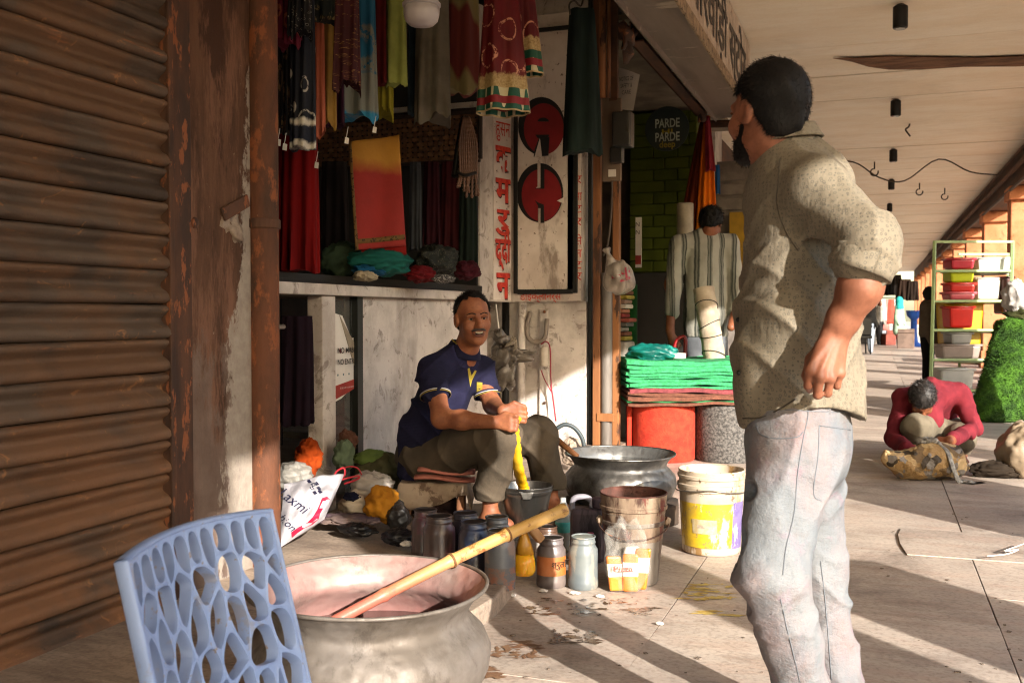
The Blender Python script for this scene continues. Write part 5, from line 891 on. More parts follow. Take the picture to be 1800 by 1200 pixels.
spill('wet_dye_spill', 'wet dark dye splashes across the paving before the jars', [(930 + R.rand() * 210, 1060 + R.rand() * 30 - 10, .004 + .03 * R.rand() ** 2, .003 + .014 * R.rand() ** 2) for _ in range(60)] + [(970 + R.rand() * 80, 1105 + R.rand() * 25, .005 + .035 * R.rand() ** 2, .004 + .016 * R.rand() ** 2) for _ in range(30)] + [(1110 + R.rand() * 40, 1062 + R.rand() * 16, .03, .014) for _ in range(4)], WET, 2)
spill('ochre_dye_spill', 'ochre and brown dried dye trail beside the big pot', [(870 + R.rand() * 80, 1125 + R.rand() * 30, .005 + .03 * R.rand() ** 2, .004 + .018 * R.rand() ** 2) for _ in range(36)] + [(850 + R.rand() * 20, 1170 + R.rand() * 25, .03, .02) for _ in range(5)], DRY, 3)

R = np.random.RandomState(21); ms = []
for _ in range(150):
    u, v = 480 + R.rand() * 1320, 900 + R.rand() ** 1.3 * 300
    g = ag(u, v, 0)
    if g[0] < -1.25 or g[0] > 1.9: continue
    s_ = .002 + .005 * R.rand() ** 2; bx_ = box((-s_, -s_ * (.5 + R.rand()), 0), (s_ * (1 + R.rand()), s_, s_ * .5), rz(R.rand() * 6), (g[0], g[1], .0)); ms.append(bx_)
tag(mesh_obj('litter', join(*ms), M('pale_grit', '8c7e70', .9, c2='4a3e34', scale=300)), 'grit and crumbs scattered over the paving', 'litter', kind='stuff')
lt = [ag(900, 1048), ag(955, 1040), ag(1010, 1044), ag(1160, 1098), ag(1055, 1050), ag(1420, 1100)]
for i, g in enumerate(lt):
    heap('paper_scrap', 'tiny crumpled pale paper scrap on the paving', g + np.array([0, 0, .006]), (.014 + .004 * (i % 3), .01, .006), PAP, 90 + i, 'scrap', .3, 10, .001, 'paper scraps on the paving')
# ================================================================ people
def skinmat(name, c, c2, spec=.35):
    t = NT(name); n = t.noise(18, 6, .6); cc = t.mix(t.step(n, .3, .7), c, c2); cc = t.mix(t.math('MULTIPLY', t.step(t.noise(60, 4), .55, .7), .25), cc, tuple(x * .6 for x in lin(c2)[:3])); t.col(cc); t.set(Roughness=.56, Specular_IOR_Level=spec, Subsurface_Weight=.12, Subsurface_Radius=(.012, .005, .003)); p = t.bump(t.noise(160, 4, .6), .12, .002); t.bump(t.noise(35, 5, .6), .1, .006, p); return t.m
SK4 = skinmat('tan_brown_skin', '8c583a', '774630')
SK1, SK2, SK3 = skinmat('warm_brown_skin', '875640', '724632'), skinmat('dark_brown_skin', '6f3f28', '5c3220'), skinmat('brown_skin', '7c4a30', '6a3c26')
HAIR = M('black_hair', '090706', .6, c2='120e0c', scale=40, stretch=(1, 1, .3), bump=.5, bscale=120, bdist=.003, spec=.18); GHAIR = M('greying_hair', '14110f', .5, c2='2c2724', scale=50, bump=.6, bscale=120, bdist=.003)
LIP = M('dark_lip', '5c3024', .5); TEETH = M('teeth', 'a89c88', .4, var=.1); EYEW = M('eye_white', '8f857a', .3, var=.05, bump=0); IRIS = M('dark_iris', '0c0806', .15, bump=0)
class Head:
    def __init__(s, c, f, k=1., pitch=0., roll=0.):
        f = np.array(f, float); f /= np.linalg.norm(f); l = np.cross((0, 0, 1), f); u = np.array([0, 0, 1.]); f2 = f * math.cos(pitch) - u * math.sin(pitch); u2 = np.cross(f2, l); l2 = l * math.cos(roll) + u2 * math.sin(roll); u3 = np.cross(f2, l2)
        s.c, s.k, s.f, s.l, s.u = np.array(c, float), k, f2, l2, u3; s.B = [f2, l2, u3]
    def p(s, a, b, z): return s.c + s.k * (s.f * a + s.l * b + s.u * z)
    def ell(s, S, q, r, kk=.02, cut=False): S.ell(s.p(*q), np.array(r) * s.k, s.B, kk, cut)
    def flesh(s, S, neck=None, nr=(.056, .066)):
        k = s.k; s.ell(S, (-.012, 0, .03), (.098, .078, .095)); s.ell(S, (.03, 0, -.03), (.07, .062, .082), .03); s.ell(S, (.032, 0, -.082), (.055, .052, .04), .03); s.ell(S, (.074, 0, -.103), (.022, .026, .02), .025)
        for b in (-1, 1):
            S.cone(s.p(.088, .012 * b, .022), s.p(.078, .045 * b, .02), .011 * k, .010 * k, .015); s.ell(S, (.066, .040 * b, -.032), (.028, .026, .026), .02); s.ell(S, (.093, .031 * b, .004), (.013, .019, .0095), .008, True)
            s.ell(S, (.105, .0125 * b, -.034), (.012, .010, .009), .008); s.ell(S, (-.004, .080 * b, -.006), (.026, .011, .034), .008); s.ell(S, (.004, .090 * b, -.006), (.014, .006, .02), .006, True)
        S.cone(s.p(.092, 0, .016), s.p(.117, 0, -.03), .008 * k, .0135 * k, .012); S.cone(s.p(.094, .02, -.056), s.p(.094, -.02, -.056), .008 * k, .008 * k, .01); S.cone(s.p(.092, .018, -.073), s.p(.092, -.018, -.073), .009 * k, .009 * k, .01)
        if neck is not None: S.cone(s.p(-.022, 0, -.06), neck, nr[0] * k, nr[1], .03)
    def bounds(s, pad=.16): return s.c - pad * s.k, s.c + pad * s.k
    def hair(s, h=.005, grow=.011, front=.055, nape=-.07, side=-.012, noise_=.003, seed=0):
        S = SDF(*s.bounds(.17), h); s.ell(S, (-.014, 0, .034), (.098 + grow, .078 + grow, .095 + grow)); s.ell(S, (-.032, 0, -.03), (.0745, .0675, .072), .015)
        f, l, u, c, k = s.f, s.l, s.u, s.c, s.k
        def cutf(x, y, z):
            a = ((x - c[0]) * f[0] + (y - c[1]) * f[1] + (z - c[2]) * f[2]) / k; b = ((x - c[0]) * l[0] + (y - c[1]) * l[1] + (z - c[2]) * l[2]) / k; w_ = ((x - c[0]) * u[0] + (y - c[1]) * u[1] + (z - c[2]) * u[2]) / k
            lim = np.where(a > .035, front + (a - .035) * .3 - abs(b) * .25, np.where(a > -.02, side + (a + .02) * (front - side) / .055 * 1.0, nape + (a + .02) * -0.0 + (side - nape) * np.clip((a + .055) / .035, 0, 1))); return (lim - w_) * k * .8
        S.keep(cutf); R = np.random.RandomState(seed); q = (R.rand(6, 3) - .5) * 260
        S.warp(lambda x, y, z: noise_ * sum(np.sin(q[i, 0] * x + q[i, 1] * y + q[i, 2] * z * .5 + i) for i in range(6)) / 2.2); return S.mesh()
    def features(s, par, smile=True, brow=None, must=None):
        k = s.k
        for b in (-1, 1):
            e = s.p(.0785, .031 * b, .0035); eo = mesh_obj('eye', blob(e - s.f * .0012 * k, .0115 * k, 8, 0), EYEW, par, smooth=True); mesh_obj('iris', blob(e + s.f * .0058 * k, .0072 * k, 7, 0), IRIS, eo, smooth=True)
            mesh_obj('eyelid', tube(spline([s.p(.088, .031 * b - .016, .006), s.p(.0945, .031 * b, .0098), s.p(.085, .031 * b + .016, .006)], 5), .0042 * k, 6), SK2, par, smooth=True)
            mesh_obj('eyebrow', tube(spline([s.p(.1, .010 * b, .022), s.p(.0985, .03 * b, .029), s.p(.082, .05 * b, .022)], 5), [.0045 * k] * 10 + [.003 * k], 7, flat=.6), brow or HAIR, par, smooth=True)
        if smile:
            mesh_obj('mouth', tube(spline([s.p(.088, .026, -.058), s.p(.1, .011, -.065), s.p(.1, -.011, -.065), s.p(.088, -.026, -.058)], 5), .0060 * k, 8), IRIS, par, smooth=True); mesh_obj('teeth', tube(spline([s.p(.096, .018, -.059), s.p(.1045, .008, -.0625), s.p(.1045, -.008, -.0625), s.p(.096, -.018, -.059)], 5), .0046 * k, 8), TEETH, par, smooth=True)
            mesh_obj('lip', tube(spline([s.p(.084, .031, -.058), s.p(.1, .014, -.0755), s.p(.1, -.014, -.0755), s.p(.084, -.031, -.058)], 5), .0055 * k, 8), LIP, par, smooth=True)
        if must: mesh_obj('moustache', tube(spline([s.p(.086, .034, -.054), s.p(.106, .016, -.048), s.p(.110, 0, -.046), s.p(.106, -.016, -.048), s.p(.086, -.034, -.054)], 5), [.003 * k] + [.0062 * k] * 19 + [.003 * k], 8), must, par, smooth=True)
def strands(vf, n, ln, mat, par, seed, name='loose_hair', lean=(0, 0, 0), w_=.0007, up=.8):
    R = np.random.RandomState(seed); V_, F_ = vf; F_ = np.array([q for q in F_]); idx = R.randint(0, len(F_), n); Vs, Fs = [], []
    for i, k in enumerate(idx):
        q = V_[F_[k]]; c = q.mean(0); nn = np.cross(q[1] - q[0], q[2] - q[0]); nn = nn / (np.linalg.norm(nn) + 1e-9); d = nn * up + np.array(lean) + R.randn(3) * .45; d /= np.linalg.norm(d); L_ = ln * (.5 + R.rand()); sd = np.cross(d, R.randn(3)); sd /= np.linalg.norm(sd) + 1e-9; b = len(Vs)
        Vs += [c - sd * w_ - nn * .002, c + sd * w_ - nn * .002, c + d * L_ * .6 + sd * w_ * .7, c + d * L_ * .6 - sd * w_ * .7, c + d * L_ + np.array(lean) * L_ * .4]; Fs += [(b, b + 1, b + 2, b + 3), (b + 3, b + 2, b + 4)]
    o = mesh_obj(name, (np.array(Vs), Fs), mat, par); o['kind'] = 'stuff'; return o
def ripple(A, seed, freq=38, n=5):
    A = A * 1.3
    R = np.random.RandomState(seed); q = (R.rand(n, 3) - .5) * 2 * freq; ph = R.rand(n) * 6.28
    return lambda x, y, z: -A * 1.6 * sum((1 - np.abs(np.sin(.5 * (q[i, 0] * x + q[i, 1] * y + q[i, 2] * z + ph[i] + 1.3 * np.sin(q[(i + 1) % n, 2] * .5 * z + q[(i + 2) % n, 0] * .4 * x))))) ** 2.5 for i in range(n)) / n * 1.8
def bnd(pts, pad): P = np.array(pts); return P.min(0) - pad, P.max(0) + pad
# ---------------------------------------------------------------- the standing customer
D0 = 2.35
def S_(u, v, dd=0.): return ad(u, v, D0 + dd)
bf, bl = -.97 * RV + .24 * FH, -.24 * RV - .97 * FH
gman = S_(1410, 1200); man = thing('person', 'man in patterned grey green shirt and pale torn jeans with hand on hip', 'person', (gman[0], gman[1], 0))
sh_l, el_l, cu_l, wr_l = S_(1440, 335, -.13), S_(1530, 425, -.27), S_(1517, 462, -.27), S_(1468, 588, -.225)
hc = S_(1350, 198, .03); HD = Head(hc, -.5 * RV + .87 * FH, .92, pitch=-.02); nb = S_(1380, 272, .04)
Q = SDF(*bnd([S_(1300, 230, -.3), S_(1580, 760, .3), S_(1300, 760, .3), S_(1580, 230, -.3)], .06), .0062)
Q.cone(S_(1402, 345, .03), S_(1400, 560, .03), .110, .128, .05, bl, .74).cone(S_(1400, 560, .03), S_(1407, 740, .03), .128, .138, .05, bl, .82)
Q.cone(sh_l + np.array([0, 0, .0]), S_(1400, 318, .2), .066, .062, .06).cone(S_(1384, 285, .03), S_(1398, 330, .04), .07, .10, .06)
Q.cone(sh_l, el_l, .062, .055, .035).cone(el_l, cu_l, .054, .055, .03).cone(S_(1412, 318, .2), S_(1404, 440, .26), .064, .06, .04).cone(S_(1432, 640, .03), S_(1446, 725, .0), .092, .088, .05).ell(S_(1325, 660, .05), (.04, .12, .12), None, .05)
def sh_wr(x, y, z):
    s_ = (x * RV[0] + y * RV[1]); d_ = (x * FH[0] + y * FH[1]); diag = z * 26 + s_ * 30 + d_ * 8
    m_ = .45 + .55 * np.sin(z * 7 + s_ * 11 + 1.); rd = lambda p: (1 - np.abs(np.sin(p))) ** 2.5; return -.012 * m_ * rd(diag * .8 + 1.3 * np.sin(z * 8 + s_ * 6)) - .010 * (1 - m_) * rd(s_ * 24 - z * 15 + 1.2 * np.sin(z * 9) + d_ * 12) - .010 * rd(z * 22 + s_ * 9 + d_ * 25 + np.sin(s_ * 19)) * np.exp(-((z - 1.2) / .13) ** 2) + .0012 * np.sin(s_ * 90 + z * 55 + d_ * 30)
Q.warp(sh_wr)
def hem(x, y, z): s_ = x * RV[0] + y * RV[1] - (S_(1405, 700) @ RV); return (.872 - 1.9 * s_ ** 2 - .22 * np.maximum(-s_, 0) - z) * .9
Q.keep(hem); shv = Q.mesh(); SB = bvh(shv)
t = NT('patterned_shirt_cloth'); F1 = t.vor(105, vec=t.map(t.obj, (1, 1, 1)), rand=.55); rg = t.math('ABSOLUTE', t.math('SUBTRACT', F1, .33)); k1 = t.step(rg, .075, .04); k2 = t.step(F1, .13, .08); cc = t.mix(t.noise(4), '7c7262', '696152'); cc = t.mix(t.math('MULTIPLY', k1, .6), cc, '3a3a36'); cc = t.mix(t.math('MULTIPLY', k2, .5), cc, '4a463e')
t.col(cc); t.set(Roughness=.8, Specular_IOR_Level=.25); q_ = t.xyz(); p = t.bump(t.noise(24, 6, .6, (1, 1, .6)), .3, .012); t.bump(t.noise(180, 3), .1, .001, p); SHM = t.m
mesh_obj('shirt', shv, SHM, man, smooth=True)
# collar and cuff bands
def ring(c, ax_, r0, r1, h, n=40, gap=None, wv=0.): x, y, z = frame(ax_); return sheet(lambda a, b: c + (x * math.cos(a * 6.283) + y * math.sin(a * 6.283)) * (r0 + (r1 - r0) * b + wv * math.sin(a * 18)) + z * h * b, n, 4)
mesh_obj('collar', ring(S_(1383, 272, .04), (-.12 * RV[0], -.12 * RV[1], 1), .079, .068, .052), SHM, man, smooth=True, solid=.005)
mesh_obj('collar_fold', ring(S_(1381, 250, .04), (-.12 * RV[0], -.12 * RV[1], 1), .088, .072, .034), SHM, man, smooth=True, solid=.004)
mesh_obj('cuff', ring(el_l + (cu_l - el_l) * .45, cu_l - el_l, .064, .062, .05, wv=.0014), SHM, man, smooth=True, solid=.006)
for u, v in ((1302, 458), (1298, 562), (1299, 655)): p_, n_ = hit(SB, u, v); (p_ is not None) and mesh_obj('button', blob(p_, .0065, 7, 0), BLK, man, smooth=True)
def seam_obj(B, px, r, mat, par, name='seam', off=.0006): P = seam(B, px, off); (len(P) > 3) and mesh_obj(name, tube(P, r, 6), mat, par, smooth=True)
DKS = M('seam_shadow', '4a4238', .9)
seam_obj(SB, [(1372, 278), (1368, 320), (1366, 360), (1380, 405), (1402, 440)], .0014, DKS, man); seam_obj(SB, [(1306, 735), (1340, 733), (1372, 718), (1400, 700)], .002, DKS, man, 'hem_stitch')
# jeans
J = SDF(*bnd([S_(1290, 690, -.25), S_(1530, 1350, .25), S_(1290, 1350, .25), S_(1530, 690, -.25)], .05), .0065)
J.cone(S_(1400, 706, .03), S_(1402, 775, .03), .118, .116, .05, bl, .76).ell(S_(1424, 790, .03), (.078, .15, .1), None, .06)
kn = S_(1358, 1008, -.12); J.cone(S_(1390, 790, -.05), kn, .096, .076, .05).cone(kn, S_(1392, 1130, -.1), .076, .063, .03).cone(S_(1392, 1130, -.1), S_(1428, 1298, -.07), .063, .058, .03)
J.cone(S_(1418, 800, .12), S_(1434, 1000, .12), .084, .07, .05).cone(S_(1434, 1000, .12), S_(1470, 1200, .12), .068, .055, .03).cone(S_(1470, 1200, .12), S_(1484, 1330, .12), .058, .056, .03)
def jw(x, y, z):
    s_ = x * RV[0] + y * RV[1]; m_ = np.exp(-((z - .40) / .10) ** 2) * 1.0 + .35 + np.exp(-((z - .12) / .1) ** 2) * 1.2
    rd = lambda p: (1 - np.abs(np.sin(p))) ** 2.5; return -.010 * m_ * rd(z * 36 + 20 * s_ + 1.6 * np.sin(s_ * 21 + z * 9)) * (.5 + .5 * np.sin(s_ * 26 + z * 13)) - .011 * rd(z * 19 - s_ * 24 + np.sin(z * 12)) * (.5 + .5 * np.sin(z * 17 + 2 + s_ * 9)) - .003 * rd(s_ * 30 + z * 7) + .001 * np.sin(s_ * 75 + z * 40)
J.warp(jw)
for (u, v, du, dv, dd) in ((1306, 968, .03, .055, -.1), (1318, 862, .02, .022, -.09), (1302, 1062, .018, .03, -.11)): J.ell(S_(u, v, dd), (.03, .03, dv), None, .006, True)
J.keep(lambda x, y, z: z - .905); jv = J.mesh(); JB_ = bvh(jv)
t = NT('pale_washed_denim'); n = t.noise(7, 8, .65, (1, 1, .5)); cc = t.mix(t.step(n, .3, .7), '65686b', '7b7c7d'); cc = t.mix(t.math('MULTIPLY', t.step(t.noise(4.5, 7, .6), .45, .75), .6), cc, '8c7470'); cc = t.mix(t.math('MULTIPLY', t.step(t.noise(3.2, 6, .6, dist=.5), .5, .9), .35), cc, '7d878f'); cc = t.mix(t.math('MULTIPLY', t.step(t.noise(6, 9, .75), .55, .8), .7), cc, '6c564c'); cc = t.mix(t.math('MULTIPLY', t.step(t.noise(14, 8, .7), .62, .85), .5), cc, '8c6a78')
cc = t.mix(t.math('MULTIPLY', t.step(t.noise(5.5, 8, .7, (1, 1, .4)), .6, .85), .4), cc, '525e6c'); cc = t.mix(t.math('MULTIPLY', t.noise(260, 2, .5, (1, 1, .12)), .35), cc, '6f7a84'); t.col(cc); t.set(Roughness=.88, Specular_IOR_Level=.15); p = t.bump(t.noise(300, 2, .5, (1, 1, .15)), .18, .001); t.bump(t.noise(22, 8, .7, (1, 1, 1.6)), .55, .014, p); DEN = t.m
mesh_obj('jeans', jv, DEN, man, smooth=True); DST = M('denim_stitch', '6a6f76', .9)
for px in ([(1418, 703), (1420, 730), (1412, 770), (1402, 830), (1396, 900), (1382, 960), (1376, 1010)], [(1372, 1052), (1385, 1110), (1400, 1170), (1406, 1198)], [(1330, 748), (1336, 762), (1360, 770), (1400, 768), (1412, 758)], [(1440, 748), (1438, 800), (1430, 866), (1444, 880)], [(1440, 748), (1470, 752), (1500, 756)], [(1380, 720), (1420, 722), (1470, 724), (1508, 722)], [(1442, 985), (1450, 1050), (1456, 1120), (1462, 1195)]): seam_obj(JB_, px, .0011, DST, man)
p_, n_ = hit(JB_, 1455, 712); (p_ is not None) and mesh_obj('belt_loop', box((-.007, -.004, -.02), (.007, .004, .02), rz(PSI), p_), DEN, man, bevel=.002)
FR = M('frayed_thread', 'b0a898', .9); R = np.random.RandomState(4); ths = []
for (u, v, n_) in ((1318, 948, 16), (1314, 1000, 14), (1326, 865, 8), (1306, 1050, 8), (1478, 855, 5)):
    for _ in range(n_):
        p_, q_ = hit(JB_, u + R.randn() * 3, v + R.randn() * 9)
        if p_ is not None: ths.append(tube(spline([p_, p_ + q_ * .008 + R.randn(3) * .006, p_ + R.randn(3) * .012 + np.array([0, 0, -.01])], 3), .0007, 4))
if False: mesh_obj('frayed_threads', join(*ths), FR, man)['kind'] = 'stuff'
for (a, sg) in ((S_(1428, 1298, -.07), 1), (S_(1484, 1330, .12), 1)):
    g = np.array([a[0], a[1], 0]); X = SDF(g - .24, g + np.array([.24, .24, .2]), .009); X.cone(g + np.array([0, 0, .05]), g + bf * .15 + np.array([0, 0, .035]), .045, .036, .03).cone(g + np.array([0, 0, .05]), g + np.array([0, 0, .13]), .04, .042, .03); X.keep(lambda x, y, z: .002 - z); mesh_obj('shoe', X.mesh(), M('brown_shoe', '3a2a20', .5), man, smooth=True)
# head, neck
BODY = SDF(*bnd([hc - .15, hc + .15, S_(1400, 720, -.1), S_(1500, 560, -.35), el_l, S_(1404, 440, .26), S_(1428, 1298, -.07), S_(1484, 1330, .12)], .08), .0043); HD.flesh(BODY, nb + np.array([0, 0, -.03]), (.058, .068))
BODY.cone(nb, S_(1400, 640, .03), .06, .075, .03).cone(S_(1396, 330, .03), sh_l, .045, .042, .03).cone(sh_l, el_l, .042, .042, .03).cone(S_(1396, 330, .03), S_(1408, 320, .19), .045, .04, .03).cone(S_(1408, 320, .19), S_(1404, 440, .26), .04, .042, .03)
BODY.cone(S_(1400, 640, .03), S_(1395, 800, -.04), .075, .07, .04).cone(S_(1395, 800, -.04), kn, .066, .058, .03).cone(kn, S_(1428, 1298, -.07), .055, .035, .03).cone(S_(1400, 640, .03), S_(1420, 800, .11), .075, .066, .04).cone(S_(1420, 800, .11), S_(1436, 1000, .12), .06, .05, .03).cone(S_(1436, 1000, .12), S_(1484, 1330, .12), .048, .035, .03)
hrv = HD.hair(.0042, .009, .062, -.072, -.006, .0022, 3); mesh_obj('hair', hrv, HAIR, man, smooth=True); strands(hrv, 12000, .009, HAIR, man, 3, lean=tuple(.5 * HD.f - .35 * HD.u), up=.35, w_=.0005)
Bd = SDF(*HD.bounds(.16), .005); HD.ell(Bd, (.036, 0, -.078), (.066, .060, .054), .02); HD.ell(Bd, (.074, 0, -.104), (.03, .033, .027), .02); HD.ell(Bd, (.02, 0, -.03), (.07, .0675, .06), .02); HD.ell(Bd, (.09, 0, -.02), (.06, .052, .075), .01, True); HD.ell(Bd, (-.05, 0, -.06), (.065, .1, .12), .01, True)
bdv = Bd.mesh(); mesh_obj('beard', bdv, HAIR, man, smooth=True); strands(bdv, 2500, .006, HAIR, man, 5, 'beard_hair'); HD.features(man, smile=False)
# left arm and hand
A = BODY
A.cone(el_l, S_(1512, 505, -.26), .045, .042, .03).cone(S_(1512, 505, -.26), S_(1482, 562, -.235), .042, .032, .03).cone(S_(1482, 562, -.235), wr_l, .034, .0295, .02, FH, 1.25)
K = [(1423, 650, -.245), (1441, 662, -.252), (1460, 664, -.247), (1477, 656, -.235)]; M1 = [(1420, 678, -.232), (1437, 694, -.235), (1455, 691, -.232), (1471, 678, -.225)]; M2 = [(1424, 684, -.20), (1440, 696, -.20), (1456, 692, -.20), (1470, 679, -.20)]
for i, r in enumerate((.0095, .0098, .0095, .0086)): A.cone(wr_l + (RV * (-.012 + .008 * i)), S_(*K[i]), .017, r * 1.12, .012); A.cone(S_(*K[i]), S_(*M1[i]), r, r * .95, .005); A.cone(S_(*M1[i]), S_(*M2[i]), r * .92, r * .8, .005); A.ell(S_(*K[i]) - FH * .003, (r * 1.12,) * 3, None, .006)
A.cone(S_(1450, 610, -.225), S_(1427, 632, -.215), .019, .014, .012); A.cone(S_(1427, 632, -.215), S_(1419, 660, -.205), .0135, .012, .006).cone(S_(1419, 660, -.205), S_(1424, 684, -.19), .0115, .0095, .005)
for i in range(3): A.cone(wr_l + RV * (-.008 + .008 * i) - FH * .016, S_(K[i][0], K[i][1] - 8, K[i][2] - .008), .0035, .003, .006)
R2 = BODY; R2.cone(S_(1404, 440, .26), S_(1395, 560, .22), .045, .035, .02).cone(S_(1395, 560, .22), S_(1385, 600, .2), .04, .03, .02); mesh_obj('body', BODY.mesh(), SK1, man, smooth=True)

# ---------------------------------------------------------------- the seated dyer
def T_(u, v, d): return ad(u, v, d)
dy = thing('person', 'seated smiling dyer in navy polo shirt wringing yellow cloth', 'person', (cc_[0], cc_[1], .07)); sf = .8 * RV - .6 * FH; slf = np.cross((0, 0, 1), sf)
shR, shL, elR, elL, haR, haL = T_(760, 650, 4.80), T_(846, 647, 5.02), T_(776, 735, 4.66), T_(866, 712, 4.92), T_(890, 742, 4.52), T_(905, 728, 4.6)
pel = T_(748, 800, 5.02); h2 = T_(831, 560, 4.83); HD2 = Head(h2, .30 * RV - .95 * FH, 1.03, pitch=.02, roll=.06); nb2 = T_(812, 630, 4.92)
Q = SDF(*bnd([T_(700, 600, 4.7), T_(880, 830, 5.2), T_(700, 830, 4.6), T_(880, 600, 5.2)], .1), .0068)
Q.cone(T_(790, 668, 4.95), T_(752, 770, 5.0), .138, .148, .06, sf, 1.18).cone(T_(752, 770, 5.0), T_(742, 815, 5.02), .15, .15, .05, sf, 1.1).cone(shR, shL, .056, .056, .06).cone(shR, T_(765, 688, 4.75), .060, .066, .04).cone(shL, T_(855, 688, 4.98), .058, .058, .04).cone(T_(806, 632, 4.93), T_(796, 650, 4.95), .07, .09, .05).cone(T_(806, 618, 4.93), shR, .05, .056, .05).ell(T_(785, 765, 4.9), (.11, .11, .08), None, .05)
def pw_(x, y, z): s_ = x * RV[0] + y * RV[1]; rd = lambda p: (1 - np.abs(np.sin(p))) ** 2.5; return -.02 * rd(z * 15 + s_ * 12 + 1.4 * np.sin(s_ * 9 + z * 6)) * (.5 + .5 * np.sin(z * 9 + s_ * 8)) - .014 * rd(s_ * 21 - z * 13 + np.sin(z * 11)) + .0012 * np.sin(z * 70 + s_ * 40)
Q.warp(pw_)
a_ = T_(765, 688, 4.75) - shR; a_ /= np.linalg.norm(a_); b_ = T_(855, 688, 4.98) - shL; b_ /= np.linalg.norm(b_); e1, e2 = T_(768, 697, 4.75), T_(857, 692, 4.98)
pv = Q.mesh(); PB = bvh(pv); NAVY = cloth('navy_pique', '17172a', c2='1f1e36', scale=9, weave=900, bump=.3, bscale=25)
mesh_obj('polo_shirt', pv, NAVY, dy, smooth=True); mesh_obj('collar', ring(T_(813, 624, 4.92), .3 * sf + np.array([0, 0, 1]), .092, .070, .058), NAVY, dy, smooth=True, solid=.006)
NAVY2 = cloth('navy_rib', '262542', c2='1f1e38', scale=20)
YLW = cloth('yellow_trim', '8f7e30'); WTR = cloth('white_trim', 'a8a4a4')
for (c_, ax_, r) in ((T_(765, 690, 4.75), a_, .071), (T_(855, 690, 4.98), b_, .064)):
    mesh_obj('sleeve_band', ring(c_, ax_, r, r, .02), NAVY, dy, smooth=True, solid=.004); mesh_obj('sleeve_stripe', ring(c_ + ax_ * .008, ax_, r + .003, r + .003, .004), WTR, dy, smooth=True, solid=.002); mesh_obj('sleeve_stripe', ring(c_ + ax_ * .0155, ax_, r + .003, r + .003, .004), YLW, dy, smooth=True, solid=.002)
for px, m_, nm in (([(822, 648), (825, 646), (829, 660), (835, 650), (838, 652), (830, 668), (827, 680), (824, 664)], YLW, 'placket'), ([(797, 600), (806, 612), (815, 630), (823, 652), (808, 642), (793, 616)], NAVY2, 'collar_flap'), ([(836, 626), (843, 640), (834, 652), (827, 644)], NAVY2, 'collar_flap'), ([(838, 671), (848, 672), (848, 682), (842, 692), (838, 690)], YLW, 'chest_badge'), ([(840, 673), (846, 674), (846, 682), (841, 686)], NAVY, 'badge_field'), ([(841, 675), (845, 676), (845, 679), (841, 680)], WTR, 'badge_mark')): print_on(px, m_, nm, dy, PB)
mesh_obj('collar_piping', tube(seam(PB, [(792, 588), (797, 600), (802, 612)], .012) or [T_(794, 590, 4.8), T_(802, 612, 4.8)], .003, 6), YLW, dy)
# trousers
kR, kL, anR, anL = T_(884, 766, 4.60), T_(947, 762, 4.96), T_(868, 862, 4.74) - sf * .02 - FH * .05, T_(968, 872, 5.02)
W = SDF(*bnd([pel, kR, kL, anR, anL], .2), .0075); hpR, hpL = T_(752, 806, 4.93), T_(790, 800, 5.12)
W.cone(pel, T_(770, 810, 5.03), .15, .13, .05).cone(hpR, kR, .115, .083, .05).cone(hpL, kL, .11, .085, .05).cone(kR, anR, .083, .078, .03).cone(kL, anL, .085, .08, .03)
W.warp(lambda x, y, z: -.011 * (1 - np.abs(np.sin(z * 16 + (x * RV[0] + y * RV[1]) * 13 + 1.4 * np.sin(z * 9 + y * 7)))) ** 2.5 - .008 * (1 - np.abs(np.sin((x * RV[0] + y * RV[1]) * 19 - z * 9 + y * 6))) ** 2.5); W.keep(lambda x, y, z: .205 + .0 - z); W.keep(lambda x, y, z: (.195 + .25 * np.clip(.5 - np.abs((x * RV[0] + y * RV[1]) - (anR @ RV)), -1, 0)) - z)
mesh_obj('trousers', W.mesh(), cloth('olive_brown_cotton', '51473b', c2='3e372e', scale=5, bump=.5), dy, smooth=True)
def foot(c, f, X):
    l = np.cross((0, 0, 1), f); g = np.array([c[0], c[1], 0.]); zf = c[2]; P = lambda a, b, z: g + f * a + l * b + np.array([0, 0, zf + z])
    X.cone(P(0, 0, .2), P(0, 0, .06), .04, .036, .03).ell(P(-.035, 0, .032), (.034, .034, .032), None, .03).cone(P(0, 0, .055), P(.11, .0, .03), .036, .03, .03)
    for i in range(5): X.cone(P(.1, -.026 + .013 * i, .022), P(.165 - .012 * abs(i - 1), -.034 + .017 * i, .014), .014, .0105 if i else .013, .008)
BODY = SDF(*bnd([h2 + .1, T_(700, 700, 5.15), haR, haL, kR, kL, np.array([*anR[:2], .07]), np.array([*anL[:2], .07]), np.array([*anL[:2], .07]) + RV * .1, np.array([*anR[:2], .07]) - FH * .15], .1), .0049)
fR, fL = np.array([anR[0], anR[1], .07]), np.array([anL[0], anL[1], .07]); foot(fR, .75 * RV - .66 * FH, BODY); foot(fL, .8 * RV - .6 * FH, BODY)
BODY.cone(nb2, T_(752, 780, 5.0), .055, .08, .03).cone(T_(800, 645, 4.94), shR, .045, .04, .03).cone(shR, T_(765, 684, 4.76), .04, .045, .02).cone(T_(800, 645, 4.94), shL, .045, .04, .03).cone(shL, T_(853, 684, 4.98), .04, .043, .02)
BODY.cone(T_(752, 780, 5.0), hpR, .08, .08, .03).cone(hpR, kR, .075, .055, .03).cone(kR, fR + np.array([0, 0, .2]), .05, .04, .03).cone(T_(752, 780, 5.0), hpL, .08, .08, .03).cone(hpL, kL, .075, .055, .03).cone(kL, fL + np.array([0, 0, .2]), .05, .04, .03)
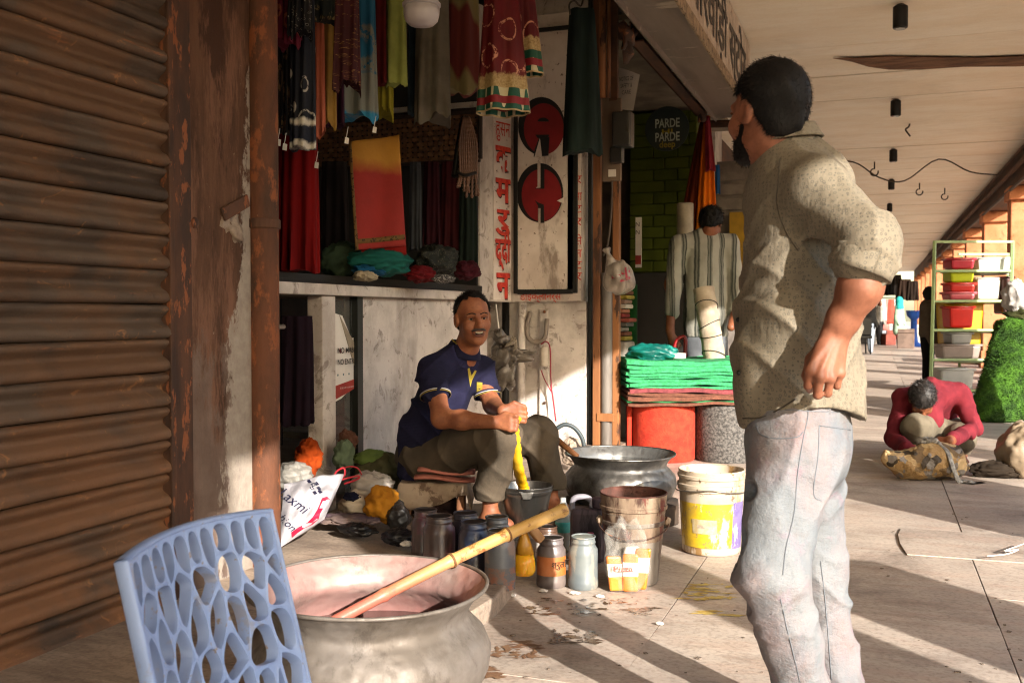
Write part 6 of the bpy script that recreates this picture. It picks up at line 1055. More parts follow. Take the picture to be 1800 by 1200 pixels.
# arms with gripping hands
def hand(A, wr, kn_c, across, down, inward, sc_=1.):
    """closed hand: four fingers wrapping a bundle and a thumb over them"""
    for i, (o_, ln) in enumerate(((-.03, .9), (-.01, 1.), (.011, .96), (.03, .82))):
        k0 = kn_c + across * o_ * sc_; A.cone(wr + across * o_ * .35, k0, .016 * sc_, .0125 * sc_, .012); m1 = k0 + (down * .030 + inward * .010) * ln * sc_; m2 = m1 + (down * .006 - inward * -.026) * ln * sc_; m3 = m2 + (-down * .018 + inward * .008) * ln * sc_
        A.cone(k0, m1, .0118 * sc_, .0108 * sc_, .005); A.cone(m1, m2, .0105 * sc_, .0098 * sc_, .004); A.cone(m2, m3, .0095 * sc_, .0085 * sc_, .004)
    t0 = wr + across * -.02 + (kn_c - wr) * .3; t1 = t0 + across * -.026 + (kn_c - wr) * .25 + down * .012; A.cone(t0, t1, .016 * sc_, .013 * sc_, .01); A.cone(t1, t1 + (kn_c - wr) * .45 + down * .016 + across * .006, .0125 * sc_, .010 * sc_, .005)
wrR, wrL = T_(868, 742, 4.53), T_(884, 722, 4.62); A = BODY
A.cone(T_(765, 680, 4.76), elR, .05, .043, .03).cone(elR, elR + (wrR - elR) * .4, .046, .043, .03).cone(elR + (wrR - elR) * .4, wrR, .043, .03, .03).cone(T_(853, 680, 4.98), elL, .047, .042, .03).cone(elL, wrL, .043, .029, .03)
dR = (wrR - elR) / np.linalg.norm(wrR - elR); hand(A, wrR, wrR + dR * .085 - np.array([0, 0, .0]), np.array([0, 0, -1.]) * .9 - FH * .2, dR, FH, 1.0); dL = np.array(RV * .8 + FH * -.1 - np.array([0, 0, .15])); dL /= np.linalg.norm(dL); hand(A, wrL, wrL + dL * .075, np.array([0, 0, -1.]), dL, -FH * .3 + FH * .7, 1.0)
HD2.flesh(BODY, nb2 + np.array([0, 0, -.02]), (.055, .066)); BODY.keep(lambda x, y, z: .071 - z); mesh_obj('body', BODY.mesh(), SK4, dy, smooth=True); hr2 = HD2.hair(.0045, .006, .090, -.06, .004, .004, 8); mesh_obj('hair', hr2, HAIR, dy, smooth=True); strands(hr2, 3000, .008, HAIR, dy, 8, lean=tuple(-.5 * HD2.f)); HD2.features(dy, True, HAIR, M('grey_moustache', '2e2420', .7))
yc = thing('wrung_cloth', 'twisted yellow cloth dripping from the hands into the steel bucket', 'cloth', cs_ + np.array([0, 0, .15])); P = spline([T_(903, 742, 4.55), T_(906, 772, 4.56), T_(910, 815, 4.6), cs_ + np.array([0, 0, .21]) - RV * .02, cs_ + np.array([0, 0, .15])], 8)
mesh_obj('cloth', tube(P, [.026 + .012 * i / len(P) + .003 * math.sin(i * 1.9) for i in range(len(P))], 16, flat=.6), cloth('wet_yellow', 'b88a10', c2='c8a02c', scale=10, rough=.45, stretch=(1, 1, .15)), yc, smooth=True); mesh_obj('hand_grip_fold', blob(T_(903, 738, 4.54), (.03, .02, .022), 10, .3, 2), cloth('wet_yellow', 'b88a10'), yc, smooth=True)
# ---------------------------------------------------------------- man in striped shirt, from behind
def B_(u, v, dd=0.): return ad(u, v, 8.15 + dd)
sm = thing('person', 'man in grey striped shirt standing with his back turned behind the mats', 'person', np.array([*B_(1240, 700)[:2], .12]))
Q = SDF(*bnd([B_(1150, 400, -.3), B_(1310, 600, .3), B_(1150, 600, -.3), B_(1310, 400, .3)], .05), .011)
Q.cone(B_(1240, 440), B_(1240, 560), .155, .165, .08, FH, 1.5).cone(B_(1240, 560), B_(1242, 590), .17, .175, .05, FH, 1.4).cone(B_(1195, 428), B_(1282, 428), .075, .075, .06).cone(B_(1238, 412), B_(1239, 430), .06, .1, .06)
Q.cone(B_(1192, 432), B_(1184, 500, -.02), .072, .062, .04).cone(B_(1184, 500, -.02), B_(1181, 548, -.08), .062, .056, .04).cone(B_(1284, 432), B_(1294, 500, .02), .070, .062, .04).cone(B_(1294, 500, .02), B_(1292, 545, -.06), .06, .055, .04)
Q.warp(ripple(.006, 5, 34)); Q.keep(lambda x, y, z: 1.08 - (592 - 552) * 8.15 / FOC - z)
t = NT('striped_cotton'); q_ = t.xyz(t.P if False else t.obj); s_ = t.math('ADD', t.math('MULTIPLY', q_[0], RV[0]), t.math('MULTIPLY', q_[1], RV[1])); s_ = t.math('ADD', s_, t.math('MULTIPLY', t.noise(5), .02)); a1 = t.step(t.math('SINE', t.math('MULTIPLY', s_, 62)), .1, .3); a2 = t.step(t.math('SINE', t.math('MULTIPLY', s_, 264)), -.1, .3); cc = t.mix(t.noise(8), '8f8c82', '7b776e'); cc = t.mix(t.math('MULTIPLY', a1, t.math('ADD', .55, t.math('MULTIPLY', a2, .4))), cc, '23271f'); t.col(cc); t.set(Roughness=.85); t.bump(t.noise(25, 5), .35, .01)
mesh_obj('shirt', Q.mesh(), t.m, sm, smooth=True); mesh_obj('collar', ring(B_(1240, 414), (0, 0, 1), .075, .068, .04), cloth('collar_grey', '8f8c82'), sm, smooth=True, solid=.006)
hh = B_(1250, 393, -.02); HD3 = Head(hh, .45 * RV + .85 * FH, .98, pitch=.45); BODY = SDF(*bnd([hh + .1, B_(1160, 600, -.25), B_(1310, 620, .1)], .1), .009); HD3.flesh(BODY, B_(1240, 424)); BODY.cone(B_(1240, 424), B_(1240, 580), .06, .09, .04).cone(B_(1240, 440), B_(1192, 434), .05, .045, .03).cone(B_(1192, 434), B_(1178, 500, -.02), .045, .045, .03).cone(B_(1178, 500, -.02), B_(1180, 545, -.06), .045, .042, .03).cone(B_(1240, 440), B_(1284, 434), .05, .045, .03).cone(B_(1284, 434), B_(1300, 500, .02), .045, .045, .03).cone(B_(1300, 500, .02), B_(1296, 540, -.05), .045, .042, .03); hv3 = HD3.hair(.008, .02, .05, -.07, -.01, .004, 4); mesh_obj('hair', hv3, HAIR, sm, smooth=True); strands(hv3, 1500, .02, HAIR, sm, 4, w_=.0015)
A = BODY; A.cone(B_(1180, 540, -.06), B_(1178, 580, -.12), .042, .033, .02).cone(B_(1178, 580, -.12), B_(1183, 603, -.14), .032, .036, .02)
for i in range(4): A.cone(B_(1178 + 4 * i, 600, -.15), B_(1181 + 4 * i, 617, -.17), .011, .009, .005)
A.cone(B_(1188, 592, -.14), B_(1196, 607, -.16), .012, .010, .006); A.cone(B_(1296, 540, -.05), B_(1285, 575, -.2), .042, .033, .02); mesh_obj('body', BODY.mesh(), SK3, sm, smooth=True)
W = SDF(*bnd([B_(1200, 580, -.2), B_(1280, 600, .2), np.array([*B_(1240, 700)[:2], .1])], .2), .013)
for s in (-1, 1): f_ = B_(1241 + 18 * s, 700); f_[2] = .16; W.cone(B_(1241 + 15 * s, 600), f_, .105, .075, .05)
W.cone(B_(1241, 575), B_(1241, 605), .15, .14, .05, FH, 1.3); W.warp(ripple(.006, 7, 30)); mesh_obj('trousers', W.mesh(), cloth('grey_trousers', '5f6266', c2='4c4e52'), sm, smooth=True)
for s in (-1, 1): f_ = B_(1241 + 18 * s, 700, .06); mesh_obj('shoe', blob((f_[0], f_[1], .16), (.06, .13, .05), 10, .05, 1, .121), BLK, sm, smooth=True)

# ---------------------------------------------------------------- squatting man tying a bundle
def C_(u, v, dd=0.): return ad(u, v, 7.25 + dd)
qm = thing('person', 'crouching man in dark red shirt bent over a bundle', 'person', np.array([*C_(1650, 800, .2)[:2], 0])); RED_ = cloth('maroon_shirt', '70242c', c2='561a22', scale=6)
Q = SDF(*bnd([C_(1540, 640, -.5), C_(1740, 820, .6), C_(1540, 820, .6), C_(1740, 640, -.5)], .05), .0095)
sl_, sr_ = C_(1588, 700, .0), C_(1686, 690, .05); el1, el2 = C_(1568, 770, -.1), C_(1712, 752, -.05); w1, w2 = C_(1598, 792, -.5), C_(1668, 775, -.5)
Q.cone(C_(1638, 695, .08), C_(1662, 770, .42), .125, .14, .07).cone(sl_, sr_, .068, .07, .07).cone(sl_, el1, .058, .05, .03).cone(el1, w1, .05, .042, .03).cone(sr_, el2, .064, .052, .03).cone(el2, w2 + (el2 - w2) * .12, .05, .04, .03).cone(C_(1622, 700, -.02), C_(1632, 735, -.02), .085, .1, .06).warp(ripple(.009, 11, 34)); mesh_obj('shirt', Q.mesh(), RED_, qm, smooth=True)
W = SDF(*bnd([C_(1580, 720, -.5), C_(1730, 850, .6), C_(1580, 850, .6), C_(1730, 720, -.5)], .1), .0105); hipc = C_(1665, 785, .45); hipc[2] = max(hipc[2], .2); k1, k2 = C_(1610, 752, -.18), C_(1690, 770, -.1); f1, f2 = C_(1628, 800, .0), C_(1690, 810, .05); f1[2] = .1; f2[2] = .1
W.cone(hipc, k1, .14, .095, .05).cone(hipc, k2, .14, .095, .05).cone(k1, f1, .092, .065, .04).cone(k2, f2, .092, .065, .04).warp(ripple(.005, 12, 30)); mesh_obj('trousers', W.mesh(), cloth('khaki_trousers', '6c6354', c2='585042'), qm, smooth=True)
BODY = SDF(*bnd([C_(1540, 650, -.6), C_(1740, 850, .6), C_(1540, 850, .6), C_(1740, 650, -.6), np.array([*f1[:2], -.02]), np.array([*f2[:2], -.02])], .03), .0075)
for f_, k_ in ((f1, k1), (f2, k2)): foot(np.array([f_[0], f_[1], .002]), -.35 * RV - .94 * FH, BODY); BODY.cone(hipc, k_, .08, .06, .03).cone(k_, f_ + np.array([0, 0, .1]), .055, .04, .03)
BODY.cone(C_(1638, 705, .05), hipc, .07, .08, .03).cone(C_(1638, 705, .05), sl_, .05, .045, .03).cone(sl_, el1, .042, .038, .03).cone(el1, w1, .038, .032, .03).cone(C_(1638, 705, .05), sr_, .05, .045, .03).cone(sr_, el2, .042, .038, .03).cone(el2, w2, .038, .032, .03)
hq = C_(1621, 702, -.16); HD4 = Head(hq, -.25 * RV - .97 * FH, 1.0, pitch=1.05); HD4.flesh(BODY, C_(1636, 708, .04)); hv4 = HD4.hair(.007, .014, .045, -.09, -.02, .003, 6); mesh_obj('hair', hv4, GHAIR, qm, smooth=True); strands(hv4, 2500, .016, GHAIR, qm, 6, w_=.0012)
A = BODY; A.cone(el1 + (w1 - el1) * .7, w1, .036, .03, .02).cone(el2 + (w2 - el2) * .7, w2, .038, .031, .02); hand(A, w1, w1 + RV * .06 - np.array([0, 0, .02]), FH * -.5 + np.array([0, 0, -.8]), RV, np.array([0, 0, -.6]) - FH * .4, 1.1); hand(A, w2, w2 - RV * .07 - np.array([0, 0, .03]), FH * -.6 + np.array([0, 0, -.7]), -RV, np.array([0, 0, -.7]), 1.1); BODY.keep(lambda x, y, z: .003 - z); mesh_obj('body', BODY.mesh(), SK3, qm, smooth=True)
t = NT('camouflage_cloth'); n1, n2 = t.noise(7, 2, .4), t.noise(9, 2, .4, (1, 1.6, 1)); cc = t.mix(t.step(n1, .49, .51), '9a7a4c', '6a5230'); cc = t.mix(t.step(n2, .56, .58), cc, 'b89c70'); cc = t.mix(t.step(t.noise(6, 2), .62, .64), cc, '3a2e20'); cc = t.mix(t.step(t.noise(11, 2), .66, .68), cc, '7c746c'); t.col(cc); t.set(Roughness=.6); t.bump(t.noise(14, 5, .6), .7, .03)
cm = thing('camouflage_bundle', 'tan camouflage cloth bundle tied with a pale strap', 'bundle', np.array([*C_(1640, 846, -.35)[:2], 0])); c = ag(1640, 846) + FH * .1 + np.array([0, 0, .095]); X = SDF(c - .42, c + .42, .01); X.cone(c - RV * .13, c + RV * .16, .09, .095, .08).ell(c - RV * .22 + np.array([0, 0, .03]), (.07, .07, .06), None, .05).ell(c + RV * .05 + np.array([0, 0, .05]), (.14, .12, .09), None, .06).warp(ripple(.014, 21, 30)); X.keep(lambda x, y, z: .004 - z); mesh_obj('cloth', X.mesh(), t.m, cm, smooth=True)
ST = M('pale_strap', 'a8a49c', .6, c2='6c6864', scale=30); pts = spline([c + RV * .06 + np.array([0, 0, .16]), c + RV * .09 - FH * .1 + np.array([0, 0, .1]), c + RV * .11 - FH * .145, c + RV * .15 - FH * .15 - np.array([0, 0, .09]), c + RV * .22 - FH * .14 - np.array([0, 0, .108])], 6); mesh_obj('strap', tube(pts, .018, 8, flat=.3), ST, cm, smooth=True); mesh_obj('strap_end', blob(c + RV * .21 - FH * .14 - np.array([0, 0, .105]), (.07, .05, .02), 10, .4, 3, .003), ST, cm, smooth=True); mesh_obj('knot', blob(c + np.array([0, 0, .15]), (.05, .04, .03), 10, .5, 8), ST, cm, smooth=True)
heap('dark_bundle_cloth', 'dark brown twisted cloth lying on the sunlit paving', ag(1752, 838) + np.array([0, 0, .05]), (.17, .08, .06), cloth('dark_brown_cloth', '2c241c'), 71, 'cloth', .3, 22, .003); heap('tan_sack', 'tan translucent sack standing beside the dark cloth', ag(1800, 838) + np.array([.0, 0, .17]), (.17, .15, .2), M('tan_film', '7c6c58', .4, c2='8a7a66', bump=.15, bscale=12, bdist=.02), 72, 'sack', .05, 22, .003)
tag(mesh_obj('white_string', tube(spline([ag(u, v, .026) for u, v in ((1735, 977), (1770, 973), (1790, 965), (1765, 968), (1800, 955))], 6), .003, 6), PAP, smooth=True), 'frayed white string on the trench cover', 'string')

# ---------------------------------------------------------------- blue plastic chair
ch = thing('plastic_chair', 'blue plastic chair with a back of irregular cut out cells', 'chair', (-.8, 1.36, 0)); TL, TR = ad(222, 985, 1.455), ad(478, 895, 1.84); e_ = TR - TL; Wd = np.linalg.norm(e_); e_ /= Wd; nx_ = np.array([e_[1], -e_[0], 0]); nx_ /= np.linalg.norm(nx_); ra = math.radians(14); dn = np.array([0, 0, -math.cos(ra)]) + nx_ * math.sin(ra); pn = np.cross(dn, e_); pn = pn / np.linalg.norm(pn); pn = pn if pn @ nx_ > 0 else -pn
Hb = .40; BLU = M('blue_plastic', '8ea3cc', .38, c2='7f95c0', scale=5, bump=.05, spec=.5, stains=[('8a92a8', 14, .64, .72, None), ('8a8078', 40, .72, .76, None)])
def cw_(x, y): a = x / Wd; q = 1 - (2 * a - 1) ** 2; return TL + e_ * x + dn * (y - .018 * q) - pn * (.035 * q)
R = np.random.RandomState(17); sites = []
for j, (y, n_) in enumerate(((.03, 11), (.10, 7), (.165, 8), (.235, 6), (.30, 7), (.37, 6))):
    for i in range(n_): sites.append(((i + .5 + (.25 if j % 2 else -.1) * (j > 0) + R.randn() * .13) * Wd / n_, y + R.randn() * (.004 if j == 0 else .012)))
EL = .5
def clip(P, a, b, c):
    out = []
    for i in range(len(P)):
        p, q = P[i], P[(i + 1) % len(P)]; dp, dq = a * p[0] + b * p[1] - c, a * q[0] + b * q[1] - c
        if dp <= 0: out.append(p)
        if (dp < 0) != (dq < 0) and abs(dp - dq) > 1e-12: s = dp / (dp - dq); out.append((p[0] + (q[0] - p[0]) * s, p[1] + (q[1] - p[1]) * s))
    return out
def cell(i, off):
    m = .008 + off; P = [(m, m), (Wd - m, m), (Wd - m, Hb - m), (m, Hb - m)] if off else [(.006, .006), (Wd - .006, .006), (Wd - .006, Hb - .006), (.006, Hb - .006)]; sx, sy = sites[i][0], sites[i][1] * EL
    for j, (qx, qy) in enumerate(sites):
        if j == i: continue
        qy2 = qy * EL; a, b = qx - sx, (qy2 - sy); c = (qx * qx + qy2 * qy2 - sx * sx - sy * sy) / 2; b *= EL; L_ = math.hypot(a, b); P = clip(P, a / L_, b / L_, c / L_ - off)
        if len(P) < 3: return []
    return P
lat = []
for i in range(len(sites)):
    O, I = cell(i, 0), cell(i, .0027)
    if len(O) < 3 or len(I) < 3: continue
    for _ in range(3): I = [x for k in range(len(I)) for x in ((I[k][0] * .75 + I[(k + 1) % len(I)][0] * .25, I[k][1] * .75 + I[(k + 1) % len(I)][1] * .25), (I[k][0] * .25 + I[(k + 1) % len(I)][0] * .75, I[k][1] * .25 + I[(k + 1) % len(I)][1] * .75))]
    cx_, cy_ = sum(p[0] for p in I) / len(I), sum(p[1] for p in I) / len(I)
    def rayp(P, t):
        dx, dy_ = math.cos(t), math.sin(t); best = None
        for k in range(len(P)):
            ax0, ay0 = P[k]; bx, by = P[(k + 1) % len(P)]; ex, ey = bx - ax0, by - ay0; den = dx * ey - dy_ * ex
            if abs(den) < 1e-12: continue
            s = ((ax0 - cx_) * ey - (ay0 - cy_) * ex) / den; q = ((ax0 - cx_) * dy_ - (ay0 - cy_) * dx) / den
            if s > 0 and -1e-6 <= q <= 1 + 1e-6: best = s if best is None else max(best, s)
        return (cx_ + dx * best, cy_ + dy_ * best) if best else None
    ang_ = sorted([math.atan2(p[1] - cy_, p[0] - cx_) for p in O] + [k * 6.2832 / 28 - 3.14159 for k in range(28)]); oo = [rayp(O, a) for a in ang_]; ii = [rayp(I, a) for a in ang_]
    if any(x is None for x in oo + ii): continue
    n_ = len(ang_); th_ = .021; ii2 = [(cx_ + (p[0] - cx_) * .93, cy_ + (p[1] - cy_) * .95) for p in ii]; Vs = [cw_(*p) for p in oo] + [cw_(*p) + pn * .0015 for p in ii] + [cw_(*p) - pn * .003 for p in ii2] + [cw_(*p) - pn * th_ for p in ii2] + [cw_(*p) - pn * th_ for p in oo]
    lat.append((np.array(Vs), [(a * n_ + k, a * n_ + (k + 1) % n_, (a + 1) * n_ + (k + 1) % n_, (a + 1) * n_ + k) for a in range(4) for k in range(n_)]))
bk_ = mesh_obj('backrest', join(*lat), BLU, ch, smooth=True, auto=55)
def edge(fn, nm, r0): P = [fn(s) for s in np.linspace(0, 1, 24)]; x = []; mesh_obj(nm, tube(P, r0, 10), BLU, bk_, smooth=True)
mesh_obj('top_rail', sheet(lambda a, b: cw_(a * Wd, -.004 + .012 * (.5 + .5 * math.cos(b * 6.283))) - pn * (.0105 - .0135 * math.sin(b * 6.283)), 24, 12), BLU, bk_, smooth=True)
for x0_ in (.002, Wd - .002): mesh_obj('side_rail', sheet(lambda a, b, x0_=x0_: cw_(x0_ + .0055 * math.cos(b * 6.283), a * Hb) - pn * (.0105 - .0135 * math.sin(b * 6.283)), 24, 12), BLU, bk_, smooth=True)
sb0, sb1 = cw_(0, Hb), cw_(Wd, Hb); mesh_obj('seat', sheet(lambda a, b: sb0 * (1 - a) + sb1 * a + nx_ * (.42 * b) + np.array([0, 0, -.03 + .015 * math.cos(a * 6.28) - .02 * math.sin(b * 3.1)]), 20, 16), BLU, ch, smooth=True, solid=.02)
for (a, b) in ((0, -.05), (1, -.05), (0, .4), (1, .4)): p = sb0 * (1 - a) + sb1 * a + nx_ * b; q = p + nx_ * (-.04 if b < 0 else .03) + e_ * (.03 if a else -.03); mesh_obj('leg', tube([p - np.array([0, 0, .02]), (q[0], q[1], .0 if q[0] > -1.25 else .07)], [.028, .02], 8), BLU, ch, smooth=True)

# ---------------------------------------------------------------- rack of plastic goods
def K_(u, v, dd=0.): return ad(u, v, 13.7 + dd)
rk = thing('goods_rack', 'pale green metal shelf rack holding plastic goods', 'rack', np.array([*K_(1700, 690)[:2], 0])); PG = M('pale_green_enamel', '93a878', .45, var=.15, bump=.05)
def kbar(a, b, w_=.032, dd=0., nm='shelf_bar'): mesh_obj(nm, beam(K_(*a, dd), K_(*b, dd), w_, w_), PG, rk, bevel=.004)
kbar((1643, 424), (1636, 690), .04, 0, 'upright'); kbar((1780, 424), (1774, 690), .04, 0, 'upright'); kbar((1690, 446), (1686, 680), .035, .5, 'upright'); kbar((1772, 446), (1768, 680), .035, .5, 'upright'); kbar((1641, 425), (1782, 425), .035, 0, 'top_bar'); kbar((1684, 447), (1774, 447), .035, .5, 'top_bar')
for v, u1 in ((476, 1776), (529, 1775), (580, 1775), (632, 1774), (686, 1774)): kbar((1640, v), (u1, v)); kbar((1688, v + 4), (1770, v + 4), .03, .5); mesh_obj('shelf', sheet(lambda a, b, v=v, u1=u1: (K_(1640, v + 2) * (1 - a) + K_(u1, v + 2) * a) * (1 - b) + (K_(1688, v + 5, .5) * (1 - a) + K_(1770, v + 5, .5) * a) * b, 1, 1), PG, rk, solid=.008)
def tub(lab, u0, u1, v0, v1, col, dd=.2, rough=.3, nm='plastic_tub', cat='tub'):
    a, b = K_(u0, v1, dd), K_(u1, v0, dd); c = (a + b) / 2; w_ = np.linalg.norm((b - a)[:2]) / 2; h = (b - a)[2]; T = thing(nm, lab, cat, np.array([c[0], c[1], a[2]])); m_ = M('plastic_' + col, col, rough, var=.15, bump=.03, spec=.55); v, f = box((-w_ * .86, -.14, 0), (w_ * .86, .14, h), rz(PSI), (c[0], c[1], a[2])); v = v.copy(); v[4:, :2] = (v[4:, :2] - c[:2]) * 1.12 + c[:2]; mesh_obj('body', (v, f), m_, T, bevel=.03); mesh_obj('rim', tube([v[4], v[5], v[6], v[7], v[4]], .016, 8), m_, T, smooth=True); return T
tub('pink red plastic tub on top of the coloured stack', 1663, 1707, 456, 474, 'b02c3c'); tub('lime yellow plastic tub in the coloured stack', 1662, 1706, 478, 497, 'a8b414'); tub('red plastic tub in the coloured stack', 1662, 1708, 499, 514, 'c02c24'); tub('pale pink plastic tub in the coloured stack', 1660, 1708, 515, 527, 'c05a64'); tub('glossy red plastic box on the middle shelf', 1661, 1705, 540, 576, 'c01c14'); tub('yellow plastic stool behind the red box', 1650, 1722, 533, 606, 'b89410', .42, nm='yellow_stool', cat='stool')
tub('white packaged goods on the upper shelf', 1709, 1770, 455, 484, 'b8bcb4', .3, nm='packed_goods', cat='package'); tub('pale packed goods above the middle shelf', 1708, 1752, 490, 527, 'b4b0a8', .3, nm='packed_goods', cat='package'); tub('dark brown box at the end of the shelf', 1753, 1773, 488, 552, '4a201c', .25, nm='brown_box', cat='box'); tub('small steel tins behind the red box', 1663, 1702, 585, 605, '8c8c88', .2, nm='steel_tins', cat='tin'); tub('grey metal tray on the lower shelf', 1646, 1718, 606, 630, '8a7c74', .2, nm='metal_tray', cat='tray'); tub('silver basin on the bottom shelf', 1644, 1706, 648, 684, 'a8a8a2', .15, nm='metal_basin', cat='basin')
TURF = M('turf', '4c7a1c', .95, c2='2a4a12', scale=7, bump=1., bscale=60, bdist=.03); tr_ = thing('turf_roll', 'big folded roll of bright green artificial grass', 'turf roll', ag(1765, 745)); X = SDF(*bnd([ad(1690, 760, 9.6), ad(1890, 540, 10.8)], .3), .02)
for (a, b, r, dd) in (((1748, 735), (1795, 560), .2, 0), ((1795, 728), (1830, 560), .22, .1), ((1850, 720), (1870, 560), .25, .1)): p, q = ad(*a, 10.1 + dd), ad(*b, 10.3 + dd); X.cone(p, q, r, r, .012)
X.keep(lambda x, y, z: z - (ad(1790, 566, 10.3)[2] + .12 * (x * RV[0] + y * RV[1] - ad(1790, 566, 10.3) @ RV)))
X.warp(ripple(.03, 31, 12)); X.keep(lambda x, y, z: .004 - z); tv = X.mesh(); mesh_obj('grass_roll', tv, TURF, tr_, smooth=True); strands(tv, 24000, .02, TURF, tr_, 31, 'grass_pile', w_=.0035)
heap('white_fluffy_bag', 'fluffy white polythene bag on top of the turf roll', ad(1785, 522, 10.2), (.13, .13, .17), M('fluffy_white', 'b4b0ac', .6, bump=.6, bscale=20), 73, 'bag'); heap('olive_cloth', 'dark olive cloth between the white bag and the turf', ad(1795, 553, 10.2), (.16, .14, .07), cloth('dark_olive', '34361c'), 74)

# ---------------------------------------------------------------- far end of the arcade
def far_person(label, u, v0, v1, top, legs, hood=None, skirt=0., facing=1., lean=0.):
    g = ag(u, v1); d = (g - CAM) @ FV; s = d / FOC; Hh = (v1 - v0) * s; P = lambda du, z, dd=0.: g + RV * du * s + FH * dd + np.array([0, 0, z * Hh]); T = thing('person', label, 'person', g, None)
    Q = SDF(g - np.array([.6, .6, .05]), g + np.array([.6, .6, Hh + .1]), .022); Q.cone(P(0, .80), P(0, .55), .13, .14 + skirt * .3, .06, FH, 1.3)
    if skirt: Q.cone(P(0, .55), P(1, .34), .15, .22, .06, FH, 1.2)
    Q.cone(P(-3, .81), P(3, .81), .07, .07, .06)
    for q in (-1, 1): Q.cone(P(4.2 * q, .8), P(6 * q, .6), .058, .05, .04).cone(P(6 * q, .6), P(5 * q + 2, .46, -.15), .05, .04, .03)
    mesh_obj('top', Q.mesh(), top, T, smooth=True); W = SDF(g - np.array([.5, .5, .02]), g + np.array([.5, .5, Hh * .6]), .022)
    for q in (-1, 1): W.cone(P(2.4 * q, .5), P(3 * q, .05, .12 * q), .1, .06, .04).ell(P(3 * q, .03, .12 * q - .05), (.05, .11, .04), None, .03)
    mesh_obj('legs', W.mesh(), legs, T, smooth=True); hc_ = P(0, .92); Hd = Head(hc_, FH * facing + RV * .3, .95); Hs = SDF(hc_ - .2, hc_ + .2, .014); Hd.flesh(Hs, P(0, .82)); mesh_obj('head', Hs.mesh(), SK3, T, smooth=True)
    if hood: X = SDF(hc_ - .25, hc_ + .25, .016); X.ell(hc_ + np.array([0, 0, .02]), (.125, .13, .15), None, .03).cone(hc_, P(0, .80), .1, .14, .04); mesh_obj('head_scarf', X.mesh(), hood, T, smooth=True)
    else: mesh_obj('hair', Hd.hair(.012, .014, .055), HAIR, T, smooth=True)
far_person('distant woman in pale mint tunic and turquoise head scarf', 1580, 523, 610, cloth('mint_tunic', '9cb8a0'), cloth('rose_trousers', '8c4a4c'), cloth('turquoise_scarf', '2c9c98'), .12, 1.); far_person('distant man in black shirt and pale jeans walking away', 1530, 520, 620, cloth('black_shirt', '14120f'), cloth('pale_jeans', '8a94a0'), None, 0., 1.); far_person('distant bystander in brown coat beside the goods rack', 1631, 505, 682, cloth('brown_coat', '4c4238'), cloth('black_trousers', '10100f'), None, 0., 1.); far_person('distant shopper in grey top near the clothes rail', 1545, 527, 606, cloth('grey_top', '8a8680'), cloth('dark_trousers_far', '2c2a2c'), None, 0., -1.)
gr_ = ag(1552, 608); cr = thing('clothes_rail', 'distant rail of pale and coloured garments', 'clothes rail', gr_); 
for k in range(9):
    c_ = ['c8c4bc', 'c0b8b0', 'b8563c', 'c4c0b8', 'b07068', 'c8bca8', 'a84a3c', 'bcb8b8', '8c5a60'][k]; q = ag(1536 + 5 * k, 606 - (k % 3)); mesh_obj('garment', drape(q + np.array([0, 0, 1.6]), q + np.array([0, 0, .5 + .12 * (k % 4)]), .2, .3, .1, .14, 4, .3, n=24, m=8, seed=k), cloth('garment_' + str(k), c_), cr, smooth=True)
a, b = ag(1532, 607), ag(1580, 604); mesh_obj('rail', tube([a + np.array([0, 0, 1.65]), b + np.array([0, 0, 1.65])], .02, 6), BLK, cr)
for p in (a, b): mesh_obj('post', tube([p, p + np.array([0, 0, 1.65])], .02, 6), BLK, cr)
g = ag(1606, 609); bs = thing('blue_stand', 'bright blue moulded stand with a broad foot', 'stand', g); BS = M('royal_blue', '1c52b0', .4); mesh_obj('column', lathe([(.3, 0), (.28, .06), (.14, .16), (.1, .5), (.1, .9), (.22, 1.02), (.26, 1.2)], g, 20), BS, bs, smooth=True, auto=50)
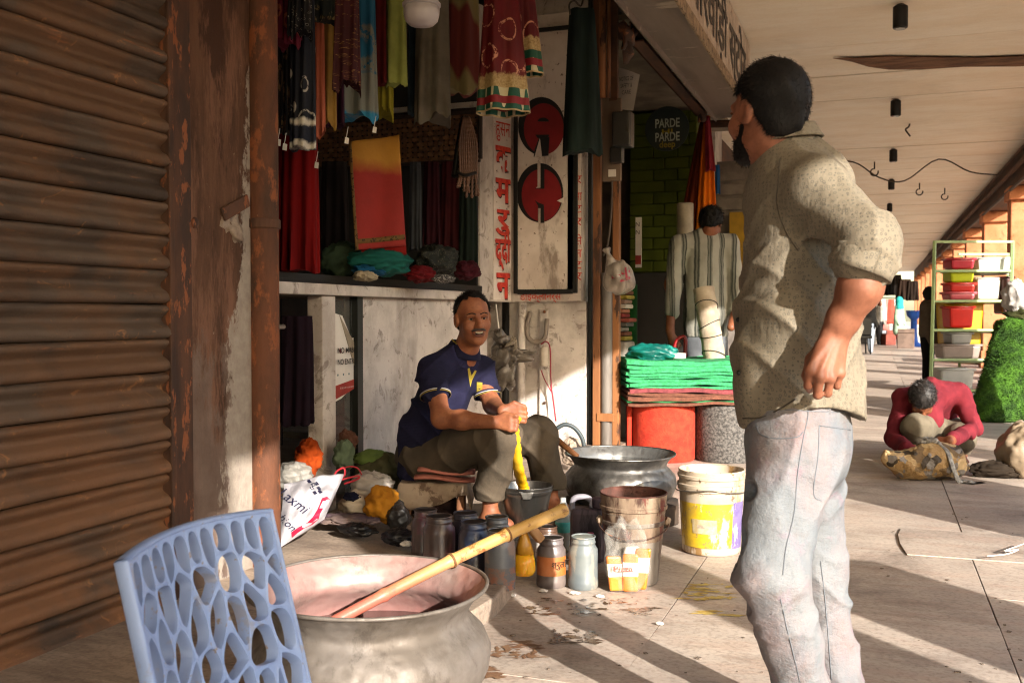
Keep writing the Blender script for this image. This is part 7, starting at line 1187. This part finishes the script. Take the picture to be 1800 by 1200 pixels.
g = ag(1516, 622); fc_ = thing('office_chair', 'dark chair with its back turned near the distant walkers', 'chair', g); mesh_obj('back', box((-.24, -.04, .5), (.24, .04, 1.0), rz(PSI), g), BLK, fc_, bevel=.03); mesh_obj('seat', box((-.25, -.05, .42), (.25, .42, .5), rz(PSI), g), BLK, fc_, bevel=.02)
for sx in (-.2, .2):
    for sy in (0, .36): mesh_obj('leg', tube([g + RV * sx + FH * sy + np.array([0, 0, .44]), g + RV * sx * 1.1 + FH * sy], .02, 6), BLK, fc_)
for k, (u, v, w_, h, col, d) in enumerate([(1556, 500, .5, .7, '14110f', 34), (1572, 497, .6, .9, '1a1410', 36), (1590, 505, .5, .8, '2a1c14', 33), (1604, 508, .4, .7, '20160f', 31), (1548, 508, .3, .5, '3a1414', 38), (1583, 515, .4, .5, '241812', 40)]):
    p = ad(u, v, d); hang('hung_goods', ['bundle of black goods hung high far down the arcade', 'large dark bundle hung far down the arcade', 'dark brown goods hung by the far columns', 'brown black goods hung by the far columns', 'small dark red goods hung far down the arcade', 'brown goods hung deep in the arcade'][k], u - w_ * FOC / d / 2, u + w_ * FOC / d / 2, v + h * FOC / d / 2, d, col, 80 + k, vt=v - 14, cat='goods', m=8)
for k, (u, v, w_, h, col, lab) in enumerate([(1592, 612, .5, .5, '6c5a50', 'brown carton on the pavement far down the arcade'), (1618, 606, .5, .6, '9c9890', 'pale carton beside the blue stand'), (1560, 606, .4, .4, '7c3c30', 'red brown crate below the clothes rail'), (1524, 604, .5, .7, '4a4642', 'grey crate beside the office chair')]):
    g = ag(u, v); T = thing('carton', lab, 'box', g); m_ = M('carton_' + str(k), col, .8); mesh_obj('box', box((-w_ / 2, -.2, 0), (w_ / 2, .2, h), rz(.3 * k), g), m_, T, bevel=.01); mesh_obj('flap', box((-w_ / 2, -.24, h), (w_ / 2, -.2, h + .12), rz(.3 * k), g), m_, T)
# ---------------------------------------------------------------- tidy up
for o in bpy.data.objects:
    if o.get('category') == 'person':
        for c in o.children:
            if c.name.split('.')[0] == 'head': c.name = 'body'
    if '_w' in o: del o['_w']
